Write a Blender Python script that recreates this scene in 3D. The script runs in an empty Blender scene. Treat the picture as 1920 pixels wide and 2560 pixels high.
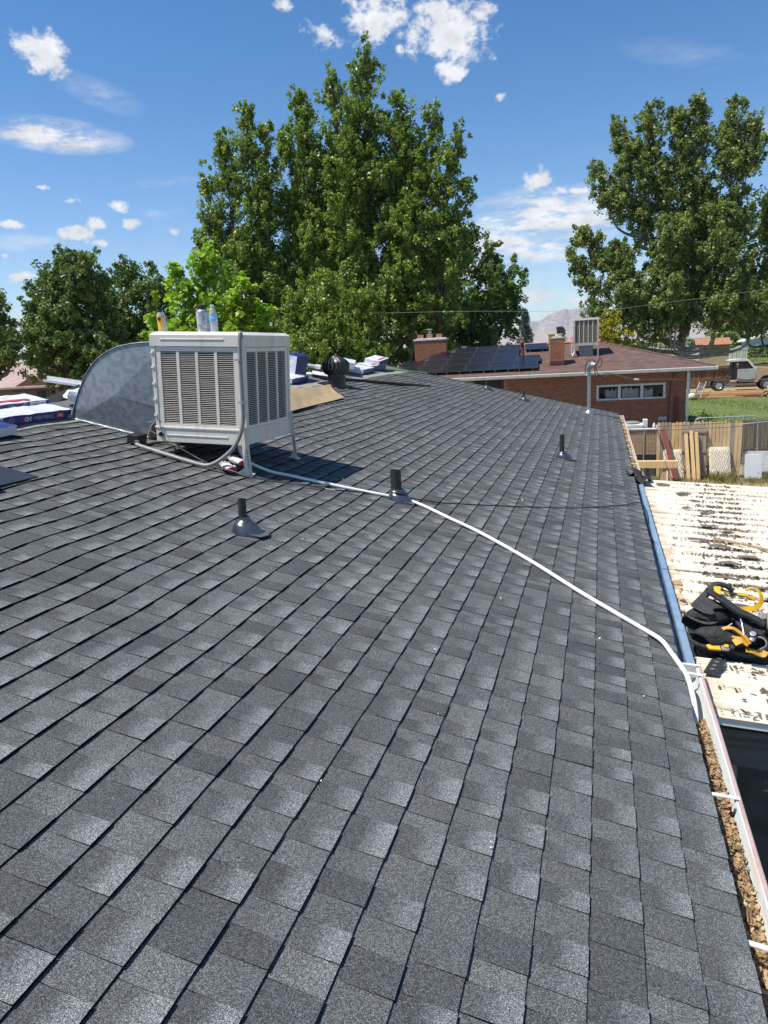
import bpy, math, random
import numpy as np
from mathutils import Matrix, Vector
R = math.radians
random.seed(7)
SC = bpy.context.scene
COL = SC.collection

# ------------------------------------------------------------------ camera, sky, sun, exposure
cam_d = bpy.data.cameras.new('camera'); cam = bpy.data.objects.new('camera', cam_d); COL.objects.link(cam)
SC.camera = cam
_p, _r, _y = .2178, -.0545, -.3015
_F = Vector((math.sin(_y)*math.cos(_p), math.cos(_y)*math.cos(_p), -math.sin(_p)))
_rt = Vector((math.cos(_y), -math.sin(_y), 0)); _up = _rt.cross(_F)
_RT = math.cos(_r)*_rt + math.sin(_r)*_up; _UP = -math.sin(_r)*_rt + math.cos(_r)*_up
cam.matrix_world = Matrix(((_RT.x, _UP.x, -_F.x, -.386), (_RT.y, _UP.y, -_F.y, 0), (_RT.z, _UP.z, -_F.z, 4.42), (0, 0, 0, 1)))
cam_d.sensor_fit = 'HORIZONTAL'; cam_d.sensor_width = 36; cam_d.lens = 33.28
cam_d.clip_start = .05; cam_d.clip_end = 30000

SUN = Vector((-.52, -.30, 1.24)).normalized()
sun_d = bpy.data.lights.new('sun', 'SUN'); sun_d.energy = 5.0; sun_d.angle = R(.53); sun_d.color = (1, .945, .845)
sun = bpy.data.objects.new('sun', sun_d); COL.objects.link(sun); sun.location = (-20, -10, 60)
sun.rotation_euler = SUN.to_track_quat('Z', 'Y').to_euler()
SC.view_settings.view_transform = 'Standard'; SC.view_settings.look = 'None'
SC.view_settings.exposure = .36; SC.view_settings.gamma = 1; SC.view_settings.use_curve_mapping = False

W = bpy.data.worlds.new('World'); SC.world = W; W.use_nodes = True
wn, wl = W.node_tree.nodes, W.node_tree.links
wn.clear()

def wmath(op, a, b=None, c=None, clamp=False):
    n = wn.new('ShaderNodeMath'); n.operation = op; n.use_clamp = clamp
    for i, v in enumerate((a, b, c)):
        if v is None: continue
        if isinstance(v, (int, float)): n.inputs[i].default_value = v
        else: wl.new(v, n.inputs[i])
    return n.outputs[0]

def build_world():
    out = wn.new('ShaderNodeOutputWorld')
    sky = wn.new('ShaderNodeTexSky'); sky.sky_type = 'NISHITA'; sky.sun_disc = False
    sky.sun_elevation = math.asin(SUN.z); sky.sun_rotation = math.atan2(SUN.x, SUN.y)
    sky.altitude = 1400; sky.air_density = 1.0; sky.dust_density = .6; sky.ozone_density = 2.2
    hs = wn.new('ShaderNodeHueSaturation'); hs.inputs['Saturation'].default_value = 1.29
    wl.new(sky.outputs[0], hs.inputs['Color'])
    bg = wn.new('ShaderNodeBackground'); bg.inputs[1].default_value = .122
    wl.new(hs.outputs[0], bg.inputs[0])
    tc = wn.new('ShaderNodeTexCoord'); sp = wn.new('ShaderNodeSeparateXYZ'); wl.new(tc.outputs['Generated'], sp.inputs[0])
    x, y, z = sp.outputs
    az = wmath('ARCTAN2', x, y); el = wmath('ARCSINE', wmath('MINIMUM', wmath('MAXIMUM', z, -1.0), 1.0))
    cv = wn.new('ShaderNodeCombineXYZ'); wl.new(az, cv.inputs[0]); wl.new(el, cv.inputs[1])
    def noise(scale, detail, rough, ys=1.0, off=0.0):
        m = wn.new('ShaderNodeMapping'); m.inputs['Scale'].default_value = (1, ys, 1); m.inputs['Location'].default_value = (off, off*.7, off*.3)
        wl.new(cv.outputs[0], m.inputs[0])
        n = wn.new('ShaderNodeTexNoise'); n.inputs['Scale'].default_value = scale; n.inputs['Detail'].default_value = detail
        n.inputs['Roughness'].default_value = rough; wl.new(m.outputs[0], n.inputs[0]); return n
    puff = noise(44, 8, .66, 1.3); soft = noise(9, 6, .6, 1.1, 3.1); streak = noise(13, 8, .68, 3.6, 5.3)
    # clouds of the day: azimuth, elevation, half sizes, tilt (radians), density, streakiness
    CL = CLOUDS
    dense, thin = None, None
    for (a0, e0, ra, re, rot, amt, kind) in CL:
        da = wmath('SUBTRACT', az, a0); de = wmath('SUBTRACT', el, e0)
        c, s = math.cos(rot), math.sin(rot)
        uu = wmath('DIVIDE', wmath('ADD', wmath('MULTIPLY', da, c), wmath('MULTIPLY', de, s)), ra)
        vv = wmath('DIVIDE', wmath('SUBTRACT', wmath('MULTIPLY', de, c), wmath('MULTIPLY', da, s)), re)
        d = wmath('SQRT', wmath('ADD', wmath('MULTIPLY', uu, uu), wmath('MULTIPLY', vv, vv)))
        e = wmath('SUBTRACT', 1.0, d)
        if kind == 0:
            e = wmath('ADD', e, amt-.84); dense = e if dense is None else wmath('MAXIMUM', dense, e)
        else:
            e = wmath('MULTIPLY', wmath('MAXIMUM', e, 0.0), amt); thin = e if thin is None else wmath('MAXIMUM', thin, e)
    n1 = wmath('SUBTRACT', puff.outputs[0], .5); n2 = wmath('SUBTRACT', soft.outputs[0], .5)
    dd = wmath('ADD', wmath('ADD', dense, wmath('MULTIPLY', n1, 2.9)), wmath('MULTIPLY', n2, 1.3))
    mr = wn.new('ShaderNodeMapRange'); mr.interpolation_type = 'SMOOTHSTEP'
    mr.inputs[1].default_value = .02; mr.inputs[2].default_value = .78; wl.new(dd, mr.inputs[0])
    st = wn.new('ShaderNodeMapRange'); st.interpolation_type = 'SMOOTHSTEP'; st.inputs[1].default_value = .38; st.inputs[2].default_value = .72
    wl.new(streak.outputs[0], st.inputs[0])
    tt = wmath('MULTIPLY', thin, wmath('ADD', wmath('MULTIPLY', st.outputs[0], 1.15), .12))
    # the rest of the sky carries the same scattered fair-weather clouds
    far = wmath('SUBTRACT', 1.0, wmath('MULTIPLY', wmath('COSINE', wmath('ADD', az, .3)), 1.0))
    fm = wn.new('ShaderNodeMapRange'); fm.interpolation_type = 'SMOOTHSTEP'; fm.inputs[1].default_value = .35; fm.inputs[2].default_value = .75
    wl.new(far, fm.inputs[0])
    gen = wn.new('ShaderNodeMapRange'); gen.interpolation_type = 'SMOOTHSTEP'; gen.inputs[1].default_value = .6; gen.inputs[2].default_value = .72
    wl.new(soft.outputs[0], gen.inputs[0])
    mask = wmath('MAXIMUM', wmath('MAXIMUM', mr.outputs[0], tt), wmath('MULTIPLY', gen.outputs[0], fm.outputs[0]))
    # pale humid band low over the horizon, all round
    hz = wmath('MULTIPLY', wmath('POWER', wmath('SUBTRACT', 1.0, wmath('MINIMUM', wmath('MAXIMUM', wmath('DIVIDE', el, .42), 0.0), 1.0)), 2.2), .22)
    mask = wmath('MINIMUM', wmath('MAXIMUM', mask, hz), .97)
    cc = wn.new('ShaderNodeMapRange'); cc.inputs[1].default_value = .25; cc.inputs[2].default_value = .75; cc.inputs[3].default_value = .56; cc.inputs[4].default_value = .88
    wl.new(noise(34, 6, .6, 1.3, 9.0).outputs[0], cc.inputs[0])
    ccol = wn.new('ShaderNodeMix'); ccol.data_type = 'RGBA'; ccol.inputs[6].default_value = (0, 0, 0, 1); ccol.inputs[7].default_value = (.95, .965, 1.0, 1)
    ccol.clamp_factor = False; wl.new(cc.outputs[0], ccol.inputs[0])
    cb = wn.new('ShaderNodeBackground'); cb.inputs[1].default_value = 1.0; wl.new(ccol.outputs[2], cb.inputs[0])
    mx = wn.new('ShaderNodeMixShader'); wl.new(mask, mx.inputs[0]); wl.new(bg.outputs[0], mx.inputs[1]); wl.new(cb.outputs[0], mx.inputs[2])
    wl.new(mx.outputs[0], out.inputs[0])

CLOUDS = [(-0.6804, 0.3479, 0.037, 0.0242, -0.2857, 0.9200000000000002, 0), (-0.3932, 0.4043, 0.0137, 0.0086, -0.0102, 0.8, 0), (-0.3411, 0.3761, 0.0344, 0.0199, -0.1711, 0.6599999999999999, 0), (-0.2762, 0.39, 0.0474, 0.0284, -0.0586, 0.94, 0), (-0.1876, 0.37, 0.0619, 0.0326, -0.295, 0.94, 0), (-0.146, 0.3848, 0.0249, 0.0146, -0.1007, 0.6599999999999999, 0), (-0.1843, 0.333, 0.029, 0.0185, -0.0848, 0.74, 0), (-0.2509, 0.3572, 0.0104, 0.0137, -0.1988, 0.5, 0), (-0.6713, 0.201, 0.0216, 0.009, 0.1535, 0.75, 0), (-0.6169, 0.1968, 0.0171, 0.0102, -0.161, 0.85, 0), (-0.6713, 0.1639, 0.0235, 0.0106, 0.0068, 0.95, 0), (-0.6452, 0.1751, 0.017, 0.0081, -0.1317, 0.8, 0), (-0.6036, 0.177, 0.0167, 0.0075, 0.0005, 0.8, 0), (-0.5536, 0.1665, 0.0167, 0.0096, -0.2672, 0.5, 0), (-0.6445, 0.1529, 0.0284, 0.007, -0.0019, 0.7, 0), (-0.7423, 0.174, 0.023, 0.0087, 0.0235, 0.75, 0), (-0.7373, 0.1147, 0.0244, 0.0102, 0.2583, 0.8, 0), (-0.0801, 0.2058, 0.0267, 0.0147, 0.4928, 0.72, 0), (-0.7012, 0.2142, 0.0174, 0.006, 0.0333, 0.45, 0), (-0.7527, 0.1387, 0.0119, 0.0063, 0.0091, 0.6, 0), (-0.7557, 0.0521, 0.0307, 0.0246, -0.0341, 0.9, 0), (-0.1262, 0.2983, 0.0153, 0.0143, 0.6302, 0.4, 0), (-0.0354, 0.1877, 0.0504, 0.0069, -0.0565, 0.62, 0), (-0.0882, 0.0648, 0.0708, 0.0129, -0.0354, 0.62, 0), (-0.0289, 0.0561, 0.0519, 0.0116, -0.0712, 0.6, 0), (-0.0019, 0.2009, 0.0277, 0.0154, -0.1135, 0.55, 0), (-0.6877, 0.2702, 0.1037, 0.0214, -0.0576, 1.8360000000000003, 1), (-0.6196, 0.3132, 0.0555, 0.0181, -0.2835, 0.45, 1), (-0.5671, 0.2196, 0.0692, 0.0122, 0.1271, 0.5, 1), (-0.5655, 0.1865, 0.0635, 0.0106, 0.0414, 0.45, 1), (-0.0993, 0.143, 0.1507, 0.0584, 0.108, 2.484, 1), (-0.1236, 0.1137, 0.1054, 0.0397, 0.0051, 1.7280000000000004, 1), (-0.088, 0.0823, 0.1108, 0.0344, -0.075, 1.1199999999999999, 1), (0.1721, 0.2285, 0.0409, 0.0193, 0.0023, 0.6, 1), (-0.7256, 0.1529, 0.0889, 0.0157, -0.0298, 0.5, 1), (-0.3549, 0.2377, 0.1023, 0.026, -0.0471, 0.2, 1), (0.1002, 0.3109, 0.1273, 0.0172, -0.2625, 0.18, 1)]
build_world()

# ------------------------------------------------------------------ helpers
WM = {}                                            # world matrix of every thing / part, by object name
def nm(o): return o.name
class MB:
    """collects shapes in world metres; build() links them as one mesh object"""
    def __init__(s): s.v = []; s.f = []; s.m = []; s.uv = None
    def add(s, vs, fs, m=0):
        b = len(s.v); s.v.extend([tuple(q) for q in vs]); s.f.extend([tuple(b+i for i in f) for f in fs]); s.m.extend([m]*len(fs)); return s
    def box(s, c, d, rot=None, m=0):
        x, y, z = d[0]/2, d[1]/2, d[2]/2; c = Vector(c)
        P = [Vector(q) for q in ((-x,-y,-z),(x,-y,-z),(x,y,-z),(-x,y,-z),(-x,-y,z),(x,-y,z),(x,y,z),(-x,y,z))]
        if rot is not None: P = [rot @ q for q in P]
        return s.add([c+q for q in P], [(3,2,1,0),(4,5,6,7),(0,1,5,4),(1,2,6,5),(2,3,7,6),(3,0,4,7)], m)
    def bar(s, p, q, w, h, up=(0,0,1), m=0):
        p, q = Vector(p), Vector(q); d = (q-p); L = d.length; d.normalize(); u = Vector(up)
        side = d.cross(u)
        if side.length < 1e-4: side = d.cross(Vector((1,0,0)))
        side.normalize(); u = side.cross(d)
        return s.box((p+q)/2, (L, w, h), Matrix((d, side, u)).transposed(), m)
    def tube(s, pts, r, n=8, m=0, cap=True):
        pts = [Vector(q) for q in pts]; k = len(pts); rr = r if isinstance(r, (list, tuple)) else [r]*k
        vs = []; ref = None
        for i, q in enumerate(pts):
            d = (pts[min(i+1, k-1)]-pts[max(i-1, 0)]).normalized()
            if ref is None:
                ref = d.cross(Vector((0,0,1)))
                if ref.length < .1: ref = d.cross(Vector((1,0,0)))
            a = (ref - d*ref.dot(d)).normalized(); ref = a; b = d.cross(a)
            vs += [q + (a*math.cos(t)+b*math.sin(t))*rr[i] for t in [2*math.pi*j/n for j in range(n)]]
        fs = [(i*n+j, i*n+(j+1) % n, (i+1)*n+(j+1) % n, (i+1)*n+j) for i in range(k-1) for j in range(n)]
        if cap: fs += [tuple(range(n-1, -1, -1)), tuple((k-1)*n+j for j in range(n))]
        return s.add(vs, fs, m)
    def lathe(s, c, prof, n=20, axis=None, m=0):
        c = Vector(c); M = Matrix.Identity(3) if axis is None else Vector(axis).to_track_quat('Z', 'Y').to_matrix()
        vs = [c + M @ Vector((r*math.cos(2*math.pi*j/n), r*math.sin(2*math.pi*j/n), z)) for r, z in prof for j in range(n)]
        k = len(prof)
        fs = [(i*n+j, i*n+(j+1) % n, (i+1)*n+(j+1) % n, (i+1)*n+j) for i in range(k-1) for j in range(n)]
        if prof[0][0] > 1e-5: fs.append(tuple(range(n-1, -1, -1)))
        if prof[-1][0] > 1e-5: fs.append(tuple((k-1)*n+j for j in range(n)))
        return s.add(vs, fs, m)
    def prism(s, poly, d, m=0):
        poly = [Vector(q) for q in poly]; d = Vector(d); n = len(poly)
        return s.add(poly+[q+d for q in poly], [tuple(range(n-1, -1, -1)), tuple(range(n, 2*n))]+[(i, (i+1) % n, n+(i+1) % n, n+i) for i in range(n)], m)
    def ribbon(s, pts, wv, t, m=0):
        """flat strap: pts = centre line, wv = half-width vectors (one or many), t = thickness"""
        pts = [Vector(q) for q in pts]; k = len(pts); wv = [Vector(w) for w in (wv if isinstance(wv[0], (list, tuple, Vector)) else [wv]*k)]
        vs = []
        for i, q in enumerate(pts):
            d = (pts[min(i+1, k-1)]-pts[max(i-1, 0)]).normalized(); nrm = d.cross(wv[i]).normalized()*t/2
            vs += [q-wv[i]-nrm, q+wv[i]-nrm, q+wv[i]+nrm, q-wv[i]+nrm]
        fs = [(i*4+j, i*4+(j+1) % 4, (i+1)*4+(j+1) % 4, (i+1)*4+j) for i in range(k-1) for j in range(4)]+[(3,2,1,0), tuple((k-1)*4+j for j in range(4))]
        return s.add(vs, fs, m)
    def build(s, name, mats, parent=None, smooth=None, base=None, bevel=None):
        if not isinstance(mats, (list, tuple)): mats = [mats]
        me = bpy.data.meshes.new(name); V = np.array(s.v, float)
        o = bpy.data.objects.new(name, me); COL.objects.link(o)
        if parent is not None:
            o.parent = parent; Mw = WM[parent.name]
        else:
            if base is None:
                lo, hi = V.min(0), V.max(0); base = ((lo[0]+hi[0])/2, (lo[1]+hi[1])/2, lo[2])
            Mw = Matrix.Translation(base); o.matrix_world = Mw
        WM[o.name] = Mw
        I = np.array(Mw.inverted()); V = V @ I[:3, :3].T + I[:3, 3]
        me.from_pydata(V.tolist(), [], s.f)
        for q in mats: me.materials.append(q)
        if any(s.m): me.polygons.foreach_set('material_index', s.m)
        if smooth is not None:
            me.polygons.foreach_set('use_smooth', [True]*len(s.f)); me.set_sharp_from_angle(angle=R(smooth))
        me.update()
        if bevel:
            b = o.modifiers.new('bevel', 'BEVEL'); b.width = bevel; b.segments = 2; b.limit_method = 'ANGLE'; b.angle_limit = R(40)
        return o

def tag(o, label=None, cat=None, group=None, kind=None):
    if label: o['label'] = label
    if cat: o['category'] = cat
    if group: o['group'] = group
    if kind: o['kind'] = kind
    return o
def thing(name, label, cat, loc=(0,0,0), rot=None, group=None):
    o = bpy.data.objects.new(name, None); COL.objects.link(o); o.empty_display_size = .1
    M = Matrix.Translation(loc) @ (rot.to_4x4() if rot is not None else Matrix.Identity(4)); o.matrix_world = M; WM[o.name] = M
    return tag(o, label, cat, group)
def copy_tree(o, M, parent=None):
    c = o.copy(); COL.objects.link(c)
    if parent is None: c.matrix_world = M; WM[c.name] = M
    else: c.parent = parent; WM[c.name] = WM[parent.name]
    for ch in [q for q in o.children]: copy_tree(ch, None, c)
    return c

# ------------------------------------------------------------------ materials
def newmat(name):
    m = bpy.data.materials.new(name); m.use_nodes = True; nt = m.node_tree; nt.nodes.clear()
    out = nt.nodes.new('ShaderNodeOutputMaterial'); b = nt.nodes.new('ShaderNodeBsdfPrincipled'); nt.links.new(b.outputs[0], out.inputs[0])
    return m, nt, b, out
def N(nt, t, **kw):
    n = nt.nodes.new('ShaderNode'+t)
    for k, v in kw.items():
        if k.startswith('i_'):
            key = k[2:]; key = int(key) if key.isdigit() else key.replace('_', ' ')
            n.inputs[key].default_value = v
        else: setattr(n, k, v)
    return n
def coords(nt, scale=(1,1,1), rot=(0,0,0)):
    tc = N(nt, 'TexCoord'); mp = N(nt, 'Mapping'); mp.inputs['Scale'].default_value = scale; mp.inputs['Rotation'].default_value = rot
    nt.links.new(tc.outputs['Object'], mp.inputs[0]); return mp.outputs[0]
def mixc(nt, f, a, b, mode='MIX'):
    n = N(nt, 'Mix', data_type='RGBA', blend_type=mode)
    for i, v in ((0, f), (6, a), (7, b)):
        if isinstance(v, (int, float)): n.inputs[i].default_value = v
        elif isinstance(v, (tuple, list)): n.inputs[i].default_value = tuple(v)+((1,) if len(v) == 3 else ())
        else: nt.links.new(v, n.inputs[i])
    return n.outputs[2]
def ramp(nt, v, lo, hi, smooth=True):
    n = N(nt, 'MapRange'); n.interpolation_type = 'SMOOTHSTEP' if smooth else 'LINEAR'; n.inputs[1].default_value = lo; n.inputs[2].default_value = hi
    nt.links.new(v, n.inputs[0]); return n.outputs[0]
def nz(nt, vec, scale, detail=4, rough=.55):
    n = N(nt, 'TexNoise'); n.inputs['Scale'].default_value = scale; n.inputs['Detail'].default_value = detail; n.inputs['Roughness'].default_value = rough
    nt.links.new(vec, n.inputs[0]); return n.outputs[0]
def bump(nt, b, h, strength=.3, dist=.01):
    n = N(nt, 'Bump'); n.inputs['Strength'].default_value = strength; n.inputs['Distance'].default_value = dist
    nt.links.new(h, n.inputs['Height']); nt.links.new(n.outputs[0], b.inputs['Normal'])
def simple(name, c, rough=.6, metal=0, c2=None, scale=6, stretch=(1,1,1), lo=.35, hi=.7, bmp=0, bscale=None, bdist=.004, spec=.5, detail=5, piece=0):
    """base colour c worn towards c2 by noise, fine relief, optional per-object value shift"""
    m, nt, b, out = newmat(name)
    b.inputs['Roughness'].default_value = rough; b.inputs['Metallic'].default_value = metal; b.inputs['Specular IOR Level'].default_value = spec
    v = coords(nt, stretch)
    if c2 is None: c2 = tuple(q*.8 for q in c)
    col = mixc(nt, ramp(nt, nz(nt, v, scale, detail, .6), lo, hi), c, c2)
    if piece:
        oi = N(nt, 'ObjectInfo'); hsv = N(nt, 'HueSaturation'); mr = N(nt, 'MapRange'); mr.inputs[3].default_value = 1-piece; mr.inputs[4].default_value = 1+piece
        nt.links.new(oi.outputs['Random'], mr.inputs[0]); nt.links.new(mr.outputs[0], hsv.inputs['Value']); nt.links.new(col, hsv.inputs['Color']); col = hsv.outputs[0]
    nt.links.new(col, b.inputs['Base Color'])
    if bmp: bump(nt, b, nz(nt, v, bscale or scale*4, 5, .6), bmp, bdist)
    return m

def shingle_mat():
    m, nt, b, out = newmat('shingle granules')
    b.inputs['Roughness'].default_value = .88; b.inputs['Specular IOR Level'].default_value = .28
    at = N(nt, 'Attribute', attribute_name='tone'); uv = N(nt, 'UVMap')
    sp = N(nt, 'SeparateColor'); nt.links.new(at.outputs['Color'], sp.inputs[0]); su = N(nt, 'SeparateXYZ'); nt.links.new(uv.outputs[0], su.inputs[0])
    v = coords(nt)
    n_mid = nz(nt, v, 28, 4, .6); n_big = nz(nt, v, 1.6, 3, .5)
    base = mixc(nt, sp.outputs[0], (.058, .062, .065), (.102, .108, .109))
    # pale granule blend in the lower half of a tab
    vv = N(nt, 'Math', operation='MULTIPLY_ADD'); nt.links.new(n_mid, vv.inputs[0]); vv.inputs[1].default_value = .34; nt.links.new(su.outputs[1], vv.inputs[2])
    f = ramp(nt, vv.outputs[0], .80, .30)
    uu = N(nt, 'Math', operation='MULTIPLY_ADD'); nt.links.new(n_mid, uu.inputs[0]); uu.inputs[1].default_value = .3; nt.links.new(su.outputs[0], uu.inputs[2])
    fu = N(nt, 'Math', operation='MULTIPLY'); nt.links.new(f, fu.inputs[0]); nt.links.new(ramp(nt, uu.outputs[0], .22, .50), fu.inputs[1]); f = f
    ff = N(nt, 'Math', operation='MULTIPLY'); nt.links.new(f, ff.inputs[0]); nt.links.new(sp.outputs[1], ff.inputs[1])
    base = mixc(nt, ff.outputs[0], base, (.158, .167, .170))
    br = mixc(nt, sp.outputs[2], (.98, .99, 1.012), (1.012, 1.0, .98))
    base = mixc(nt, .5, base, br, 'MULTIPLY')
    base = mixc(nt, ramp(nt, n_big, .3, .75), base, mixc(nt, 1.0, base, (.84, .84, .85), 'MULTIPLY'))
    # granules
    vo = N(nt, 'TexVoronoi'); vo.inputs['Scale'].default_value = 620; nt.links.new(v, vo.inputs[0])
    vc = N(nt, 'SeparateColor'); nt.links.new(vo.outputs['Color'], vc.inputs[0])
    g2 = nz(nt, v, 150, 2, .7)
    k = N(nt, 'Math', operation='POWER'); nt.links.new(vc.outputs[0], k.inputs[0]); k.inputs[1].default_value = 2.2
    gm = mixc(nt, k.outputs[0], (.36, .36, .375), (2.95, 2.95, 2.95))
    gg = N(nt, 'MapRange'); gg.inputs[1].default_value = .3; gg.inputs[2].default_value = .7; gg.inputs[3].default_value = .72; gg.inputs[4].default_value = 1.32; nt.links.new(g2, gg.inputs[0])
    base = mixc(nt, .92, base, gm, 'MULTIPLY')
    cg = N(nt, 'CombineColor'); [nt.links.new(gg.outputs[0], cg.inputs[i]) for i in range(3)]
    base = mixc(nt, 1.0, base, cg.outputs[0], 'MULTIPLY')
    nt.links.new(base, b.inputs['Base Color'])
    bump(nt, b, vc.outputs[1], .45, .0025)
    return m
M = {}
M['shingle'] = shingle_mat()
M['asphalt'] = simple('black asphalt edge', (.006, .006, .006), .95, spec=.1)
M['felt'] = simple('underlayment felt', (.085, .088, .092), .75, c2=(.14, .14, .14), scale=3, stretch=(1, .4, 1), bmp=.4, bscale=5, bdist=.02)
M['headlap'] = simple('shingle headlap', (.30, .30, .25), .85, c2=(.20, .20, .18), scale=9, bmp=.2)
M['wood'] = simple('raw wood', (.42, .29, .16), .75, c2=(.30, .19, .10), scale=5, stretch=(8, 8, .6), bmp=.2)
M['whitepaint'] = simple('white paint', (.78, .78, .76), .45, c2=(.70, .69, .66), scale=4)
M['cooler'] = simple('cream enamel', (.69, .645, .565), .42, c2=(.565, .51, .42), scale=5, stretch=(1.6, 1.6, .22), lo=.48, hi=.78, bmp=.05, bscale=30)
M['coolertop'] = simple('cream enamel top', (.78, .77, .73), .4, c2=(.68, .66, .61), scale=3)
M['pad'] = simple('cooler pad', (.062, .043, .030), .95, c2=(.03, .021, .015), scale=40, bmp=.6, bscale=60, bdist=.01)
M['galv'] = simple('galvanised sheet', (.27, .295, .31), .5, .5, c2=(.20, .222, .238), scale=22, lo=.42, hi=.6, detail=3, bmp=.08, bscale=3, bdist=.02)
M['steel'] = simple('grey zinc pipe', (.45, .47, .49), .42, .7, c2=(.36, .38, .40), scale=9)
M['conduit'] = simple('grey conduit', (.27, .265, .255), .5, c2=(.21, .205, .195), scale=14)
M['blackplastic'] = simple('black plastic', (.014, .014, .015), .5, c2=(.022, .022, .023), scale=20)
M['blackpipe'] = simple('black vent pipe', (.022, .022, .023), .62, c2=(.035, .035, .035), scale=30)
M['leadpaint'] = simple('black painted flashing', (.10, .105, .115), .30, .75, c2=(.17, .175, .185), scale=14, lo=.4, hi=.65, bmp=.25, bscale=9, bdist=.01)
M['platefilm'] = simple('grit dusted flashing', (.075, .078, .085), .5, c2=(.11, .112, .118), scale=60)
M['turbine'] = simple('black turbine metal', (.014, .014, .015), .38, .0, c2=(.02, .02, .021), scale=12, spec=.6)
M['pvc'] = simple('white hose', (.80, .80, .80), .38, c2=(.72, .72, .71), scale=10)
M['cable'] = simple('black cable', (.012, .012, .013), .55)
M['kraft'] = simple('kraft cardboard', (.50, .36, .21), .8, c2=(.42, .29, .165), scale=5, bmp=.12, bscale=8, bdist=.01)
M['wrapblue'] = simple('blue wrapper', (.018, .025, .16), .35, c2=(.03, .04, .20), scale=14, bmp=.3, bscale=16, bdist=.01)
M['wrapwhite'] = simple('white wrapper', (.74, .75, .78), .35, c2=(.60, .61, .66), scale=9, bmp=.8, bscale=12, bdist=.02)
M['wrapred'] = simple('red wrapper', (.55, .03, .035), .4)
M['inkwhite'] = simple('white ink', (.80, .80, .82), .5)
M['inkgrey'] = simple('pale grey ink', (.42, .44, .60), .5)
M['glove'] = simple('white cotton', (.66, .65, .64), .9, c2=(.42, .41, .41), scale=18, bmp=.6, bscale=26, bdist=.01)
M['gloved'] = simple('grey rubber coat', (.35, .36, .38), .8, c2=(.20, .20, .21), scale=18)
M['red'] = simple('red cuff', (.50, .02, .05), .8)
M['green'] = simple('green rope', (.20, .52, .12), .6)
M['bluepaint'] = simple('blue metal', (.15, .255, .40), .5, c2=(.23, .33, .45), scale=8, lo=.3, hi=.75, bmp=.15, bscale=10)
M['patio'] = None
M['litter'] = simple('dry leaf litter', (.33, .19, .085), .9, c2=(.15, .09, .05), scale=20, piece=0)
M['guttin'] = simple('weathered gutter paint', (.62, .66, .66), .5, c2=(.60, .50, .40), scale=5, stretch=(4, .7, 4), lo=.45, hi=.75)
M['gutlip'] = simple('faded pink gutter lip', (.46, .33, .31), .55, c2=(.37, .25, .235), scale=6)
M['concrete'] = simple('stained concrete', (.13, .125, .115), .9, c2=(.22, .21, .195), scale=2, bmp=.2)
M['dirt'] = simple('dry dirt', (.30, .22, .14), .95, c2=(.34, .29, .15), scale=1.3, bmp=.5, bscale=14, bdist=.03)
M['ground'] = simple('valley ground', (.17, .155, .10), .95, c2=(.09, .105, .05), scale=.05, lo=.35, hi=.65)
M['grass'] = None
M['brickm'] = simple('mortar', (.36, .27, .215), .9, c2=(.28, .20, .16), scale=8)
M['fascia'] = simple('dark fascia', (.05, .05, .055), .6)
M['rust'] = simple('painted dark red', (.13, .03, .03), .7)
M['glass'] = None

def attr_mat(name, cols, rough=.8, attr='v', spec=.4, scale=20, amt=.25, bmp=.3):
    """colour picked per piece by a face attribute, with grain noise on top"""
    m, nt, b, out = newmat(name); b.inputs['Roughness'].default_value = rough; b.inputs['Specular IOR Level'].default_value = spec
    at = N(nt, 'Attribute', attribute_name=attr); cr = N(nt, 'ValToRGB'); e = cr.color_ramp.elements
    for i, c in enumerate(cols):
        p = i/(len(cols)-1)
        if i == 0: q = e[0]; q.position = 0
        elif i == len(cols)-1: q = e[len(e)-1]; q.position = 1
        else: q = e.new(p)
        q.color = tuple(c)+(1,)
    nt.links.new(at.outputs['Fac'], cr.inputs[0]); v = coords(nt); n = nz(nt, v, scale, 4, .6)
    col = mixc(nt, ramp(nt, n, .3, .75), cr.outputs[0], mixc(nt, 1.0, cr.outputs[0], (1-amt*1.6,)*3, 'MULTIPLY'))
    nt.links.new(col, b.inputs['Base Color'])
    if bmp: bump(nt, b, n, bmp, .006)
    return m
M['brick'] = attr_mat('red brick', [(.30, .115, .062), (.40, .165, .09), (.34, .135, .075), (.46, .20, .11)], scale=30)
M['brickwall'] = attr_mat('brown brick', [(.27, .105, .062), (.36, .15, .088), (.31, .125, .075), (.40, .18, .108)], scale=30)
M['debris'] = attr_mat('torn shingle dirt', [(.06, .05, .042), (.14, .105, .075), (.24, .17, .11), (.10, .088, .078)], scale=60)
M['leaflit'] = attr_mat('brown leaf litter', [(.17, .10, .05), (.50, .33, .17), (.34, .21, .10), (.60, .45, .27), (.09, .075, .065)], scale=60)

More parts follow.
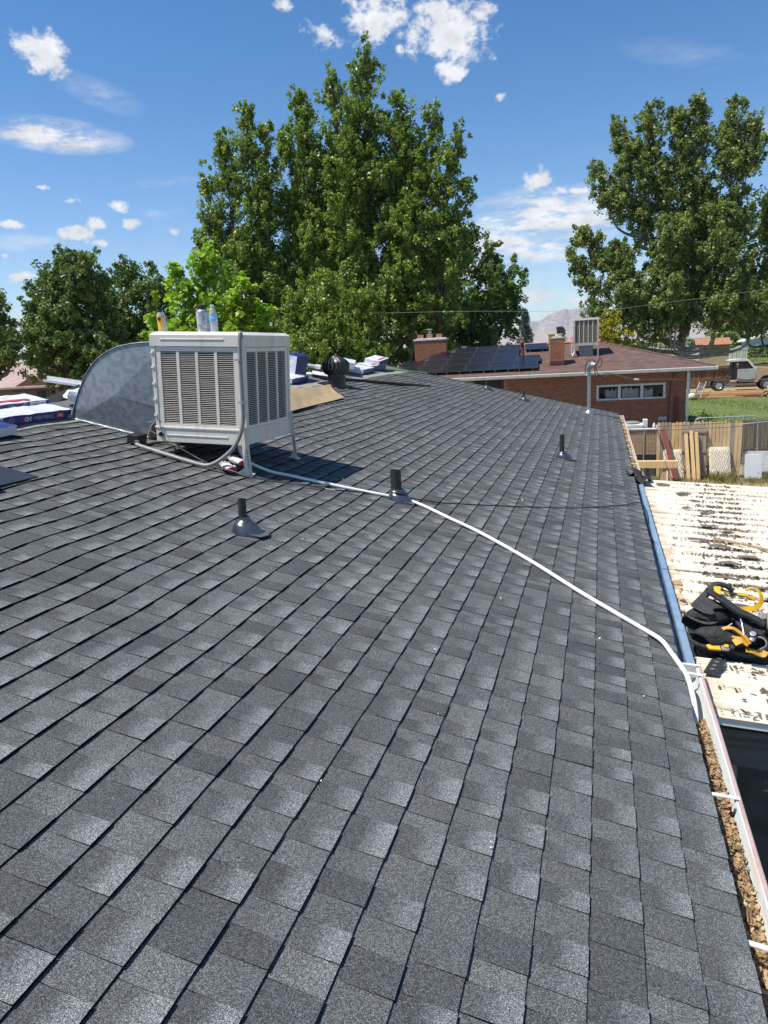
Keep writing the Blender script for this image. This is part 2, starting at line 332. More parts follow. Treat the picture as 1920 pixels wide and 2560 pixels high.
def leaf_mat(name, cols, rough=.42, trans=.32):
    m, nt, b, out = newmat(name); b.inputs['Roughness'].default_value = rough; b.inputs['Specular IOR Level'].default_value = .45
    at = N(nt, 'Attribute', attribute_name='v'); cr = N(nt, 'ValToRGB'); e = cr.color_ramp.elements
    for i, c in enumerate(cols):
        q = e[0] if i == 0 else (e[len(e)-1] if i == len(cols)-1 else e.new(i/(len(cols)-1))); q.position = i/(len(cols)-1); q.color = tuple(c)+(1,)
    nt.links.new(at.outputs['Fac'], cr.inputs[0]); nt.links.new(cr.outputs[0], b.inputs['Base Color'])
    t = N(nt, 'BsdfTranslucent'); nt.links.new(mixc(nt, 1.0, cr.outputs[0], (1.35, 1.5, .7), 'MULTIPLY'), t.inputs[0])
    mx = N(nt, 'MixShader'); mx.inputs[0].default_value = trans; nt.links.new(b.outputs[0], mx.inputs[1]); nt.links.new(t.outputs[0], mx.inputs[2])
    nt.links.new(mx.outputs[0], out.inputs[0]); return m
M['poplar'] = leaf_mat('poplar leaves', [(0.076, 0.132, 0.025), (0.143, 0.221, 0.036), (0.231, 0.307, 0.055), (0.420, 0.481, 0.119)])
M['dark'] = leaf_mat('dark round-tree leaves', [(0.054, 0.109, 0.031), (0.089, 0.159, 0.039), (0.143, 0.222, 0.050), (0.232, 0.310, 0.069)])
M['olive'] = leaf_mat('olive leaves', [(0.089, 0.134, 0.024), (0.158, 0.227, 0.037), (0.232, 0.311, 0.050), (0.342, 0.420, 0.085)])
M['ash'] = leaf_mat('ash leaves', [(0.069, 0.123, 0.034), (0.105, 0.168, 0.043), (0.152, 0.218, 0.055), (0.239, 0.297, 0.084)], trans=.26)
M['lime'] = leaf_mat('lime leaves', [(.13, .22, .02), (.22, .34, .025), (.30, .43, .04), (.38, .50, .08)], trans=.42)
M['syc'] = leaf_mat('grey green leaves', [(0.079, 0.121, 0.040), (0.148, 0.206, 0.057), (0.248, 0.292, 0.084), (0.420, 0.444, 0.162)])
M['yellow'] = leaf_mat('yellow leaves', [(.20, .20, .02), (.36, .33, .03), (.46, .42, .05), (.12, .15, .02)])
M['spruce'] = leaf_mat('blue spruce needles', [(.05, .085, .075), (.085, .125, .115), (.12, .165, .155), (.045, .07, .06)], trans=.12)
M['hedge'] = leaf_mat('hedge leaves', [(.08, .15, .02), (.14, .23, .03), (.20, .30, .04), (.05, .10, .02)])
M['bark'] = simple('grey bark', (.17, .145, .115), .9, c2=(.08, .065, .05), scale=7, stretch=(1, 1, .25), bmp=.8, bscale=12, bdist=.03)
M['palebark'] = simple('pale bark', (.42, .39, .34), .85, c2=(.20, .17, .14), scale=3, stretch=(1, 1, .4), bmp=.4)
M['weed'] = leaf_mat('weeds', [(.10, .12, .03), (.20, .19, .06), (.34, .28, .12), (.07, .11, .02)], trans=.2)

def glass_mat():
    m, nt, b, out = newmat('window glass')
    g = N(nt, 'BsdfGlossy'); g.inputs['Roughness'].default_value = .02; g.inputs[0].default_value = (.9, .95, 1, 1)
    t = N(nt, 'BsdfTransparent'); t.inputs[0].default_value = (.80, .84, .83, 1); fr = N(nt, 'Fresnel'); fr.inputs[0].default_value = 1.6
    mx = N(nt, 'MixShader'); nt.links.new(fr.outputs[0], mx.inputs[0]); nt.links.new(t.outputs[0], mx.inputs[1]); nt.links.new(g.outputs[0], mx.inputs[2])
    nt.links.new(mx.outputs[0], out.inputs[0]); return m
M['glass'] = glass_mat()

def patio_mat():
    m, nt, b, out = newmat('weathered white corrugated sheet'); b.inputs['Roughness'].default_value = .5
    v = coords(nt); vs = coords(nt, (1.1, 9, 1)); sx = N(nt, 'SeparateXYZ'); nt.links.new(v, sx.inputs[0])
    col = mixc(nt, ramp(nt, nz(nt, vs, 2.2, 7, .7), .5, .72), (.735, .675, .56), (.56, .465, .34))
    edge = N(nt, 'Math', operation='MULTIPLY_ADD'); nt.links.new(nz(nt, v, 7, 5, .65), edge.inputs[0]); edge.inputs[1].default_value = -.5; nt.links.new(sx.outputs[0], edge.inputs[2])
    col = mixc(nt, ramp(nt, edge.outputs[0], -1.98, -2.24), col, (.42, .24, .11))
    col = mixc(nt, ramp(nt, nz(nt, vs, 9, 6, .7), .60, .70), col, (.25, .19, .14))
    # grime lying in the pans along each rib
    fy = N(nt, 'Math', operation='FRACT'); dv = N(nt, 'Math', operation='DIVIDE'); nt.links.new(sx.outputs[1], dv.inputs[0]); dv.inputs[1].default_value = .25; nt.links.new(dv.outputs[0], fy.inputs[0])
    wob = N(nt, 'Math', operation='MULTIPLY_ADD'); nt.links.new(nz(nt, vs, 5, 5, .7), wob.inputs[0]); wob.inputs[1].default_value = .16; nt.links.new(fy.outputs[0], wob.inputs[2])
    g1 = ramp(nt, wob.outputs[0], .86, .93); g2 = ramp(nt, wob.outputs[0], 1.0, .95); gm = N(nt, 'Math', operation='MULTIPLY'); nt.links.new(g1, gm.inputs[0]); nt.links.new(g2, gm.inputs[1])
    ga = N(nt, 'Math', operation='MULTIPLY'); nt.links.new(gm.outputs[0], ga.inputs[0]); nt.links.new(ramp(nt, nz(nt, coords(nt, (.8, 1.5, 1)), 2.2, 4, .6), .45, .60), ga.inputs[1])
    col = mixc(nt, ga.outputs[0], col, (.19, .15, .11))
    nt.links.new(col, b.inputs['Base Color']); return m
M['patio'] = patio_mat()
def grass_mat():
    m, nt, b, out = newmat('mown lawn'); b.inputs['Roughness'].default_value = .9; b.inputs['Specular IOR Level'].default_value = .2
    v = coords(nt); s = coords(nt, (1, .35, 1))
    col = mixc(nt, ramp(nt, nz(nt, s, .9, 6, .65), .3, .7), (.115, .165, .045), (.18, .22, .07))
    col = mixc(nt, ramp(nt, nz(nt, v, 9, 5, .7), .42, .7), col, (.085, .125, .035)); nt.links.new(col, b.inputs['Base Color'])
    bump(nt, b, nz(nt, v, 14, 6, .7), .8, .08); return m
M['grass'] = grass_mat()
def roofred_mat():
    m, nt, b, out = newmat('brown red roof shingles'); b.inputs['Roughness'].default_value = .9; b.inputs['Specular IOR Level'].default_value = .2
    v = coords(nt); bk = N(nt, 'TexBrick'); nt.links.new(v, bk.inputs[0])
    bk.inputs['Scale'].default_value = 1; bk.inputs['Brick Width'].default_value = .33; bk.inputs['Row Height'].default_value = .143; bk.inputs['Mortar Size'].default_value = .006
    bk.inputs['Color1'].default_value = (.150, .094, .078, 1); bk.inputs['Color2'].default_value = (.085, .055, .048, 1); bk.inputs['Mortar'].default_value = (.04, .025, .022, 1); bk.offset = .37
    col = mixc(nt, ramp(nt, nz(nt, coords(nt, (1, 3, 1)), 2.4, 4, .6), .35, .7), bk.outputs[0], (.19, .125, .105)); nt.links.new(mixc(nt, .55, bk.outputs[0], col), b.inputs['Base Color'])
    bump(nt, b, bk.outputs['Fac'], -.4, .01); return m
M['roofred'] = roofred_mat()
def solar_mat():
    m, nt, b, out = newmat('solar cells'); b.inputs['Roughness'].default_value = .22; b.inputs['Specular IOR Level'].default_value = .22
    bk = N(nt, 'TexBrick'); nt.links.new(coords(nt), bk.inputs[0]); bk.offset = 0
    bk.inputs['Scale'].default_value = 1; bk.inputs['Brick Width'].default_value = .16; bk.inputs['Row Height'].default_value = .16; bk.inputs['Mortar Size'].default_value = .004
    bk.inputs['Color1'].default_value = (.012, .012, .016, 1); bk.inputs['Color2'].default_value = (.016, .018, .03, 1); bk.inputs['Mortar'].default_value = (.028, .029, .036, 1)
    nt.links.new(bk.outputs[0], b.inputs['Base Color']); return m
M['solar'] = solar_mat()
def mountain_mat():
    m, nt, b, out = newmat('desert cliffs'); b.inputs['Roughness'].default_value = .95; b.inputs['Specular IOR Level'].default_value = .1
    v = coords(nt); sx = N(nt, 'SeparateXYZ'); nt.links.new(v, sx.inputs[0])
    h = N(nt, 'Math', operation='MULTIPLY_ADD'); nt.links.new(nz(nt, v, .006, 5, .6), h.inputs[0]); h.inputs[1].default_value = 120; nt.links.new(sx.outputs[2], h.inputs[2])
    col = mixc(nt, ramp(nt, h.outputs[0], 110, 250), (.34, .285, .25), (.22, .20, .20))
    col = mixc(nt, ramp(nt, nz(nt, coords(nt, (1, 1, 9)), .012, 6, .65), .45, .65), col, (.40, .34, .29))
    nt.links.new(col, b.inputs['Base Color']); return m
M['mountain'] = mountain_mat()

# ------------------------------------------------------------------ ground, lawn, hills
def sheet(name, x0, x1, y0, y1, z, mat, nx=1, ny=1, fn=None, kind='structure'):
    b = MB(); vs = []
    for j in range(ny+1):
        for i in range(nx+1):
            x = x0+(x1-x0)*i/nx; y = y0+(y1-y0)*j/ny; vs.append((x, y, z+(fn(x, y) if fn else 0)))
    b.add(vs, [(j*(nx+1)+i, j*(nx+1)+i+1, (j+1)*(nx+1)+i+1, (j+1)*(nx+1)+i) for j in range(ny) for i in range(nx)])
    o = b.build(name, mat, base=(0, 0, 0)); o['kind'] = kind; return o
sheet('ground', -9000, 9000, -2000, 9000, 0, M['ground'])
sheet('dirt_yard', -30, 30, 9, 31, .006, M['dirt'], 60, 44, lambda x, y: .03*math.sin(x*1.7)*math.sin(y*1.3)+.032)
sheet('lawn', 3.2, 34, 31.5, 57.5, .012, M['grass'], 40, 40, lambda x, y: .03*math.sin(x*1.1+y*.4)+.03)
sheet('patio_slab', -.6, 6, 2.2, 10.5, .02, M['concrete'])
def hillfn(x, y):
    t = max(0., min(1., (y-66)/9)); t = t*t*(3-2*t); return 1.75*t + .25*math.sin(x*.11+y*.07)*t
o = sheet('terrace_hill', -90, 110, 57.6, 150, .05, M['grass'], 50, 40, hillfn)
def mountains():
    rng = random.Random(3); b = MB(); nx, ny = 190, 26
    prof = [(-9000, 60), (-3000, 140), (-1500, 120), (-1000, 95), (-860, 118), (-760, 150), (-640, 196), (-560, 205), (-500, 214), (-430, 262), (-385, 278), (-330, 300), (-200, 296), (-60, 262), (80, 240), (280, 215), (620, 200), (1170, 230), (2000, 260), (4000, 200), (9000, 120)]
    xs = [p[0] for p in prof]; hs = [p[1] for p in prof]; ph = [rng.uniform(0, 6.3) for _ in range(30)]
    X = np.concatenate([np.linspace(-7000, -1200, 40, endpoint=False), np.linspace(-1200, 1600, 120, endpoint=False), np.linspace(1600, 7000, nx+1-160)])
    vs = []
    for j in range(ny+1):
        t = j/ny; y = 5000+1700*t
        for x in X:
            H = np.interp(x, xs, hs)*.94
            rid = sum(math.sin(x*.011*(1.6**k)+ph[k]+t*2.0*k)/(1.35**k) for k in range(7))*.10
            g = min(1, t*1.12)
            h = H*(g**1.5*(1+rid*(1-g*.75)) if t < .9 else 1.0 - (t-.9)*2.2 + rid*.12)
            cl = .10*H*(1/(1+math.exp(-(g-.72)*26)))
            vs.append((x, y+60*math.sin(x*.004), max(0., h+cl*(1 if t < .9 else .9)) - 2))
    b.add(vs, [(j*(nx+1)+i, j*(nx+1)+i+1, (j+1)*(nx+1)+i+1, (j+1)*(nx+1)+i) for j in range(ny) for i in range(nx)])
    o = b.build('mountains', M['mountain'], base=(0, 5000, 0)); o['kind'] = 'structure'
mountains()

# ------------------------------------------------------------------ the house whose roof we stand on
TH, EZ = .2396, 2.8
U_ = Vector((-math.cos(TH), 0, math.sin(TH))); N_ = Vector((math.sin(TH), 0, math.cos(TH)))
ROT = Matrix((-U_, Vector((0, 1, 0)), N_)).transposed()       # local x down the slope, y along the eave, z out of the roof
def RF(s, y, h=0.): return Vector((0, y, EZ)) + U_*s + N_*h
SR, Y0, Y1 = 5.67, -3.0, 17.32
XR = -SR*math.cos(TH)
house = thing('house', 'low house whose half shingled dark grey roof fills the foreground', 'house', (XR, 7, 0))
b = MB(); b.box((XR, 7.2, 1.28), (11.3, 19.2, 2.55)); b.build('wall', simple('stucco', (.46, .40, .33), .9), house)
b = MB()
b.prism([RF(-.0, Y0, -.03), RF(SR, Y0, -.03), Vector((2*XR, Y0, EZ-.02)), Vector((2*XR+.1, Y0, EZ-.14)), RF(SR, Y0, -.16), RF(.02, Y0, -.15)], (0, Y1-Y0, 0))
roof = b.build('roof', M['fascia'], house)
rs = random.Random(11)
WPH = [rs.uniform(0, 6.28) for _ in range(8)]
def sag(s, y):
    a = .0022+.0042*min(1, max(0, s)/4.6)
    return a*(math.sin(y*6.283/.61+WPH[0]+.9*math.sin(s*.9))*.55+math.sin(y*6.283/1.27+WPH[1]+s*.8)*.8+math.sin(y*6.283/2.6+WPH[2]-s*.5)*.9+.5*math.sin(s*2.9+WPH[3])) - .004
EXPO, A0, NC = .143, -.0188, 35
Cw = Vector((-.386, 0, 4.42))
def scr(P):
    d = Vector(P)-Cw; z = d.dot(_F)
    if z < .3: return None
    return (960+1775*d.dot(_RT)/z, 1280-1775*d.dot(_UP)/z, z)
def shingle_geo(n, y0, L):
    s0 = A0+EXPO*n + rs.uniform(-.0012, .0012); vs, fs, mi, tone, uv = [], [], [], [], []
    y = y0+.001; hi = rs.random() < .5; end = y0+L-.0015; skew = rs.uniform(-.0012, .0012)
    hb0 = rs.uniform(-.0006, .0012)
    while y < end-.01:
        w = rs.choice((.075, .085, .095, .105, .115, .135)) if hi else rs.choice((.06, .07, .085, .095, .11, .14))
        ye = min(end, y+w)
        if end-ye < .045: ye = end
        k = rs.random()
        if hi: tn, bl = rs.uniform(.0, .4), (rs.uniform(.55, 1.) if k < .8 else rs.uniform(0, .2))
        else: tn, bl = rs.uniform(.45, 1.), (rs.uniform(.15, .45) if k < .25 else 0.)
        if k > .93: tn, bl = rs.uniform(0, .2), 0.
        warm = rs.random()
        hb = (.0118 if hi else .0078)+hb0; st = s0+(0 if hi else rs.uniform(.0005, .002)); back = s0+.156
        b_ = len(vs); yg = y; yf = ye-(.0024 if hi and ye < end-.01 else 0)
        for (ss, yy, hh) in ((st, yg, hb), (st, yf, hb), (back, yf, .0006), (back, yg, .0006), (st, yg, -.004), (st, yf, -.004), (st, yg, hb), (st, yf, hb)):
            vs.append(RF(ss+skew*(yy-y0), yy, hh+sag(ss, yy)))
        fs += [(b_, b_+1, b_+2, b_+3), (b_+4, b_+5, b_+7, b_+6), (b_+6, b_+3, b_+4), (b_+5, b_+2, b_+7)]; mi += [0, 1, 1, 1]
        tone += [(tn, bl, warm, 1)]*8
        uv += [(0, 0), (1, 0), (1, 1), (0, 1)] + [(0, 0)]*10
        y = ye; hi = not hi
    return vs, fs, mi, tone, uv
def shingle_obj(name, g, parent):
    vs, fs, mi, tone, uv = g
    b = MB(); b.v = [tuple(q) for q in vs]; b.f = fs; b.m = mi
    o = b.build(name, [M['shingle'], M['asphalt']], parent); me = o.data
    at = me.attributes.new('tone', 'FLOAT_COLOR', 'POINT'); at.data.foreach_set('color', np.array(tone, np.float32).ravel())
    ul = me.uv_layers.new(name='UVMap'); ul.data.foreach_set('uv', np.array(uv, np.float32).ravel()); return o
SH = []
for n in range(NC):
    y = Y0 - (n*.173+rs.uniform(0, .12)) % 1.0
    while y < Y1:
        ya, yb = max(Y0, y), min(Y1, y+1.0)
        if yb-ya > .03:
            c = scr(RF(A0+EXPO*(n+.5), (ya+yb)/2)); area = 0
            p4 = [scr(RF(A0+EXPO*(n+i), yy)) for i in (0, 1) for yy in (ya, yb)]
            if all(p4) and any(-40 < q[0] < 1960 and 0 < q[1] < 2600 for q in p4):
                q = p4; area = .5*abs((q[3][0]-q[0][0])*(q[2][1]-q[1][1])-(q[3][1]-q[0][1])*(q[2][0]-q[1][0]))
            SH.append((area, n, ya, yb-ya))
        y += 1.0
SH.sort(reverse=True)
rest = ([], [], [], [], [])
for i, (ar, n, ya, L) in enumerate(SH):
    g = shingle_geo(n, ya, L)
    if i < 290: shingle_obj('shingle', g, roof)
    else:
        k = len(rest[0]); rest[0].extend(g[0]); rest[1].extend([tuple(k+q for q in f) for f in g[1]]); rest[2].extend(g[2]); rest[3].extend(g[3]); rest[4].extend(g[4])
shingle_obj('shingle', rest, roof)['kind'] = 'stuff'
def roofgrid(name, s0, s1, y0, y1, ns, ny, fn, mat, parent):
    b = MB(); vs = [RF(s0+(s1-s0)*i/ns, y0+(y1-y0)*j/ny, fn(s0+(s1-s0)*i/ns, y0+(y1-y0)*j/ny)) for j in range(ny+1) for i in range(ns+1)]
    b.add(vs, [(j*(ns+1)+i+1, j*(ns+1)+i, (j+1)*(ns+1)+i, (j+1)*(ns+1)+i+1) for j in range(ny) for i in range(ns)])
    return b.build(name, mat, parent, smooth=40)
roofgrid('underlayment', 4.97, SR, Y0, Y1, 8, 130, lambda s, y: sag(s, y)+.004+.006*max(0, math.sin(y*3.1+s*2))*math.sin(s*5+y)**2, M['felt'], roof)
roofgrid('headlap_strip', 4.985, 5.15, Y0, Y1, 2, 130, lambda s, y: sag(s, y)+.0105, M['headlap'], roof)
b = MB(); b.bar(RF(-.02, Y1+.012, -.05), RF(SR, Y1+.012, -.05), .02, .13, N_); b.bar((2*XR, Y1+.012, EZ-.06), RF(SR, Y1+.012, -.05), .02, .13)
b.build('rake_board', simple('rake trim', (.10, .10, .105), .5), roof)
b = MB(); b.box((-.045, 7.15, EZ-.11), (.03, 20.2, .16)); b.build('fascia_board', simple('fascia paint', (.23, .12, .11), .6), house)

# near gutter: trough with faded lip, leaf litter in it
def trough(name, y0, y1, xb, xf, zb, zt, mat, parent, lip=None, t=.004):
    b = MB(); n = max(2, int((y1-y0)/.4)); rg = random.Random(int(y0*10)+5)
    prof = [(xb, zt+.0), (xb, zb), (xf-.035, zb), (xf-.012, zb+.03), (xf, zt), (xf-.012, zt+.004), (xf-.016, zt-.008)]
    prof2 = prof+[(x-(t if x > (xb+xf)/2 else -t), z+(t if z < zt-.02 else 0)) for x, z in reversed(prof)]
    vs = []
    for j in range(n+1):
        y = y0+(y1-y0)*j/n; w = rg.uniform(-.002, .002)
        vs += [(x+(w if x > xb+.03 else 0), y, z) for x, z in prof]
    k = len(prof); b.add(vs, [(j*k+i, j*k+i+1, (j+1)*k+i+1, (j+1)*k+i) for j in range(n) for i in range(k-1)])
    for yy in (y0, y1): b.add([(x, yy, z) for x, z in prof[:5]], [(0, 1, 2, 3, 4)])
    o = b.build(name, mat, parent, smooth=35)
    return o
g1 = trough('gutter', -2.9, 3.72, .002, .115, 2.655, 2.765, M['guttin'], house)
b = MB(); b.tube([(.118+random.uniform(-.002, .002), y, 2.767) for y in np.linspace(-2.9, 3.72, 20)], .0075, 8); b.build('gutter_lip', M['gutlip'], g1, smooth=60)
for y in (3.69, 3.60, 2.55, 1.86, 1.1, .3):
    b = MB(); dy = random.uniform(-.03, .0); b.bar((-.02, y, 2.783), (.118, y+dy, 2.776), .017, .004); b.bar((.116, y+dy, 2.776), (.124, y+dy, 2.74), .017, .004, (1, 0, 0))
    b.build('gutter_strap', M['whitepaint'], g1)
g2 = trough('gutter', 9.35, Y1-.05, .004, .125, 2.66, 2.768, simple('sun bleached gutter', (.66, .58, .49), .5, c2=(.56, .45, .34), scale=4), house)
for y in np.arange(9.6, 17.2, .62):
    b = MB(); b.bar((-.01, y, 2.784), (.128, y-.02, 2.778), .022, .004); b.build('gutter_strap', M['whitepaint'], g2)
# blue flashing between roof edge and patio cover
bl = MB()
for ya, yb, dz in ((3.75, 5.55, .0), (5.55, 6.35, .005), (6.35, 9.2, 0)):
    bl.box((.097, (ya+yb)/2, 2.712+dz), (.036, yb-ya-.006, .008)); bl.box((.038, (ya+yb)/2, 2.650+dz), (.080, yb-ya-.006, .006)); bl.box((.077, (ya+yb)/2, 2.682+dz), (.005, yb-ya-.006, .058))
    bl.box((.116, (ya+yb)/2, 2.700+dz), (.005, yb-ya-.006, .026))
bl.build('blue_flashing', M['bluepaint'], house, bevel=.002)

# ---- flakes: many small irregular chips in one object
def flakes(name, pts, sizes, mat, kind='stuff', flat=.35, seed=1, base=None, rectangular=1.6):
    rg = np.random.default_rng(seed); P = np.asarray(pts, float); n = len(P); k = 5
    ang = (np.arange(k)*2*np.pi/k)[None, :]+rg.uniform(0, 6.28, (n, 1))+rg.uniform(-.35, .35, (n, k))
    rad = np.asarray(sizes)[:, None]*rg.uniform(.55, 1.0, (n, k)); loc = np.stack([np.cos(ang)*rad*rectangular, np.sin(ang)*rad, np.zeros((n, k))], -1)
    yaw = rg.uniform(0, 6.28, n); tilt = rg.normal(0, flat, (n, 2)); c, s = np.cos(yaw), np.sin(yaw)
    x = loc[..., 0]*c[:, None]-loc[..., 1]*s[:, None]; y = loc[..., 0]*s[:, None]+loc[..., 1]*c[:, None]
    z = x*tilt[:, :1]+y*tilt[:, 1:]+np.abs(rg.normal(0, .1, (n, k)))*np.asarray(sizes)[:, None]
    V = (P[:, None, :]+np.stack([x, y, z], -1)).reshape(-1, 3)
    if base is None: base = (float(V[:, 0].mean()), float(V[:, 1].mean()), float(V[:, 2].min()))
    me = bpy.data.meshes.new(name); me.vertices.add(n*k); me.vertices.foreach_set('co', (V-np.array(base)).ravel())
    me.loops.add(n*k); me.loops.foreach_set('vertex_index', np.arange(n*k, dtype=np.int32)); me.polygons.add(n)
    me.polygons.foreach_set('loop_start', np.arange(0, n*k, k, dtype=np.int32)); me.polygons.foreach_set('loop_total', np.full(n, k, np.int32))
    me.update(calc_edges=True); at = me.attributes.new('v', 'FLOAT', 'FACE'); at.data.foreach_set('value', rg.uniform(0, 1, n).astype(np.float32))
    me.materials.append(mat); o = bpy.data.objects.new(name, me); COL.objects.link(o); o.location = base; WM[o.name] = Matrix.Translation(base)
    if kind: o['kind'] = kind
    return o
rg = np.random.default_rng(4)
def litter(y0, y1, n, sz, seed, x0=.012, x1=.095, z=2.69):
    y = rg.uniform(y0, y1, n); x = rg.uniform(x0, x1, n)
    zz = z+.012*np.sin(y*3.1)+rg.uniform(0, .022, n)-.018*np.abs((x-.05)/.05)
    return np.stack([x, y, zz], 1), rg.uniform(sz*.4, sz, n)
P, S = litter(1.0, 3.25, 5200, .011, 1); tag(flakes('leaf_litter', P, S, M['leaflit'], seed=2), 'dry brown leaves and twigs packed along the near roof gutter', 'leaf litter', kind='stuff')
bt_ = MB(); rt_ = random.Random(41)
for k in range(170):
    y = rt_.uniform(1.0, 3.2); x = rt_.uniform(.02, .09); a = rt_.uniform(0, 6.28); L = rt_.uniform(.012, .035); z = 2.715+rt_.uniform(0, .014); d = Vector((math.cos(a)*L*.6, math.sin(a)*L, rt_.uniform(-.006, .006))); bt_.tube([Vector((x, y, z))-d, Vector((x, y, z+.004)), Vector((x, y, z))+d], [.0014, .0018, .001], 4)
tag(bt_.build('dry_twigs', simple('dry twig', (.30, .20, .11), .9, c2=(.18, .12, .07), scale=30)), 'thin dry twigs mixed into the leaf litter of the near gutter', 'twigs', kind='stuff')
P, S = litter(1.0, 3.25, 420, .012, 6, z=2.705); tag(flakes('fallen_leaves', P, S, M['leaflit'], seed=12, rectangular=1.2, flat=.6), 'larger brown leaves and grey chips on top of the near gutter litter', 'leaves', kind='stuff')
P, S = litter(9.4, 17.0, 2600, .016, 2, .01, .11, 2.70); tag(flakes('leaf_litter', P, S, M['leaflit'], seed=3), 'dry tan debris lying in the far gutter past the patio cover', 'leaf litter', kind='stuff')
b = MB(); b.box((.055, 2.15, 2.678), (.09, 2.3, .012)); b.build('litter_bed', M['litter'], house)

# ------------------------------------------------------------------ patio cover of white corrugated sheets
pc = thing('patio_cover', 'white corrugated metal patio cover littered with dark roofing debris', 'patio cover', (2, 6.5, 0))
PX0, PX1, PY0, PY1, PS = .14, 4.2, 3.38, 9.62, math.tan(.07)
def pz(x): return 2.67-(x)*PS
def corr(y0, y1, off):
    ys = []; p = .25
    y = math.ceil((y0-.02)/p)*p
    prof = [(y0, 0)]
    while y < y1-.03:
        for dy, h in ((-.026, 0), (-.012, .024), (.012, .024), (.026, 0), (.095, 0), (.105, .005), (.120, .005), (.130, 0)):
            if y0 < y+dy < y1: prof.append((y+dy, h))
        y += p
    prof.append((y1, 0)); prof.sort()
    b = MB(); xs = [PX0, .9, 2.0, 3.1, PX1]; vs = [(x, y, pz(x)+h+off) for x in xs for y, h in prof]; k = len(prof)
    vs2 = [(x, y, z-.004) for x, y, z in vs]; m = len(vs)
    b.add(vs+vs2, [(i*k+j, (i+1)*k+j, (i+1)*k+j+1, i*k+j+1) for i in range(4) for j in range(k-1)]+[(m+i*k+j+1, m+(i+1)*k+j+1, m+(i+1)*k+j, m+i*k+j) for i in range(4) for j in range(k-1)])
    for i in range(k-1): b.add([vs[i], vs[i+1], vs2[i+1], vs2[i]], [(0, 1, 2, 3)])
    return b
y = PY0; j = 0
while y < PY1-.05:
    ye = min(PY1, y+.78); corr(y, ye+.012, .004*(j % 2)).build('roof_sheet', M['patio'], pc); y = ye; j += 1
b = MB(); b.bar((.16, PY0+.03, pz(.16)-.026), (4.1, PY0+.03, pz(4.1)-.026), .045, .034); b.build('edge_trim', M['whitepaint'], pc)
b = MB(); b.bar((.16, PY0+.14, pz(.16)-.20), (4.1, PY0+.14, pz(4.1)-.20), .09, .19); b.build('beam', simple('weathered grey timber', (.13, .127, .12), .85, c2=(.08, .078, .075), scale=4, stretch=(.5, 8, 8), bmp=.3), pc)
for x, yy in ((.25, 3.6), (3.9, 3.6), (.25, 9.4), (3.9, 9.4)):
    b = MB(); b.box((x, yy, (pz(x)-.3)/2), (.09, .09, pz(x)-.3)); b.build('post', simple('post paint', (.30, .29, .28), .7), pc)
b = MB(); b.box((2.1, PY1-.08, pz(2.1)-.14), (3.9, .05, .14)); b.build('beam', simple('far beam', (.45, .44, .42), .8), pc)
# things standing in the dark under the cover
t = thing('storage_shelf', 'dark storage shelf standing in the shade under the patio cover', 'shelf', (1.35, 7.6, .02))
b = MB(); [b.box((x, y, .85), (.05, .05, 1.66)) for x in (.95, 1.75) for y in (7.35, 7.85)]; b.build('frame', M['blackplastic'], t)
for z in (.3, .9, 1.5): b = MB(); b.box((1.35, 7.6, z), (.86, .56, .03)); b.build('shelf_board', M['wood'], t)
# dirt, granules and torn bits in the pans of the sheets
def debris():
    pts, sz = [], []
    r = np.random.default_rng(9)
    for k in range(14, 39):
        yb = k*.25
        for _ in range(250):
            f = r.random(); x = .16+abs(r.normal(0, 1))*.0
            x0 = .52+.30*(yb-5)/3 if yb > 4.2 else .5
            x = r.normal(x0, .27) if f < .8 else r.uniform(.18, 2.6)
            if x < .17 or x > 3.8 or yb < 3.45 or yb > 9.55: continue
            if yb < 4.3 and r.random() < .62: continue
            if yb > 8.4 and r.random() < .3: continue
            y = yb - .04 - abs(r.normal(0, .022)) if r.random() < .8 else yb-r.uniform(.02, .2)
            y = min(9.6, max(3.40, y)); pts.append((x, y, pz(x)+.009+r.uniform(0, .007))); sz.append(r.uniform(.003, .011)*(1.3 if abs(x-x0) < .22 else .8))
    return np.array(pts), np.array(sz)
P, S = debris(); tag(flakes('roof_debris', P, S, M['debris'], seed=8, flat=.5), 'dark granules and shingle crumbs strewn over the white patio cover', 'debris', kind='stuff')
r2 = random.Random(21)
SCR = [(.34, 9.25, .13), (.55, 8.75, .12), (.62, 8.35, .08), (.50, 7.95, .07), (.66, 7.75, .09), (.62, 7.2, .10), (.74, 7.0, .10), (.47, 6.65, .11), (.62, 6.45, .12), (.8, 6.2, .13), (.62, 5.95, .11), (.95, 5.9, .10), (.52, 5.55, .12), (.70, 5.4, .09), (.80, 5.1, .10), (.17, 4.92, .035), (.66, 3.72, .06), (.80, 3.75, .05), (.52, 3.6, .05), (1.02, 4.9, .09)]
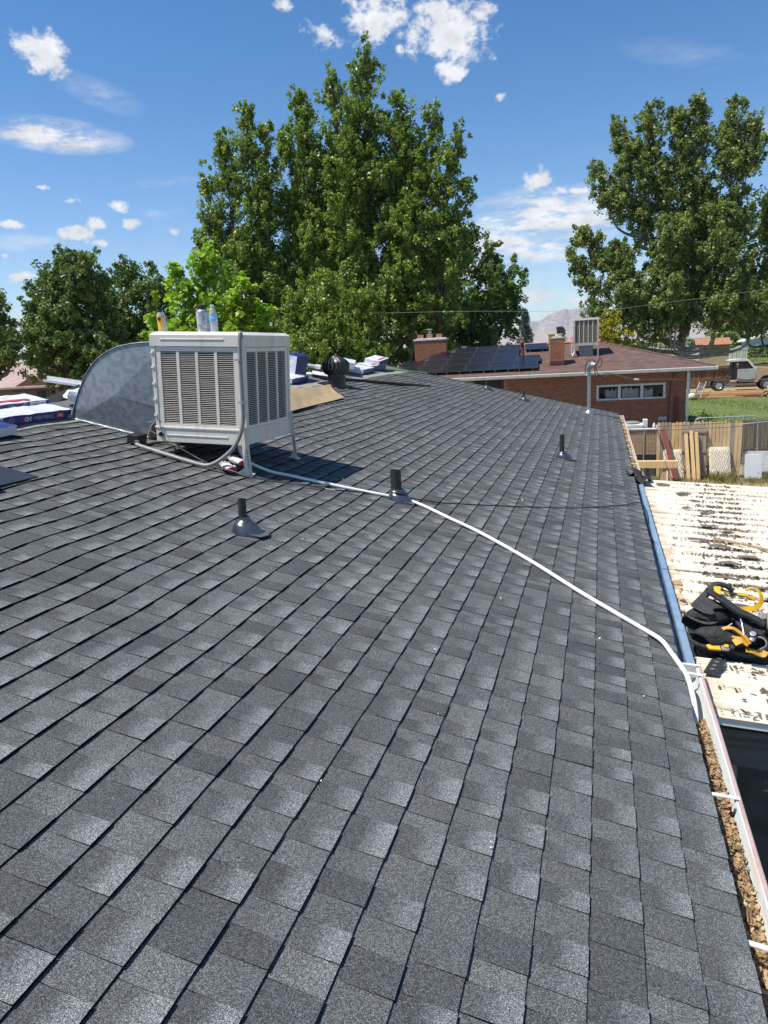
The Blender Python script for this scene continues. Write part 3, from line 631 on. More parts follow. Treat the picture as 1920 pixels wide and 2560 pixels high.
for i, (x, y, s) in enumerate(SCR):
    k = 7; poly = []
    for j in range(k):
        a = j*2*math.pi/k+r2.uniform(-.3, .3); rr = s*r2.uniform(.5, 1)
        px, py = x+math.cos(a)*rr, y+math.sin(a)*rr*.42; poly.append(Vector((px, py, pz(px)+.022+r2.uniform(0, .018))))
    b = MB(); c = sum(poly, Vector())/k+Vector((0, 0, r2.uniform(.004, .02)))
    b.add(poly+[c]+[p-Vector((0, 0, .006)) for p in poly], [(j, (j+1) % k, k) for j in range(k)]+[(j, k+1+j, k+1+(j+1) % k, (j+1) % k) for j in range(k)])
    o = b.build('shingle_scrap', simple('old torn shingle', (.11, .095, .08), .95, c2=(.19, .145, .105), scale=30, bmp=.8, bscale=60) if i == 0 else bpy.data.materials['old torn shingle'])
    rank = sorted(range(len(SCR)), key=lambda q: -SCR[q][1]).index(i); ordn = ['first', 'second', 'third', 'fourth', 'fifth', 'sixth', 'seventh', 'eighth', 'ninth', 'tenth', 'eleventh', 'twelfth', 'thirteenth', 'fourteenth', 'fifteenth', 'sixteenth', 'seventeenth', 'eighteenth', 'nineteenth', 'last'][rank]
    tag(o, '%s torn dark shingle scrap, %s counting from the far edge of the white patio cover' % ('large' if s >= .1 else 'small', ordn), 'shingle scrap', 'torn shingle scraps on the patio cover')
b = MB(); b.bar((.60, 6.72, pz(.6)+.034), (1.03, 6.45, pz(1.03)+.03), .022, .014); tag(b.build('wood_strip', M['wood']), 'thin strip of pale wood lying among the debris on the patio cover', 'wood strip')
b = MB(); b.box((.17, 5.35, pz(.17)+.012), (.06, .10, .018)); tag(b.build('wood_block', M['wood']), 'small pale wood block beside the blue flashing', 'wood block')
# torn black felt hanging at the far end of the blue flashing
b = MB(); rr = random.Random(5); vs = []
for j in range(5):
    for i in range(6): vs.append((-.06+.055*i+rr.uniform(-.02, .02), 9.0+.12*j+rr.uniform(-.03, .03), 2.80+.05*math.sin(i*1.7+j)+rr.uniform(-.015, .03)-.012*i))
b.add(vs, [(j*6+i, j*6+i+1, (j+1)*6+i+1, (j+1)*6+i) for j in range(4) for i in range(5)])
tag(b.build('felt_scrap', simple('black felt', (.012, .012, .013), .8)), 'crumpled flap of black roofing felt at the end of the blue flashing', 'felt scrap')

# ------------------------------------------------------------------ evaporative cooler
def tf(b, Mx): b.v = [tuple(Mx @ Vector(q)) for q in b.v]; return b
CT = Matrix.Rotation(R(3.6), 3, 'Y')
CP = Vector((-3.445, 5.44, 3.80)); CM = Matrix.Translation(CP) @ CT.to_4x4()
ck = thing('evaporative_cooler', 'big boxy cream evaporative cooler with louvred sides standing on legs on the roof', 'cooler', CP, CT)
WX, WY, HZ = .40, .44, .86
b = MB(); b.box((0, 0, .06), (.80, .88, .11))
b.box((-.03, -.4415, .062), (.56, .006, .012)); b.box((.4015, 0, .062), (.006, .62, .012)); b.box((0, 0, .122), (.812, .892, .016))
tf(b, CM).build('bottom_pan', M['cooler'], ck, bevel=.004)
b = MB(); b.box((0, 0, .805), (.812, .892, .09)); b.box((-.03, -.4475, .815), (.56, .006, .012)); b.box((.4075, 0, .815), (.006, .62, .012))
tf(b, CM).build('top_pan', M['cooler'], ck, bevel=.006)
b = MB(); b.add([(-.405, -.445, .849), (.405, -.445, .849), (.405, .445, .849), (-.405, .445, .849), (-.375, -.415, .872), (.375, -.415, .872), (.375, .415, .872), (-.375, .415, .872)], [(0,1,5,4),(1,2,6,5),(2,3,7,6),(3,0,4,7),(4,5,6,7)])
tf(b, CM).build('lid', M['coolertop'], ck, bevel=.003)
for sx in (-1, 1):
    for sy in (-1, 1): b = MB(); b.box((sx*.383, sy*.423, .44), (.034, .034, .66)); tf(b, CM).build('corner_post', M['cooler'], ck, bevel=.003)
b = MB(); b.box((0, 0, .44), (.69, .79, .62)); tf(b, CM).build('cooler_pad', M['pad'], ck)
NR = 39
def louvers(face):
    if face == 'front': Mx = CM @ Matrix.Translation((0, -.428, 0)); w = .73
    elif face == 'right': Mx = CM @ Matrix.Rotation(R(90), 4, 'Z') @ Matrix.Translation((0, -.388, 0)); w = .81
    elif face == 'back': Mx = CM @ Matrix.Rotation(R(180), 4, 'Z') @ Matrix.Translation((0, -.428, 0)); w = .73
    z0, z1 = .155, .722; ow = (w-.09-3*.026)/4; b = MB(); x = -w/2
    b.box((0, 0, (.13+z0)/2), (w, .012, z0-.13)); b.box((0, 0, (z1+.757)/2), (w, .012, .757-z1))
    xs = []; x = -w/2+.045
    b.box((-w/2+.0225, 0, (z0+z1)/2), (.045, .012, z1-z0)); b.box((w/2-.0225, 0, (z0+z1)/2), (.045, .012, z1-z0))
    for k in range(4):
        xs.append(x+ow/2); x += ow
        if k < 3: b.box((x+.013, 0, (z0+z1)/2), (.026, .012, z1-z0)); x += .026
    p = tf(b, Mx).build('louver_panel', M['cooler'], ck, bevel=.0015)
    if face == 'back': return
    sl = None; Mi = WM[p.name].inverted() @ Mx
    for k in range(4):
        for i in range(NR):
            z = z0+(i+.5)*(z1-z0)/NR
            if sl is None:
                bb = MB(); bb.box((0, 0, 0), (ow+.004, .0062, .0026), Matrix.Rotation(R(20), 3, 'X'))
                sl = bpy.data.meshes.new('slat'); sl.from_pydata(bb.v, [], bb.f); sl.materials.append(M['cooler'])
            o = bpy.data.objects.new('slat', sl); COL.objects.link(o); o.parent = p
            o.matrix_local = Mi @ Matrix.Translation((xs[k], random.uniform(-.0006, .0006), z)); WM[o.name] = WM[p.name]
for f in ('front', 'right', 'back'): louvers(f)
for k, z in enumerate((.715, .6, .47, .345, .22)):
    for sx in (-1, 1):
        b = MB(); b.box((sx*.392, -.4435, z), (.024, .008, .018)); tf(b, CM).build('panel_clip', M['coolertop'], ck)
b = MB(); b.lathe((-.355, -.4435, .065), [(.0, -.001), (.019, -.001), (.019, .006), (.014, .006), (.013, .001), (0, .001)], 16, (0, -1, 0)); tf(b, CM).build('knockout', M['blackplastic'], ck)
def rz(x): return EZ - x*math.tan(TH)
for (lx, ly, zt) in ((-3.035, 4.985, 3.99), (-3.02, 5.86, 3.97), (-3.87, 5.86, 3.9)):
    b = MB(); z0 = rz(lx)+.01; dx = .012 if lx > -3.5 else 0; k_ = 1 if ly < 5.4 else .42
    b.bar((lx+dx, ly, z0), (lx, ly, zt), .004, .04*k_, (1, 0, 0)); b.bar((lx-.016*k_+dx, ly-.02, z0), (lx-.016*k_, ly-.02, zt), .004, .034*k_, (1, 0, 0))
    for i in range(7): b.box((lx+dx*.8+.006, ly-.0225, z0+.06+i*.022), (.006, .002, .012), m=1)
    sg = -1 if ly < 5.4 else 1
    b.prism([RF(-lx/math.cos(TH)+.06, ly-.02, .012), RF(-lx/math.cos(TH)-.045, ly-.025, .012), RF(-lx/math.cos(TH)-.03, ly+.05, .012), RF(-lx/math.cos(TH)+.05, ly+.05, .012)], N_*.006)
    b.prism([(lx+dx+.02, ly-.026, z0-.01), (lx-.075*k_, ly-.026, z0+.014), (lx-.06*k_, ly-.026, z0+.035), (lx-.005, ly-.026, z0+.07), (lx+dx, ly-.026, z0+.07)], (0, .004, 0))
    b.build('leg', [M['cooler'], M['blackplastic']], ck)

b = MB()
cp = [(-2.99, 4.985, 4.60), (-2.982, 4.962, 4.635), (-2.984, 4.948, 4.58), (-2.996, 4.945, 4.40), (-3.005, 4.945, 4.22), (-3.012, 4.945, 4.06), (-3.022, 4.94, 3.96), (-3.055, 4.93, 3.86), (-3.115, 4.915, 3.77), (-3.2, 4.895, 3.70), (-3.29, 4.88, 3.655), (-3.36, 4.875, 3.648), (-3.48, 4.878, 3.676), (-3.7, 4.895, 3.735), (-3.93, 4.925, 3.795), (-4.0, 4.94, 3.815)]
def cr_spline(P, n=5):
    P = [Vector(p) for p in P]; P = [P[0]*2-P[1]]+P+[P[-1]*2-P[-2]]; o = []
    for i in range(1, len(P)-2):
        for k in range(n):
            t = k/n; a, b_, c, d = P[i-1], P[i], P[i+1], P[i+2]
            o.append(.5*((2*b_)+(c-a)*t+(2*a-5*b_+4*c-d)*t*t+(3*b_-a-3*c+d)*t**3))
    return o+[P[-2]]
sp_ = cr_spline(cp, 12); n = len(sp_)
cd = thing('conduit', 'grey flexible conduit running down the cooler corner and along the shingles', 'conduit', cp[-1])
b.tube(sp_, [.0158+(.0011 if i % 2 else 0) for i in range(n)], 10); b.build('hose', M['conduit'], cd, smooth=70)
for q in (4.44, 4.12):
    b = MB(); b.tube([(-3.0, 4.945, q-.008), (-3.0, 4.945, q+.008)], .0205, 12); b.box((-3.03, 4.95, q), (.03, .012, .014)); b.build('clamp', M['steel'], cd)
b = MB(); b.tube([sp_[0]+Vector((0, 0, .02)), Vector(sp_[14])], .0155, 10); b.build('cuff', M['blackplastic'], cd)
jb = thing('junction_box', 'small black junction box on the shingles beside the metal duct', 'junction box', RF(4.2, 5.1))
b = MB(); b.box((0, 0, .04), (.09, .15, .075)); tf(b, Matrix.Translation(RF(4.22, 5.08, .008)) @ ROT.to_4x4()).build('case', M['blackplastic'], jb, bevel=.004)
b = MB(); b.lathe(RF(4.165, 5.0, .035), [(.02, -.03), (.02, .02), (.0, .02)], 12, (.5, -.9, -.1)); b.build('connector', M['steel'], jb)

# bottles and cans on the lid
def ctop(x): return 4.655+(x+3.4)*-.058
t = thing('beverage_can', 'tall orange and silver drink can on top of the cooler', 'can', (-3.775, 5.16, ctop(-3.775)+.012)); c = (-3.775, 5.16, ctop(-3.775)+.012)
b = MB(); b.lathe(c, [(.025, 0), (.033, .008), (.033, .135), (.026, .152), (.0265, .157), (.02, .155), (0, .153)], 20); b.build('can_body', simple('silver can', (.62, .60, .55), .3, .5), t, smooth=40)
b = MB(); b.lathe(c, [(.0337, .02), (.0337, .13)], 20); b.f = [f for f in b.f if len(f) == 4]; b.f = b.f[8:18]; b.m = [0]*10; b.build('can_label', simple('orange print', (.80, .36, .03), .4, c2=(.85, .50, .10), scale=40), t, smooth=40)
b = MB(); b.lathe((c[0]+.002, c[1]-.0335, c[2]+.105), [(.0, .0), (.015, .0), (.015, .003), (.0, .003)], 14, (0, -1, 0)); b.build('emblem', M['blackplastic'], t)
c = (-3.402, 5.16, ctop(-3.402)+.012)
t = thing('spray_can', 'silver spray paint can with black cap on top of the cooler', 'spray can', c)
b = MB(); b.lathe(c, [(.046, 0), (.0475, .005), (.0475, .152), (.044, .166), (.034, .174), (0, .174)], 22); b.build('can_body', simple('grey printed can', (.52, .52, .53), .35, .3, c2=(.30, .30, .31), scale=34, lo=.45, hi=.55), t, smooth=40)
b = MB(); b.lathe(c, [(.034, .172), (.034, .206), (.031, .212), (0, .212)], 20); b.build('cap', M['blackplastic'], t, smooth=40)
c = (-3.308, 5.16, ctop(-3.308)+.012)
t = thing('water_bottle', 'clear plastic water bottle with blue label on top of the cooler', 'bottle', c)
def pet():
    m, nt, bb, out = newmat('clear plastic'); g = N(nt, 'BsdfGlossy'); g.inputs['Roughness'].default_value = .08; tr = N(nt, 'BsdfTransparent'); tr.inputs[0].default_value = (.86, .90, .93, 1)
    df = N(nt, 'BsdfDiffuse'); df.inputs[0].default_value = (.75, .80, .86, 1); m1 = N(nt, 'MixShader'); m1.inputs[0].default_value = .38; nt.links.new(tr.outputs[0], m1.inputs[1]); nt.links.new(df.outputs[0], m1.inputs[2])
    m2 = N(nt, 'MixShader'); m2.inputs[0].default_value = .15; nt.links.new(m1.outputs[0], m2.inputs[1]); nt.links.new(g.outputs[0], m2.inputs[2]); nt.links.new(m2.outputs[0], out.inputs[0]); return m
b = MB(); b.lathe(c, [(.028, 0), (.032, .006), (.030, .02), (.032, .034), (.030, .048), (.032, .062), (.031, .075), (.0325, .085), (.0325, .13), (.028, .155), (.015, .182), (.0125, .190), (.0125, .20)], 20); b.build('bottle_body', pet(), t, smooth=50)
b = MB(); b.lathe(c, [(.0332, .088), (.0332, .128)], 20); b.f = [f for f in b.f if len(f) == 4]; b.m = [0]*len(b.f); b.build('bottle_label', simple('blue label', (.10, .38, .74), .4, c2=(.45, .65, .85), scale=30, lo=.5, hi=.6), t, smooth=50)
b = MB(); b.lathe(c, [(.0145, .198), (.0145, .212), (0, .212)], 16); b.build('cap', M['whitepaint'], t, smooth=40)

# ------------------------------------------------------------------ galvanised duct elbow
dk = thing('duct_elbow', 'galvanised sheet metal duct elbow curving from cooler down into the roof', 'duct', (-4.4, 5.62, 3.88))
arc = [(-4.925, 3.985), (-4.90, 4.08), (-4.845, 4.19), (-4.79, 4.28), (-4.725, 4.375), (-4.65, 4.455), (-4.57, 4.52), (-4.46, 4.575), (-4.34, 4.61), (-4.22, 4.625), (-4.10, 4.63), (-3.84, 4.625)]
thr = [(-3.84, 4.03), (-3.93, 4.02), (-4.02, 3.985), (-4.085, 3.93), (-4.125, 3.86), (-4.14, 3.79)]
for yy in (5.335, 5.93):
    P = arc+thr; ce = (-4.42, 4.20); b = MB(); k = len(P); pr = -.045 if yy < 5.6 else .045
    b.add([(x, yy, z) for x, z in P]+[(ce[0], yy+pr, ce[1])], [(i, (i+1) % k, k) for i in range(k)]); b.build('side_panel', M['galv'], dk)
b = MB(); b.add([(x, y, z) for x, z in arc for y in (5.328, 5.937)], [(2*i, 2*i+1, 2*i+3, 2*i+2) for i in range(len(arc)-1)])
for yy in (5.328, 5.937): b.tube([(x, yy, z) for x, z in arc], .005, 6)
b.build('outer_wrap', M['galv'], dk, smooth=40)
b = MB(); b.add([(x, y, z) for x, z in thr for y in (5.30, 5.95)], [(2*i, 2*i+1, 2*i+3, 2*i+2) for i in range(len(thr)-1)]); b.tube([(x, 5.30, z) for x, z in thr], .006, 6)
b.build('throat', M['kraft'] if False else simple('tan throat edge', (.33, .30, .26), .7), dk, smooth=50)
b = MB(); b.tube([RF(s, 5.325+.006*math.sin(s*40), .012) for s in np.linspace(5.06, 4.26, 26)], [.006+.003*abs(math.sin(i*1.9)) for i in range(26)], 6); b.build('sealant_bead', M['whitepaint'], dk, smooth=60)
b = MB(); b.lathe(RF(5.075, 5.30, .012), [(.03, 0), (.022, .025), (.008, .034), (0, .034)], 10); b.build('mastic_lump', M['conduit'], dk, smooth=60)

# ------------------------------------------------------------------ vent pipes
def vent(label, s, y, H, r=.036, cone=.115, tilt=0.):
    base = RF(s, y); t = thing('vent_pipe', label, 'vent pipe', base, None, 'black plumbing vents on the shingles')
    q = Vector((math.sin(tilt), 0, math.cos(tilt)))
    b = MB(); b.tube([base-q*.05, base+q*H], r, 18, cap=False); b.tube([base-q*.05, base+q*H], r*.84, 18, cap=False)
    k = 18; n0 = len(b.v); b.f += [(k+j, k+(j+1) % k, 3*k+(j+1) % k, 3*k+j) for j in range(k)]; b.m += [0]*k
    b.build('pipe', M['blackpipe'], t, smooth=50)
    prof = [(cone*1.1, -.016), (cone*1.06, .006), (cone*1.0, .026), (cone*.94, .040), (cone*.92, .044), (cone*.85, .054), (cone*.66, .066), (r*1.5, .076), (r*1.25, .086), (r*1.2, .100), (r*.99, .101)]
    b = MB(); n = 26; vs = []
    for i, (rad, z) in enumerate(prof):
        f = 1-i/(len(prof)-1); 
        for j in range(n):
            a = 2*math.pi*j/n; ex = 1+.50*max(0, math.cos(a))*f
            vs.append(RF(s, y)+(-U_)*(rad*math.cos(a)*ex+.01)+Vector((0, 1, 0))*(rad*math.sin(a))+N_*((z+.004)*f)+ (q*(z+.0))*(1-f))
    b.add(vs, [(i*n+j, i*n+(j+1) % n, (i+1)*n+(j+1) % n, (i+1)*n+j) for i in range(len(prof)-1) for j in range(n)])
    b.build('flashing_cone', M['leadpaint'], t, smooth=50)
    b = MB(); e = cone; b.prism([RF(s-e*.4, y-e*.95, .0145), RF(s-e*1.9, y-e*.8, .0155), RF(s-e*2.15, y+e*.1, .0155), RF(s-e*1.95, y+e*.8, .0155), RF(s-e*.4, y+e*.95, .0145)], N_*.002); b.build('flashing_plate', M['platefilm'], t)
    return t
vent('short black vent pipe in a wide painted flashing, nearest to the viewer', 2.55, 3.80, .205, .0255, .076, .035)
vent('tall thick black vent pipe that the white hose passes behind', 2.0, 5.37, .245, .044, .080)
vent('black vent pipe between the mast and the blue flashing', .875, 9.27, .30, .030, .082)
vent('small distant black vent pipe under the neighbour brick wall', 2.03, 15.7, .225, .026, .085)
vent('farthest little black vent pipe just below the solar panels', 3.0, 16.62, .20, .026, .085)

# service mast
ms = thing('service_mast', 'galvanised electric service mast with weatherhead and looped cables', 'mast', (-.625, 16.03, 2.95))
b = MB(); b.tube([(-.625, 16.03, 2.8), (-.625, 16.03, 3.86)], .036, 16); b.build('pole', M['steel'], ms, smooth=50)
b = MB(); b.lathe((-.625, 16.03, 2.95), [(.10, -.02), (.085, .03), (.05, .06), (.040, .075)], 16); b.build('flashing_cone', M['steel'], ms, smooth=50)
b = MB(); b.tube([(-.625, 16.03, 3.78), (-.625, 16.03, 3.80)], .05, 14); b.tube([(-.70, 16.02, 3.765), (-.52, 16.0, 3.765)], .012, 6); b.tube([(-.625, 16.03, 3.83), (-.625, 16.03, 3.85)], .047, 14); b.build('collar', M['steel'], ms, smooth=50)
b = MB(); b.tube(cr_spline([(-.63, 16.03, 3.84), (-.625, 16.02, 3.90), (-.59, 15.99, 3.955), (-.53, 15.95, 3.975), (-.50, 15.93, 3.95)], 4), [.045]*4+[.062]*4+[.07]*4+[.062]*4+[.03], 12); b.build('weatherhead', M['steel'], ms, smooth=50)
for P in ([(-.50, 15.93, 3.96), (-.52, 15.9, 4.05), (-.58, 15.9, 4.09), (-.66, 15.92, 4.04), (-.70, 15.94, 3.93), (-.70, 15.95, 3.80)],
          [(-.50, 15.93, 3.94), (-.44, 15.9, 4.04), (-.42, 15.9, 4.11), (-.37, 15.9, 4.08), (-.37, 15.9, 3.99), (-.42, 15.9, 3.93), (-.49, 15.9, 3.91)],
          [(-.50, 15.93, 3.93), (-.47, 15.9, 3.85), (-.44, 15.9, 3.78), (-.40, 15.9, 3.755)],
          [(-.52, 15.93, 3.92), (-.50, 15.9, 3.76), (-.54, 15.9, 3.68), (-.52, 15.9, 3.645), (-.42, 15.9, 3.65), (-.33, 15.9, 3.70), (-.24, 15.9, 3.745)]):
    b = MB(); b.tube(cr_spline(P, 5), .0095, 6); b.build('cable_loop', M['cable'], ms, smooth=60)
sd = thing('service_drop', 'twisted service cable running from the mast towards the right edge', 'cable', (2, 24, 3))
P = [(-.40, 15.9, 3.755), (-.2, 17, 3.74), (.674, 24, 3.246), (1.7, 26, 3.11), (2.88, 28, 2.94), (5.2, 28.2, 2.86), (9, 28.5, 2.95)]
b = MB(); b.tube(cr_spline(P, 8), .013, 6); b.build('cable', simple('grey cable', (.20, .17, .14), .6), sd, smooth=60)
b = MB(); b.tube([(.62, 23.7, 3.262), (.76, 24.25, 3.225)], .03, 8); b.build('splice', M['whitepaint'], sd, smooth=60)
for lab, P in (('upper of two thin black wires crossing in front of the board fence', [(.2, 19.6, 2.19), (.825, 20, 2.178), (3.03, 20, 2.261), (3.66, 20, 2.356), (7, 20, 2.75)]), ('lower of two thin black wires crossing in front of the board fence', [(.2, 19.6, 2.075), (.827, 20, 2.072), (3.03, 20, 2.148), (3.67, 20, 2.255), (7, 20, 2.62)])):
    b = MB(); b.tube(cr_spline(P, 6), .006, 5); tag(b.build('overhead_wire', M['cable'], smooth=60), lab, 'wire')
b = MB(); b.tube(cr_spline([(-16, 40, 6.9), (-7.6, 40, 6.5), (-.87, 40, 6.09), (3.39, 40, 6.27), (7.36, 40, 6.55), (14, 40, 7.1)], 6), .0065, 5); tag(b.build('overhead_wire', simple('pale wire', (.30, .30, .30), .6), smooth=60), 'long pale overhead wire sagging across the trees above the neighbour roof', 'wire')

# ------------------------------------------------------------------ hose and cables across the shingles
HP = [RF(3.34, 5.16, .27), RF(3.33, 5.16, .20), RF(3.31, 5.17, .12), RF(3.22, 5.18, .055)]+[RF(s, y, .0165) for s, y in ((3.05, 5.215), (2.9, 5.235), (2.761, 5.25), (2.462, 5.294), (2.235, 5.338), (2.022, 5.385), (1.9, 5.39), (1.76, 5.335), (1.534, 5.186), (1.252, 5.002), (.865, 4.665), (.507, 4.292), (.294, 4.091), (.164, 3.971))]+[RF(.07, 3.84, .028), RF(.025, 3.70, .026), Vector((.035, 3.52, 2.80)), Vector((.05, 3.38, 2.765)), Vector((.052, 3.27, 2.73)), Vector((.048, 3.21, 2.705))]
b = MB(); b.tube(cr_spline(HP, 8), .0125, 12); tag(b.build('drain_hose', M['pvc'], smooth=60), 'white drain hose snaking from the cooler across the shingles to the gutter', 'hose')
b = MB(); b.tube([HP[0]+N_*.03, HP[0]-N_*.02], .014, 10); b.tube([HP[0]+N_*.02, HP[0]+N_*.005], .019, 6); tag(b.build('hose_fitting', simple('brass', (.50, .33, .10), .35, .8)), 'brass hose fitting under the cooler pan', 'fitting')
CB = [RF(s, y, .012) for s, y in ((3.9, 5.02), (3.6, 4.98), (3.3, 4.93), (3.094, 4.915), (2.973, 4.946), (2.75, 5.059), (2.568, 5.118), (2.45, 5.164), (2.29, 5.292), (1.988, 5.46), (1.811, 5.535), (1.656, 5.604), (1.235, 5.969), (.913, 6.264), (.571, 6.628), (.197, 7.153), (.04, 7.45))]+[Vector((.02, 7.52, 2.80)), Vector((.07, 7.58, 2.735)), Vector((.075, 7.2, 2.724)), Vector((.05, 6.7, 2.715)), Vector((.07, 6.3, 2.724))]
cbl = thing('black_cable', 'thin black cable trailing from under the cooler to the roof edge', 'cable', RF(2, 5.5))
b = MB(); b.tube(cr_spline(CB, 6), .0042, 6); b.build('cord', M['cable'], cbl, smooth=60)
b = MB(); b.bar(RF(2.53, 5.13, .014), RF(2.46, 5.16, .014), .012, .004); b.build('cord_tag', M['whitepaint'], cbl)
b = MB(); b.tube(cr_spline([(-3.79, 4.985, 4.0), (-3.86, 4.95, 3.99), (-3.88, 4.94, 3.95), (-3.80, 4.93, 3.90), (-3.62, 4.92, 3.80), (-3.4, 4.9, 3.69), (-3.28, 4.9, 3.64), (-3.1, 4.87, 3.60), (-2.95, 4.88, 3.545), (-2.72, 5.0, 3.485), (-2.5, 5.06, 3.43)], 8), .0038, 6)
b.tube(cr_spline([(-3.79, 4.985, 4.0), (-3.765, 4.96, 3.93), (-3.74, 4.965, 3.86)], 5), .0034, 6); tag(b.build('grey_wire', simple('grey wire', (.12, .12, .125), .5), smooth=60), 'thin grey wire looping out of the cooler corner onto the shingles', 'wire')
for k in range(3):
    P = [RF(4.13-.0*k, 5.10+.03*k, .02), RF(3.98, 5.2+.05*k, .03+.012*k), RF(3.85, 5.12+.08*k, .02), RF(3.72-.05*k, 5.22+.05*k, .012)]
    b = MB(); b.tube(cr_spline(P, 6), .005, 6); tag(b.build('loose_wire', M['cable'], smooth=60), ['longest', 'middle', 'shortest'][k]+' loose black wire end on the shingles beside the junction box', 'wire', 'loose wire ends beside the junction box')
# glove pair: five fingered cotton work gloves, one on the other
def glove(label, s, y, h, rz, seed):
    r = random.Random(seed); t = thing('work_glove', label, 'glove', RF(s, y, h), ROT @ Matrix.Rotation(rz, 3, 'Z'), 'white work gloves under the cooler')
    Mx = WM[t.name]
    b = MB(); n = 12; rings = []
    for i, (x, w, hh) in enumerate(((-.075, .042, .022), (-.05, .040, .021), (-.02, .043, .024), (.01, .047, .028), (.035, .046, .024), (.05, .038, .016))):
        rings += [(x+r.uniform(-.004, .004), w*math.cos(2*math.pi*j/n)*r.uniform(.93, 1.07), .028+hh*math.sin(2*math.pi*j/n)*r.uniform(.85, 1.15)) for j in range(n)]
    b.add(rings, [(i*n+j, i*n+(j+1) % n, (i+1)*n+(j+1) % n, (i+1)*n+j) for i in range(5) for j in range(n)]+[tuple(range(5*n, 6*n))])
    tf(b, Mx).build('palm', M['glove'], t, smooth=70)
    for i, (yy, L) in enumerate(((-.034, .050), (-.012, .066), (.011, .062), (.033, .046))):
        b = MB(); c = r.uniform(.010, .022); b.tube(cr_spline([(.038, yy, .028), (.05+L*.4, yy*1.15, .034+c*.4), (.052+L*.8, yy*1.25, .024), (.055+L, yy*1.3, .012)], 3), [.013]*4+[.0125]*3+[.011]*2+[.006], 8); tf(b, Mx).build('finger', M['gloved'], t, smooth=70)
    b = MB(); b.tube(cr_spline([(-.02, -.036, .028), (.0, -.062, .03), (.028, -.072, .022), (.045, -.07, .015)], 3), [.015]*4+[.0135]*3+[.011]*2+[.006], 8); tf(b, Mx).build('thumb', M['glove'], t, smooth=70)
    b = MB(); b.tube([(-.080, 0, .026), (-.073, 0, .028)], .0235, 12); b.v = [(x, y_*1.5, z) for x, y_, z in b.v]; tf(b, Mx).build('cuff', M['red'], t, smooth=60)
glove('lower white work glove with red cuff lying on the shingles by the cooler leg', 3.30, 4.95, .012, 2.5, 3)
glove('upper white work glove with red cuff leaning against the cooler leg', 3.27, 5.03, .06, 2.75, 8)

# ------------------------------------------------------------------ turbine vent
tc_ = Vector((-4.68, 11.52, 3.945))
tv = thing('turbine_vent', 'black turbine roof vent with curved fins near the ridge', 'turbine vent', tc_)
b = MB(); b.lathe(tc_, [(.155, -.10), (.150, .02), (.152, .11), (.158, .115), (.158, .135), (.150, .14), (.150, .19), (0, .19)], 28); b.build('collar', M['turbine'], tv, smooth=40)
b = MB(); b.lathe(tc_, [(.155, .19), (.175, .20), (.165, .215), (0.02, .22)], 28); b.lathe(tc_+Vector((0, 0, .475)), [(.085, 0), (.07, .022), (.03, .034), (0, .036)], 20); b.lathe(tc_, [(.10, .2), (.13, .28), (.13, .40), (.08, .47), (0, .48)], 20); b.build('drum', M['turbine'], tv, smooth=40)
for k in range(20):
    a0 = 2*math.pi*k/20; P, Wv = [], []
    for i in range(9):
        t = i/8; z = .205+.275*t; rad = .165+.055*math.sin(math.pi*(.08+.80*t))-.10*max(0, t-.62)**1.25*3.0; a = a0+.42*math.sin(t*math.pi*.9)
        P.append(tc_+Vector((rad*math.cos(a), rad*math.sin(a), z))); Wv.append(Vector((-math.sin(a)*.9+math.cos(a)*.45, math.cos(a)*.9+math.sin(a)*.45, 0))*(.036*(1-.5*t)))
    b = MB(); b.ribbon(P, Wv, .003); b.build('fin', M['turbine'], tv, smooth=50)
b = MB(); b.tube([tc_+Vector((.0, 0, .505)), tc_+Vector((.02, 0, .525))], .012, 6); b.build('pivot_cap', simple('olive plastic', (.25, .24, .06), .5), tv)
b = MB(); b.prism([RF(5.1, 11.28, .012), RF(4.62, 11.28, .016), RF(4.62, 11.78, .016), RF(5.1, 11.78, .012)], N_*.002); b.build('flashing_plate', M['turbine'], tv)

# slant back vent whose corner shows at the left edge
rv = thing('roof_vent', 'black box roof vent with flashing at the left edge of the roof', 'roof vent', RF(4.2, 3.4))
b = MB(); b.prism([RF(4.33, 3.22, .014), RF(4.0, 3.22, .017), RF(4.0, 3.72, .017), RF(4.33, 3.72, .014)], N_*.0025); b.build('flashing_plate', simple('shadow navy flashing', (.02, .022, .032), .5), rv)  # real plate, its navy tone also paints in the cast shadow
b = MB(); b.prism([RF(4.36, 2.95, .02), RF(4.06, 2.95, .02), RF(4.06, 2.95, .17), RF(4.2, 2.95, .21)], (0, .40, 0)); b.build('hood', M['turbine'], rv, bevel=.006)

# long black drip edge lying on the roof, kraft box flap, green rope
b = MB(); b.bar(RF(5.3, 11.95, .055), RF(3.86, 14.5, .03), .10, .004, N_); b.bar(RF(5.3, 11.91, .03), RF(3.86, 14.455, .008), .004, .055, N_)
tag(b.build('drip_edge', simple('black coated strip', (.022, .024, .028), .45)), 'long black drip edge metal lying loose across the upper shingles', 'metal strip')
bx = thing('cardboard_box', 'flattened tan cardboard carton lying on the shingles behind the cooler', 'cardboard box', RF(4.35, 9.3))
def P_(s, y, h): return RF(s, y, h)
b = MB()
A_, B_, C_, D_ = P_(4.10, 7.0, .03), P_(4.19, 10.12, .03), P_(4.52, 10.35, .15), P_(4.44, 7.1, .21)
E_, F_ = P_(4.72, 10.55, .05), P_(4.78, 7.2, .05)
k = 9; vs = []
rr = random.Random(2)
for i in range(k+1):
    t = i/k; w = rr.uniform(-.012, .012)
    vs += [A_.lerp(B_, t)+N_*w*.3, A_.lerp(B_, t).lerp(D_.lerp(C_, t), .5)+N_*(w+.012*math.sin(t*6)), D_.lerp(C_, t)+N_*w, F_.lerp(E_, t)]
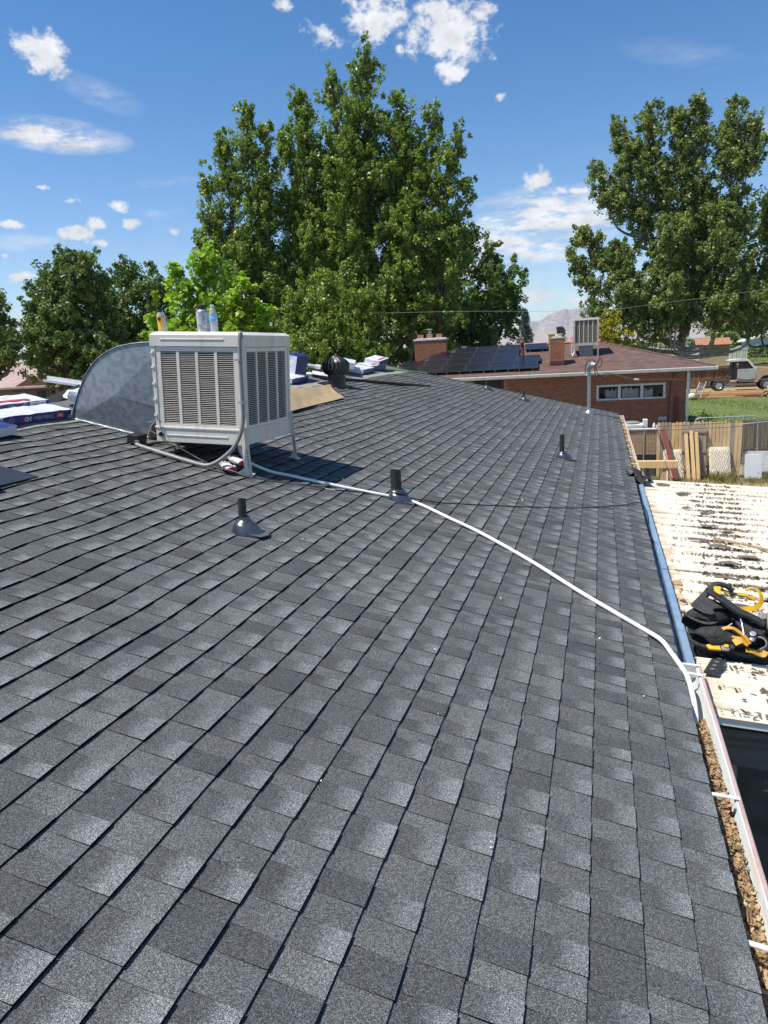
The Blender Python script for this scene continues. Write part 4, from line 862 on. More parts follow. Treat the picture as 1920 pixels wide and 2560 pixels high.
b.add(vs, [(i*4+j, i*4+j+1, (i+1)*4+j+1, (i+1)*4+j) for i in range(k) for j in range(3)]+[(0, 3, 2, 1), (4*k, 4*k+1, 4*k+2, 4*k+3)])
b.build('carton', M['kraft'], bx)
b = MB(); b.add([C_+Vector((.0, .012, .0)), C_.lerp(B_, .55)+Vector((0, .014, 0)), C_.lerp(B_, .5)+Vector((.05, -.14, .03)), C_+Vector((.03, -.10, .012))], [(0, 1, 2, 3)]); b.build('tape', simple('shiny tape', (.62, .68, .74), .25), bx)
b = MB(); b.tube(cr_spline([RF(5.62, 15.0, .05), RF(5.6, 15.4, .03), RF(5.4, 15.9, .02), RF(5.18, 16.4, .018), RF(5.0, 17.0, .02), RF(4.75, 17.28, .025), RF(4.62, 17.33, .015), RF(4.6, 17.34, -.04)], 6), .012, 6)
b.tube(cr_spline([RF(5.62, 15.0, .06), RF(5.7, 15.1, .09), RF(5.66, 15.3, .07), RF(5.35, 16.1, .022), RF(5.1, 16.75, .02)], 6), .011, 6)
tag(b.build('green_rope', M['green'], smooth=60), 'bright green rope stretched along the bare underlayment to the roof end', 'rope')

# ------------------------------------------------------------------ bundles of shingles on the ridge
def text(s, size, Mx, mat, parent, name='lettering', ext=.0006, bold=False):
    cu = bpy.data.curves.new('t', 'FONT'); cu.body = s; cu.size = size; cu.align_x = 'CENTER'; cu.align_y = 'CENTER'; cu.extrude = ext; cu.resolution_u = 2
    if bold: cu.offset = size*.018
    ob = bpy.data.objects.new('t', cu); me = bpy.data.meshes.new_from_object(ob); bpy.data.objects.remove(ob)
    me.name = name; me.materials.clear(); me.materials.append(mat)
    o = bpy.data.objects.new(name, me); COL.objects.link(o); o.parent = parent; o.matrix_local = WM[parent.name].inverted() @ Mx; WM[o.name] = WM[parent.name]; return o
def pillow(L, Wd, T, seed, nx=14, ny=8, droop=.0):
    """wrapped bundle: box with soft crumpled skin; local x across, y along, z up"""
    r = random.Random(seed); b = MB(); vs, idx = [], {}
    def put(x, y, z): vs.append((x, y, z)); return len(vs)-1
    for face in (1, 0):
        for j in range(nx+1):
            for i in range(ny+1):
                x, y = -Wd/2+Wd*i/ny, -L/2+L*j/nx; ed = min(1, min(i, ny-i)*.8, min(j, nx-j)*.9); z = (T*(.93+.07*ed)+r.uniform(-.004, .004)*(1+ed*.4)) if face else 0
                idx[face, j, i] = put(x*(1+.02*(1-ed)), y, z)
    for j in range(nx):
        for i in range(ny): b.f.append((idx[1, j, i], idx[1, j, i+1], idx[1, j+1, i+1], idx[1, j+1, i])); b.m.append(0)
    for j in range(nx):
        b.f.append((idx[0, j, 0], idx[1, j, 0], idx[1, j+1, 0], idx[0, j+1, 0])); b.m.append(1)
        b.f.append((idx[0, j+1, ny], idx[1, j+1, ny], idx[1, j, ny], idx[0, j, ny])); b.m.append(1)
    for i in range(ny):
        b.f.append((idx[0, 0, i+1], idx[1, 0, i+1], idx[1, 0, i], idx[0, 0, i])); b.m.append(2)
        b.f.append((idx[0, nx, i], idx[1, nx, i], idx[1, nx, i+1], idx[0, nx, i+1])); b.m.append(2)
    b.v = vs; return b
def bundle(label, s, y, h, rz=0, L=1.0, T=.085, seed=1, front='wrapblue', top='wrapwhite', end='wrapwhite', txt=None, flip=False, tilt=0, group=None, red=True, Wd=.34, pale=False):
    Rm = ROT @ Matrix.Rotation(rz, 3, 'Z') @ Matrix.Rotation(tilt, 3, 'X'); o = RF(s, y, h)
    t = thing('shingle_bundle', label, 'shingle bundle', o, Rm, group); Mx = WM[t.name]
    tf(pillow(L, Wd, T, seed), Mx).build('wrapper', [M[top], M[front], M[end]], t, smooth=25)
    f = Mx @ Matrix.Translation((Wd/2+.003, 0, T*.48)) @ Matrix(((0, 0, 1, 0), (1, 0, 0, 0), (0, 1, 0, 0), (0, 0, 0, 1)))
    if flip: f = f @ Matrix.Rotation(math.pi, 4, 'Z')
    sg = 1
    ink = M['inkgrey'] if pale else M['inkwhite']
    if txt:
        text('Timberline', T*.62, f @ Matrix.Translation((-.17 if flip else -.12, 0, 0)), ink, t)
        text('HD', T*.62, f @ Matrix.Translation((.015 if flip else .065, 0, 0)), M['inkwhite'], t, bold=True)
        text('Z', T*.62, f @ Matrix.Translation((.075 if flip else .125, 0, 0)), M['wrapred'], t, bold=True)
        b = MB(); x0 = .19 if flip else .215; q = T*.36
        b.bar((x0-q, 0, 0), (x0, q, 0), .004, .001); b.bar((x0, q, 0), (x0+q, 0, 0), .004, .001); b.bar((x0+q, 0, 0), (x0, -q, 0), .004, .001); b.bar((x0, -q, 0), (x0-q, 0, 0), .004, .001); tf(b, f).build('diamond_emblem', ink, t)
        text('S', T*.4, f @ Matrix.Translation((x0, 0, 0)), ink, t)
        if flip:
            b = MB(); b.box((-.36, 0, 0), (.075, T*.72, .002)); tf(b, f).build('red_badge', M['wrapred'], t)
            text('GAF', T*.36, f @ Matrix.Translation((-.36, 0, .0012)), M['inkwhite'], t, bold=True)
        b = MB(); b.box((.375, 0, 0), (.19, T*.8, .0015)); tf(b, f).build('info_label', M['inkwhite'], t)
        for i in range(5):
            b = MB(); b.box((.345+.01*(i % 2), T*.27-T*.13*i, .0012), (.08, T*.035, .001)); tf(b, f).build('print_line', M['wrapblue'], t)
        b = MB(); [b.box((.42+.006*i, 0, .0012), (.003 if i % 2 else .002, T*.5, .001)) for i in range(7)]; tf(b, f).build('barcode', M['blackplastic'], t)
    if red:
        b = MB(); b.box((Wd*.30, 0, T*1.0+.003), (.05, L*.62, .003)); tf(b, Mx).build('red_stripe', M['wrapred'], t)
    return t
GB = 'shingle bundles stacked along the ridge'
bundle('blue and white shingle bundle printed upside down, end touching the duct', 5.215, 4.83, .012, 0, Wd=.26, seed=1, txt=True, flip=True, group=GB, red=False, pale=True)
bundle('blue shingle bundle with red stripe lying behind the upside-down bundle', 5.45, 4.82, .045, .02, Wd=.26, L=1.02, seed=2, txt=True, group=GB, tilt=.0)
bundle('open ended white bundle lying at the left edge above the black roof vent', 4.98, 3.99, .02, .12, L=.9, T=.075, seed=3, top='wrapblue', end='wrapwhite', front='wrapwhite', group=GB, red=False)
b = MB(); b.box((.0, .452, .045), (.26, .006, .06)); tf(b, WM['shingle_bundle.002']).build('open_end', M['blackplastic'], bpy.data.objects['shingle_bundle.002'])
bundle('pale bundle with purple print on top of the stack behind the turbine vent', 5.52, 15.95, .155, .05, L=.9, T=.10, seed=4, front='wrapblue', top='wrapwhite', group=GB, tilt=.06, red=True)
bundle('white and purple bundle under the stack behind the turbine vent', 5.52, 15.6, .02, -.05, L=1.0, T=.11, seed=5, group=GB, red=True)
bundle('white bundle lying lowest beside the green rope', 5.42, 14.55, .015, .08, L=1.0, T=.10, seed=6, group=GB, red=False)
bundle('half hidden white bundle directly behind the turbine fins', 5.5, 13.8, .13, .3, L=.8, T=.13, seed=7, front='wrapwhite', group=GB, red=False)
bundle('blue wrapped bundle standing up behind the cooler right edge', 5.55, 11.35, .012, 0, L=.5, T=.40, seed=8, front='wrapblue', top='wrapblue', group=GB, red=False, Wd=.22)
bundle('low blue and white bundle beneath the standing blue bundle', 5.42, 10.9, .012, .1, L=.9, T=.085, seed=9, top='wrapwhite', group=GB, red=False)
bundle('small dark opened bundle left of the turbine vent', 5.42, 12.3, .01, .4, L=.55, T=.05, seed=10, front='blackplastic', top='wrapwhite', end='blackplastic', group=GB, red=False)
rl = thing('felt_roll', 'long grey roll with taped end lying on the ridge left of the turbine vent', 'roll', (-5.6, 12.5, 4.25))
b = MB(); b.tube([(-5.86, 12.45, 4.345), (-5.42, 12.55, 4.262)], .038, 12); b.build('roll', simple('grey tube', (.33, .34, .35), .45, c2=(.55, .55, .54), scale=3), rl, smooth=50)
b = MB(); b.tube([(-5.46, 12.54, 4.27), (-5.37, 12.56, 4.254)], .042, 12); b.build('taped_end', M['wrapwhite'], rl, smooth=50)
def crumple(name, label, cat, c, d, seed, mat, rot=None, group=None):
    r = random.Random(seed); b = MB(); n, k = 12, 7; vs = []
    for i in range(k+1):
        ph = math.pi*i/k
        for j in range(n):
            a = 2*math.pi*j/n; q = r.uniform(.78, 1.12); vs.append((d[0]/2*math.sin(ph)*math.cos(a)*q, d[1]/2*math.sin(ph)*math.sin(a)*q, d[2]/2*(1+math.cos(ph))*r.uniform(.85, 1.05)))
    b.add(vs, [(i*n+j, (i+1)*n+j, (i+1)*n+(j+1) % n, i*n+(j+1) % n) for i in range(k) for j in range(n)])
    Mx = Matrix.Translation(c) @ (rot.to_4x4() if rot else ROT.to_4x4()); tf(b, Mx); o = b.build(name, mat, base=c); return tag(o, label, cat, group)
crumple('plastic_wrap', 'crumpled white plastic wrapper heaped between the bundles and the duct', 'plastic wrap', RF(5.48, 5.95, .02), (.26, .42, .14), 3, M['wrapwhite'])
crumple('plastic_wrap', 'small white wrapper caught under the white gutter piece behind the duct', 'plastic wrap', RF(5.56, 6.2, .10), (.22, .3, .10), 4, M['wrapwhite'])
crumple('plastic_wrap', 'white wrapper peeking over the curved top of the duct', 'plastic wrap', RF(5.25, 6.5, .22), (.10, .18, .11), 5, M['wrapwhite'])
crumple('plastic_wrap', 'loose white wrapper lying on the ridge left of the turbine vent', 'plastic wrap', RF(5.6, 12.25, .0), (.18, .30, .05), 6, M['wrapwhite'])
b = MB(); b.ribbon([(-6.3, 6.3, 4.03), (-5.95, 6.2, 4.13), (-5.35, 6.15, 4.28)], (.0, .02, .045), .01); tag(b.build('black_felt', simple('black felt sheet', (.013, .013, .015), .8)), 'dark folded felt sheet slanting up behind the bundles to the duct', 'felt')
gl = MB()
for o_ in (((-.0, 0), (0, .0)),):
    p, q = Vector((-6.17, 6.5, 4.365)), Vector((-5.45, 6.62, 4.23)); gl.bar(p, q, .005, .055); gl.bar(p+Vector((0, -.03, -.03)), q+Vector((0, -.03, -.03)), .06, .004); gl.bar(p+Vector((0, -.06, -.02)), q+Vector((0, -.06, -.02)), .004, .025)
tag(gl.build('loose_gutter', M['whitepaint']), 'loose length of white gutter sticking out from behind the duct', 'gutter piece')
# a few pale chips and nails on the shingles
r3 = np.random.default_rng(12); n = 46
s_ = r3.uniform(.1, 4.6, n); y_ = r3.uniform(1.4, 7, n)
P = np.array([tuple(RF(a, q, .0115)) for a, q in zip(s_, y_)]); o = flakes('white_chips', P, r3.uniform(.002, .0055, n), M['whitepaint'], seed=4, rectangular=2.4); tag(o, 'tiny white chips and scraps scattered over the dark shingles', 'chips', kind='stuff')

# ------------------------------------------------------------------ neighbour brick house
NA = R(5); NU = Vector((math.cos(NA), math.sin(NA), 0)); NB = Vector((-math.sin(NA), math.cos(NA), 0)); NO = Vector((-1.1, 33.35, 0))
NM = Matrix((NU, NB, Vector((0, 0, 1)))).transposed().to_4x4(); NM.translation = NO
def nb(b): return tf(b, NM)
T14 = math.tan(R(14))
nh = thing('brick_house', 'low brown brick house with hipped red brown roof, white gutter and strip window', 'house', NO, NM.to_3x3())
def bricks(x0, x1, z0, z1, L=.215, H=.085, g=.012, holes=(), seed=1, d=.02):
    """running bond courses on the local plane y=0, facing -y; returns MB and a value per face"""
    r = random.Random(seed); b = MB(); vals = []; row = 0; z = z0
    while z < z1-.01:
        x = x0-(L/2 if row % 2 else 0)
        while x < x1:
            a, c = max(x, x0), min(x+L-g, x1)
            if c-a > .03 and not any(h[0]-.02 < (a+c)/2 < h[1]+.02 and h[2]-.03 < z+H/2 < h[3]+.03 for h in holes):
                p = r.uniform(0, .004); b.box(((a+c)/2, d/2-p, z+(H-g)/2), (c-a, d, min(H-g, z1-z))); vals += [r.random()]*6
            x += L
        z += H; row += 1
    return b, vals
def brick_obj(b, vals, mat, parent, name='brick'):
    o = b.build(name, mat, parent); at = o.data.attributes.new('v', 'FLOAT', 'FACE'); at.data.foreach_set('value', np.array(vals, np.float32)); o['kind'] = 'stuff'; return o
WIN = (.58, 3.53, 1.86, 2.55); HOLE2 = (-4.95, -3.55, 1.6, 3.0)
b = MB()
b.box(((-9+.58)/2, 2.6, 1.52) if False else (-7.0, .64, 1.52), (4.1, .2, 3.04)); b.box((-1.485, .64, 1.52), (4.13, .2, 3.04)); b.box((3.96, .64, 1.52), (.86, .2, 3.04))
b.box((2.055, .64, .93), (2.95, .2, 1.86)); b.box((2.055, .64, 2.795), (2.95, .2, .49)); b.box((-4.25, .64, .8), (1.4, .2, 1.6))
b.box((4.29, 5.2, 1.52), (.2, 8.9, 3.04)); b.box((-2.3, 9.6, 1.52), (13.2, .2, 3.04)); b.box((-8.95, 5.2, 1.52), (.2, 8.9, 3.04))
wall = nb(b).build('wall', M['brickm'], nh)
b, v = bricks(-6, 4.39, .2, 3.04, holes=(WIN, HOLE2), seed=3)
b.v = [(x, y+.52, z) for x, y, z in b.v]; brick_obj(nb(b), v, M['brickwall'], wall)
b = MB(); b.box((2.055, .50, 1.80), (3.1, .12, .10)); nb(b).build('window_ledge', simple('brick ledge', (.30, .115, .07), .85, c2=(.22, .085, .055), scale=20), wall)
b = MB(); b.box((2.3, .46, 3.0), (13.6, .9, .03)); nb(b).build('soffit', M['whitepaint'], nh) if False else None
# window
b = MB(); x0, x1, z0, z1 = WIN
b.box(((x0+x1)/2, .55, z1-.04), (x1-x0, .10, .08)); b.box(((x0+x1)/2, .55, z0+.04), (x1-x0, .10, .08)); b.box((x0+.05, .55, (z0+z1)/2), (.10, .10, z1-z0-.16)); b.box((x1-.05, .55, (z0+z1)/2), (.10, .10, z1-z0-.16))
b.box((x0+.99, .55, (z0+z1)/2), (.12, .10, z1-z0-.16)); b.box((x0+1.95, .55, (z0+z1)/2), (.12, .10, z1-z0-.16))
wf = nb(b).build('window', simple('grey white vinyl', (.60, .60, .59), .5), nh)
for a, c in ((x0+.10, x0+.93), (x0+1.05, x0+1.89), (x0+2.01, x1-.10)):
    b = MB(); b.add([(a, .57, z0+.08), (c, .57, z0+.08), (c, .57, z1-.08), (a, .57, z1-.08)], [(0, 1, 2, 3)]); nb(b).build('pane', M['glass'], wf)
b = MB(); b.box(((x0+x1)/2, 1.5, (z0+z1)/2), (x1-x0, .02, 1.2)); b.box(((x0+x1)/2, 1.1, z0-.1), (x1-x0, .9, .02)); b.box(((x0+x1)/2, 1.1, z1+.1), (x1-x0, .9, .02)); nb(b).build('unlit_room_backing', simple('unlit room backing', (.03, .03, .035), .9), nh)  # near-black backing puts the unlit interior's darkness into its colour
rr = random.Random(31); b = MB()
for (a, c, lo, hi) in ((.98, 1.50, .12, .52), (1.70, 2.42, .10, .58), (2.60, 3.02, .10, .5)):
    n = 9; top = [(x0-.58+a+(c-a)*i/n, .70+rr.uniform(0, .05), z0+hi-rr.uniform(0, .14)) for i in range(n+1)]; bot = [(x, y, z0+lo-.1) for x, y, z in top]
    b.add(top+bot, [(i, i+1, n+2+i, n+1+i) for i in range(n)])
nb(b).build('curtain_and_reflection', simple('white cloth', (.85, .86, .85), .8), nh)  # white lumps stand in for curtains and the pale reflection together
b = MB(); b.box((-4.25, .9, 2.3), (1.4, .02, 1.4)); nb(b).build('recess_shade_sheet', M['blackplastic'], nh)  # black sheet supplies the shade of the wall recess
b = MB(); b.box((-3.62, .58, 2.3), (.10, .1, 1.4)); nb(b).build('opening_post', M['rust'], nh)
# roof: hip with shingle texture, gutters
EH = 3.2
def rzb(bk): return EH+T14*max(0, bk)
cs = {'fl': (-10.6, -.02, EH), 'fr': (5.42, -.02, EH), 'bl': (-10.6, 10.2, EH), 'br': (5.42, 10.2, EH), 'rl': (-6.1, 5.1, EH+T14*5.1), 'rr': (1.05, 5.1, EH+T14*5.1)}
b = MB(); k = list(cs); V = [cs[q] for q in k]; V2 = [(x, y, z-.12) for x, y, z in V]
b.add(V+V2, [(0, 1, 5, 4), (1, 3, 5), (3, 2, 4, 5), (2, 0, 4), (7, 6, 8, 9), (6, 7, 1, 0), (7, 9, 3, 1), (9, 8, 2, 3), (8, 6, 0, 2)])
nroof = nb(b).build('roof', M['roofred'], nh)
b = MB()
for k1, k2 in (('rl', 'rr'), ('rr', 'fr'), ('rl', 'fl'), ('rr', 'br')): b.tube([Vector(cs[k1])+Vector((0, 0, .015)), Vector(cs[k2])+Vector((0, 0, .015))], .05, 6)
nb(b).build('ridge_cap', M['roofred'], nroof)
b = MB(); prof = [(-.02, 3.19), (-.135, 3.195), (-.14, 3.16), (-.12, 3.12), (-.12, 3.06), (-.02, 3.05)]
for P, Q, dr in (((-10.6, 0), (5.45, 0), 0),):
    b.add([(x, y, z) for x in (-10.6, 5.45) for y, z in prof], [(i, i+1, 6+i+1, 6+i) for i in range(5)]+[(0, 5, 4, 3, 2, 1), (6, 7, 8, 9, 10, 11)])
b.box((5.47, 5, 3.12), (.10, 10.2, .14))
nb(b).build('gutter', simple('white gutter', (.84, .82, .76), .45), nh)
b = MB(); b.box((-2.5, .26, 3.035), (15.8, .5, .02)); b.box((4.9, 5, 3.035), (1.05, 10, .02)); nb(b).build('soffit', simple('soffit paint', (.55, .53, .49), .7), nh)
b = MB(); b.box((4.44, .44, 1.5), (.07, .07, 3.0)); nb(b).build('downspout', M['whitepaint'], nh)
b = MB(); b.tube([(3.80, .46, 3.0), (3.82, .46, 2.75), (3.74, .46, 2.6), (3.70, .46, 2.0), (3.66, .46, 1.2), (3.66, .46, .3)], .017, 6); b.tube([(3.80, .46, 2.95), (3.9, .45, 2.85), (4.0, .46, 2.98)], .015, 6); nb(b).build('wall_cable', M['cable'], nh)
b = MB(); b.box((3.98, .46, 1.0), (.17, .05, 1.75)); tag(nb(b).build('red_plank', M['rust']), 'dark red plank leaning upright against the brick wall near its corner', 'plank')
b = MB(); b.box((3.42, .46, .98), (.34, .12, .16)); nb(b).build('meter_box', simple('grey metal box', (.42, .43, .44), .5), nh)
# chimneys
def chimney(a, bk, w, d, z0, z1, name, seed, steps=False):
    ch = MB(); ch.box((a, bk, (z0+z1)/2), (w, d, z1-z0)); c = nb(ch).build('chimney', M['brickm'], nh)
    allb = MB(); vals = []
    for ang, ww, off in ((0, w, d/2), (90, d, w/2), (-90, d, w/2), (180, w, d/2)):
        b, v = bricks(-ww/2, ww/2, 0, z1-z0-.01, L=.20, H=.079, g=.012, seed=seed+ang, d=.016)
        Mx = Matrix.Translation((a, bk, z0)) @ Matrix.Rotation(R(ang), 4, 'Z') @ Matrix.Translation((0, -off-.012, 0)); tf(b, Mx)
        k = len(allb.v); allb.v += b.v; allb.f += [tuple(k+i for i in f) for f in b.f]; allb.m += b.m; vals += v
    brick_obj(nb(allb), vals, M['brick'], c); return c
c2 = chimney(-1.12, 1.5, .60, .60, 3.35, 4.73, 'c', 5)
def part(name, mat, parent, *boxes):
    b = MB()
    for c, d in boxes: b.box(c, d)
    return nb(b).build(name, mat, parent)
capm = simple('pale mortar cap', (.62, .60, .55), .9)
part('cap', capm, c2, ((-1.12, 1.5, 4.75), (.66, .66, .05)), ((-1.12, 1.5, 4.80), (.40, .40, .06)))
part('base_flashing', M['rust'], c2, ((-1.12, 1.5, 3.62), (.665, .665, .17)))
b = MB(); b.lathe((-1.06, 1.5, 4.80), [(.155, 0), (.15, .12), (.12, .13)], 14); nb(b).build('clay_collar', simple('beige clay', (.55, .48, .36), .8), c2)
b = MB(); b.lathe((-1.06, 1.5, 4.9), [(.075, 0), (.075, .10), (.085, .10), (.085, .13), (.075, .13), (.075, .22), (.095, .22), (.095, .34), (0, .35)], 12); nb(b).build('flue_pipe', M['blackpipe'], c2, smooth=40)
c1 = chimney(-7.34, 4.0, 1.62, .70, 3.7, 5.02, 'c', 15)
part('cap', simple('whitewashed cap', (.74, .73, .70), .8), c1, ((-7.34, 4.0, 5.05), (1.72, .80, .075)), ((-7.34, 4.0, 5.10), (1.5, .6, .04)))
potm = simple('terracotta pot', (.40, .17, .10), .85)
for k, x in enumerate((-7.88, -7.40, -6.92)): part('chimney_pot', potm, c1, ((x, 4.0, 5.21), (.30, .30, .20)))
b = MB(); b.lathe((-7.40, 4.0, 5.30), [(.10, 0), (.10, .17), (.055, .18), (.055, .22), (.18, .24), (.09, .285), (0, .29)], 14); nb(b).build('metal_vent', M['steel'], c1, smooth=40)
for x, z in ((-6.67, 4.34), (-6.95, 4.24), (-7.25, 4.15), (-7.55, 4.06), (-7.9, 3.96)): part('step_flashing', M['rust'], c1, ((x, 3.625, z), (.33, .03, .14)))
# red vent pipe on the roof
pv = thing('roof_pipe', 'dark red capped vent pipe standing between the solar panels', 'vent pipe', NM @ Vector((-2.72, 2.96, 3.93)))
b = MB(); b.lathe((-2.72, 2.96, 3.9), [(.13, 0), (.10, .16), (.078, .22), (.078, .72)], 14); nb(b).build('pipe', M['rust'], pv, smooth=40)
b = MB(); b.lathe((-2.72, 2.96, 4.60), [(.11, 0), (.17, .03), (.15, .06), (.07, .16), (.05, .20), (0, .21)], 14); nb(b).build('cap', M['rust'], pv, smooth=40)
b = MB(); b.box((-5.75, 4.95, 4.55), (.26, .2, .16)); tag(nb(b).build('ridge_vent', M['steel']), 'small grey metal vent box on the neighbour ridge above the solar array', 'vent')
# solar array, each panel on its own
SA = math.atan(T14); SM = NM @ Matrix.Translation((0, 0, EH+.13)) @ Matrix.Rotation(SA, 4, 'X')
sol = None; PW, PH = 1.115, 1.125
def solar(a, q, first):
    Mx = SM @ Matrix.Translation((a+PW/2, q+PH/2, 0))
    if first is not None: return copy_tree(first, Mx)
    t = thing('solar_panel', 'dark solar panel in the array on the neighbour roof', 'solar panel', Mx.translation, Mx.to_3x3(), 'solar panels on the neighbour roof')
    b = MB(); b.box((0, 0, .018), (PW-.05, PH-.05, .008)); tf(b, Mx).build('cells', M['solar'], t)
    b = MB(); w, h, f = PW-.018, PH-.018, .022
    b.box((0, -h/2+f/2, .015), (w, f, .035)); b.box((0, h/2-f/2, .015), (w, f, .035)); b.box((-w/2+f/2, 0, .015), (f, h-2*f, .035)); b.box((w/2-f/2, 0, .015), (f, h-2*f, .035))
    tf(b, Mx).build('frame', simple('dark alloy frame', (.075, .075, .08), .4, .3), t)
    b = MB(); b.box((.3, -h/2+.05, -.06), (.03, .03, .13)); b.box((-.3, -h/2+.05, -.06), (.03, .03, .13)); tf(b, Mx).build('mount_foot', M['steel'], t); return t
ROWS = {0: (-8.67, 6), 1: (-8.55, 6), 2: (-7.35, 4), 3: (-6.15, 3)}
RNAME = ['bottom row', 'second row', 'third row', 'top row']
for rw, (a0, n) in ROWS.items():
    for i in range(n):
        p = solar(a0+.04*0+PW*i, .48+PH*rw, sol); sol = sol or p
        if i < n-2 or True:
            pos = ['leftmost', 'second', 'third', 'fourth', 'fifth', 'rightmost'][i if i < n-1 else 5]
            p['label'] = 'solar panel %s from the left in the %s of the neighbour array' % (pos, RNAME[rw]) if pos != 'rightmost' and pos != 'leftmost' else '%s dark solar panel of the %s on the neighbour roof' % (pos, RNAME[rw])
p = solar(-2.62, 3.86, sol); p['label'] = 'single separate solar panel right of the dark red vent pipe'
# second cooler on the neighbour roof
nc = thing('evaporative_cooler', 'pale cooler with five tall pad panels standing on the neighbour roof', 'cooler', NM @ Vector((.24, 2.9, 3.9)), NM.to_3x3())
gm = simple('grey cooler paint', (.50, .49, .45), .5)
part('cabinet', gm, nc, ((.24, 3.0, 4.98), (1.02, .95, 1.08)))
part('top_pan', M['coolertop'], nc, ((.24, 3.0, 5.55), (1.16, 1.08, .09))); part('bottom_pan', gm, nc, ((.24, 3.0, 4.39), (1.16, 1.08, .12)))
for x in (-.30, .78): part('corner_post', gm, nc, ((x, 2.49, 4.97), (.08, .06, 1.08)))
for x in (-.31, .79): part('leg', gm, nc, ((x, 2.48, 4.07), (.05, .05, .54)))
for k in range(5):
    x = -.165+k*.2025; part('pad_panel', simple('tan pad mesh', (.17, .15, .115), .9, c2=(.12, .105, .08), scale=50), nc, ((x, 2.515, 4.98), (.165, .02, 1.0)))
    if k < 4: part('panel_stile', M['cooler'], nc, ((x+.10, 2.50, 4.98), (.032, .03, 1.04)))
part('duct_box', M['galv'], nc, ((.27, 2.95, 4.1), (.62, .6, .48)))
b = MB(); b.tube([(-.42, 2.45, 5.4), (-.43, 2.44, 4.6), (-.42, 2.42, 4.0), (-.36, 2.35, 3.86)], .02, 6); b.tube([(-.36, 2.4, 3.9), (-.28, 2.4, 4.05), (-.30, 2.4, 4.2)], .045, 8); nb(b).build('supply_pipe', M['whitepaint'], nc)

# ------------------------------------------------------------------ things along the yard fence
FY = 24.3
fb = thing('board_fence', 'panel of tall weathered wooden fence boards standing behind the leaning lumber', 'fence', (2.6, FY, 0))
WOODS = [simple('honey board', (.74, .52, .26), .8, c2=(.60, .40, .19), scale=4, stretch=(9, 9, .7), bmp=.3, piece=.1), simple('tan board', (.64, .49, .31), .8, c2=(.50, .37, .23), scale=4, stretch=(9, 9, .7), bmp=.3, piece=.12), simple('grey board', (.37, .31, .24), .85, c2=(.26, .215, .165), scale=4, stretch=(9, 9, .7), bmp=.3, piece=.12)]
rr = random.Random(17); seq = [1, 2, 2, 2, 0, 0, 0, 1, 1, 2, 1, 0, 1, 1, 0, 1, 0, 1, 0, 1, 2, 0, 1, 1, 2]
n = 23; w = (3.84-1.36)/n
for i in range(n):
    x = 1.36+w*(i+.5); h = 1.83+rr.uniform(-.02, .02); b = MB(); g = w-.012; y = FY+rr.uniform(-.008, .008)
    b.prism([(x-g/2+.004, y, .06), (x+g/2, y, .06), (x+g/2+.006*(i > 19), y, h-.03), (x+g/2-.02, y, h), (x-g/2+.02, y, h), (x-g/2, y, h-.03)], (0, .02, 0)); b.build('board', WOODS[seq[i]], fb)
for z in (.4, 1.5): b = MB(); b.box((2.6, FY+.045, z), (2.5, .04, .09)); b.build('rail', WOODS[2], fb)
# weathered grey pallet gate leaning against the boards
pg = thing('pallet_panel', 'weathered grey slatted panel with cross rails leaning against the board fence', 'wood panel', (2.47, FY-.2, .03))
for i in range(7):
    x = 2.155+i*.104; b = MB(); b.bar((x, FY-.24, .04), (x-.03, FY-.045, 1.73+rr.uniform(-.02, .02)), .088, .018, (0, -1, .1)); b.build('slat', WOODS[2], pg)
for z in (.33, .93, 1.55): b = MB(); b.bar((2.10, FY-.26+z*.11, z), (2.82, FY-.26+z*.11, z-.01), .05, .085, (0, 0, 1)); b.build('rail', WOODS[2], pg)
for i, (xb, xt, zt) in enumerate(((2.20, 2.10, 1.49), (2.36, 2.25, 1.57), (2.49, 2.40, 1.53))):
    b = MB(); b.bar((xb+.10, FY-.55+.02*i, .0), (xt+.10, FY-.16, zt), .10, .045, (0, -1, .2)); tag(b.build('lumber_stud', WOODS[0]), ['left of three pale yellow studs leaning on the grey slatted panel', 'middle and tallest of three pale yellow studs leaning on the panel', 'right of three pale yellow studs leaning on the grey slatted panel'][i], 'stud', 'yellow studs leaning on the fence')
b = MB(); b.bar((1.93, FY-.65, .0), (1.53, FY-.12, 1.62), .135, .05, (0, -1, .2)); tag(b.build('red_plank', simple('faded red plank', (.24, .062, .05), .8, c2=(.17, .045, .04), scale=5, stretch=(9, 9, 1))), 'faded red plank leaning against the left end of the board fence', 'plank')
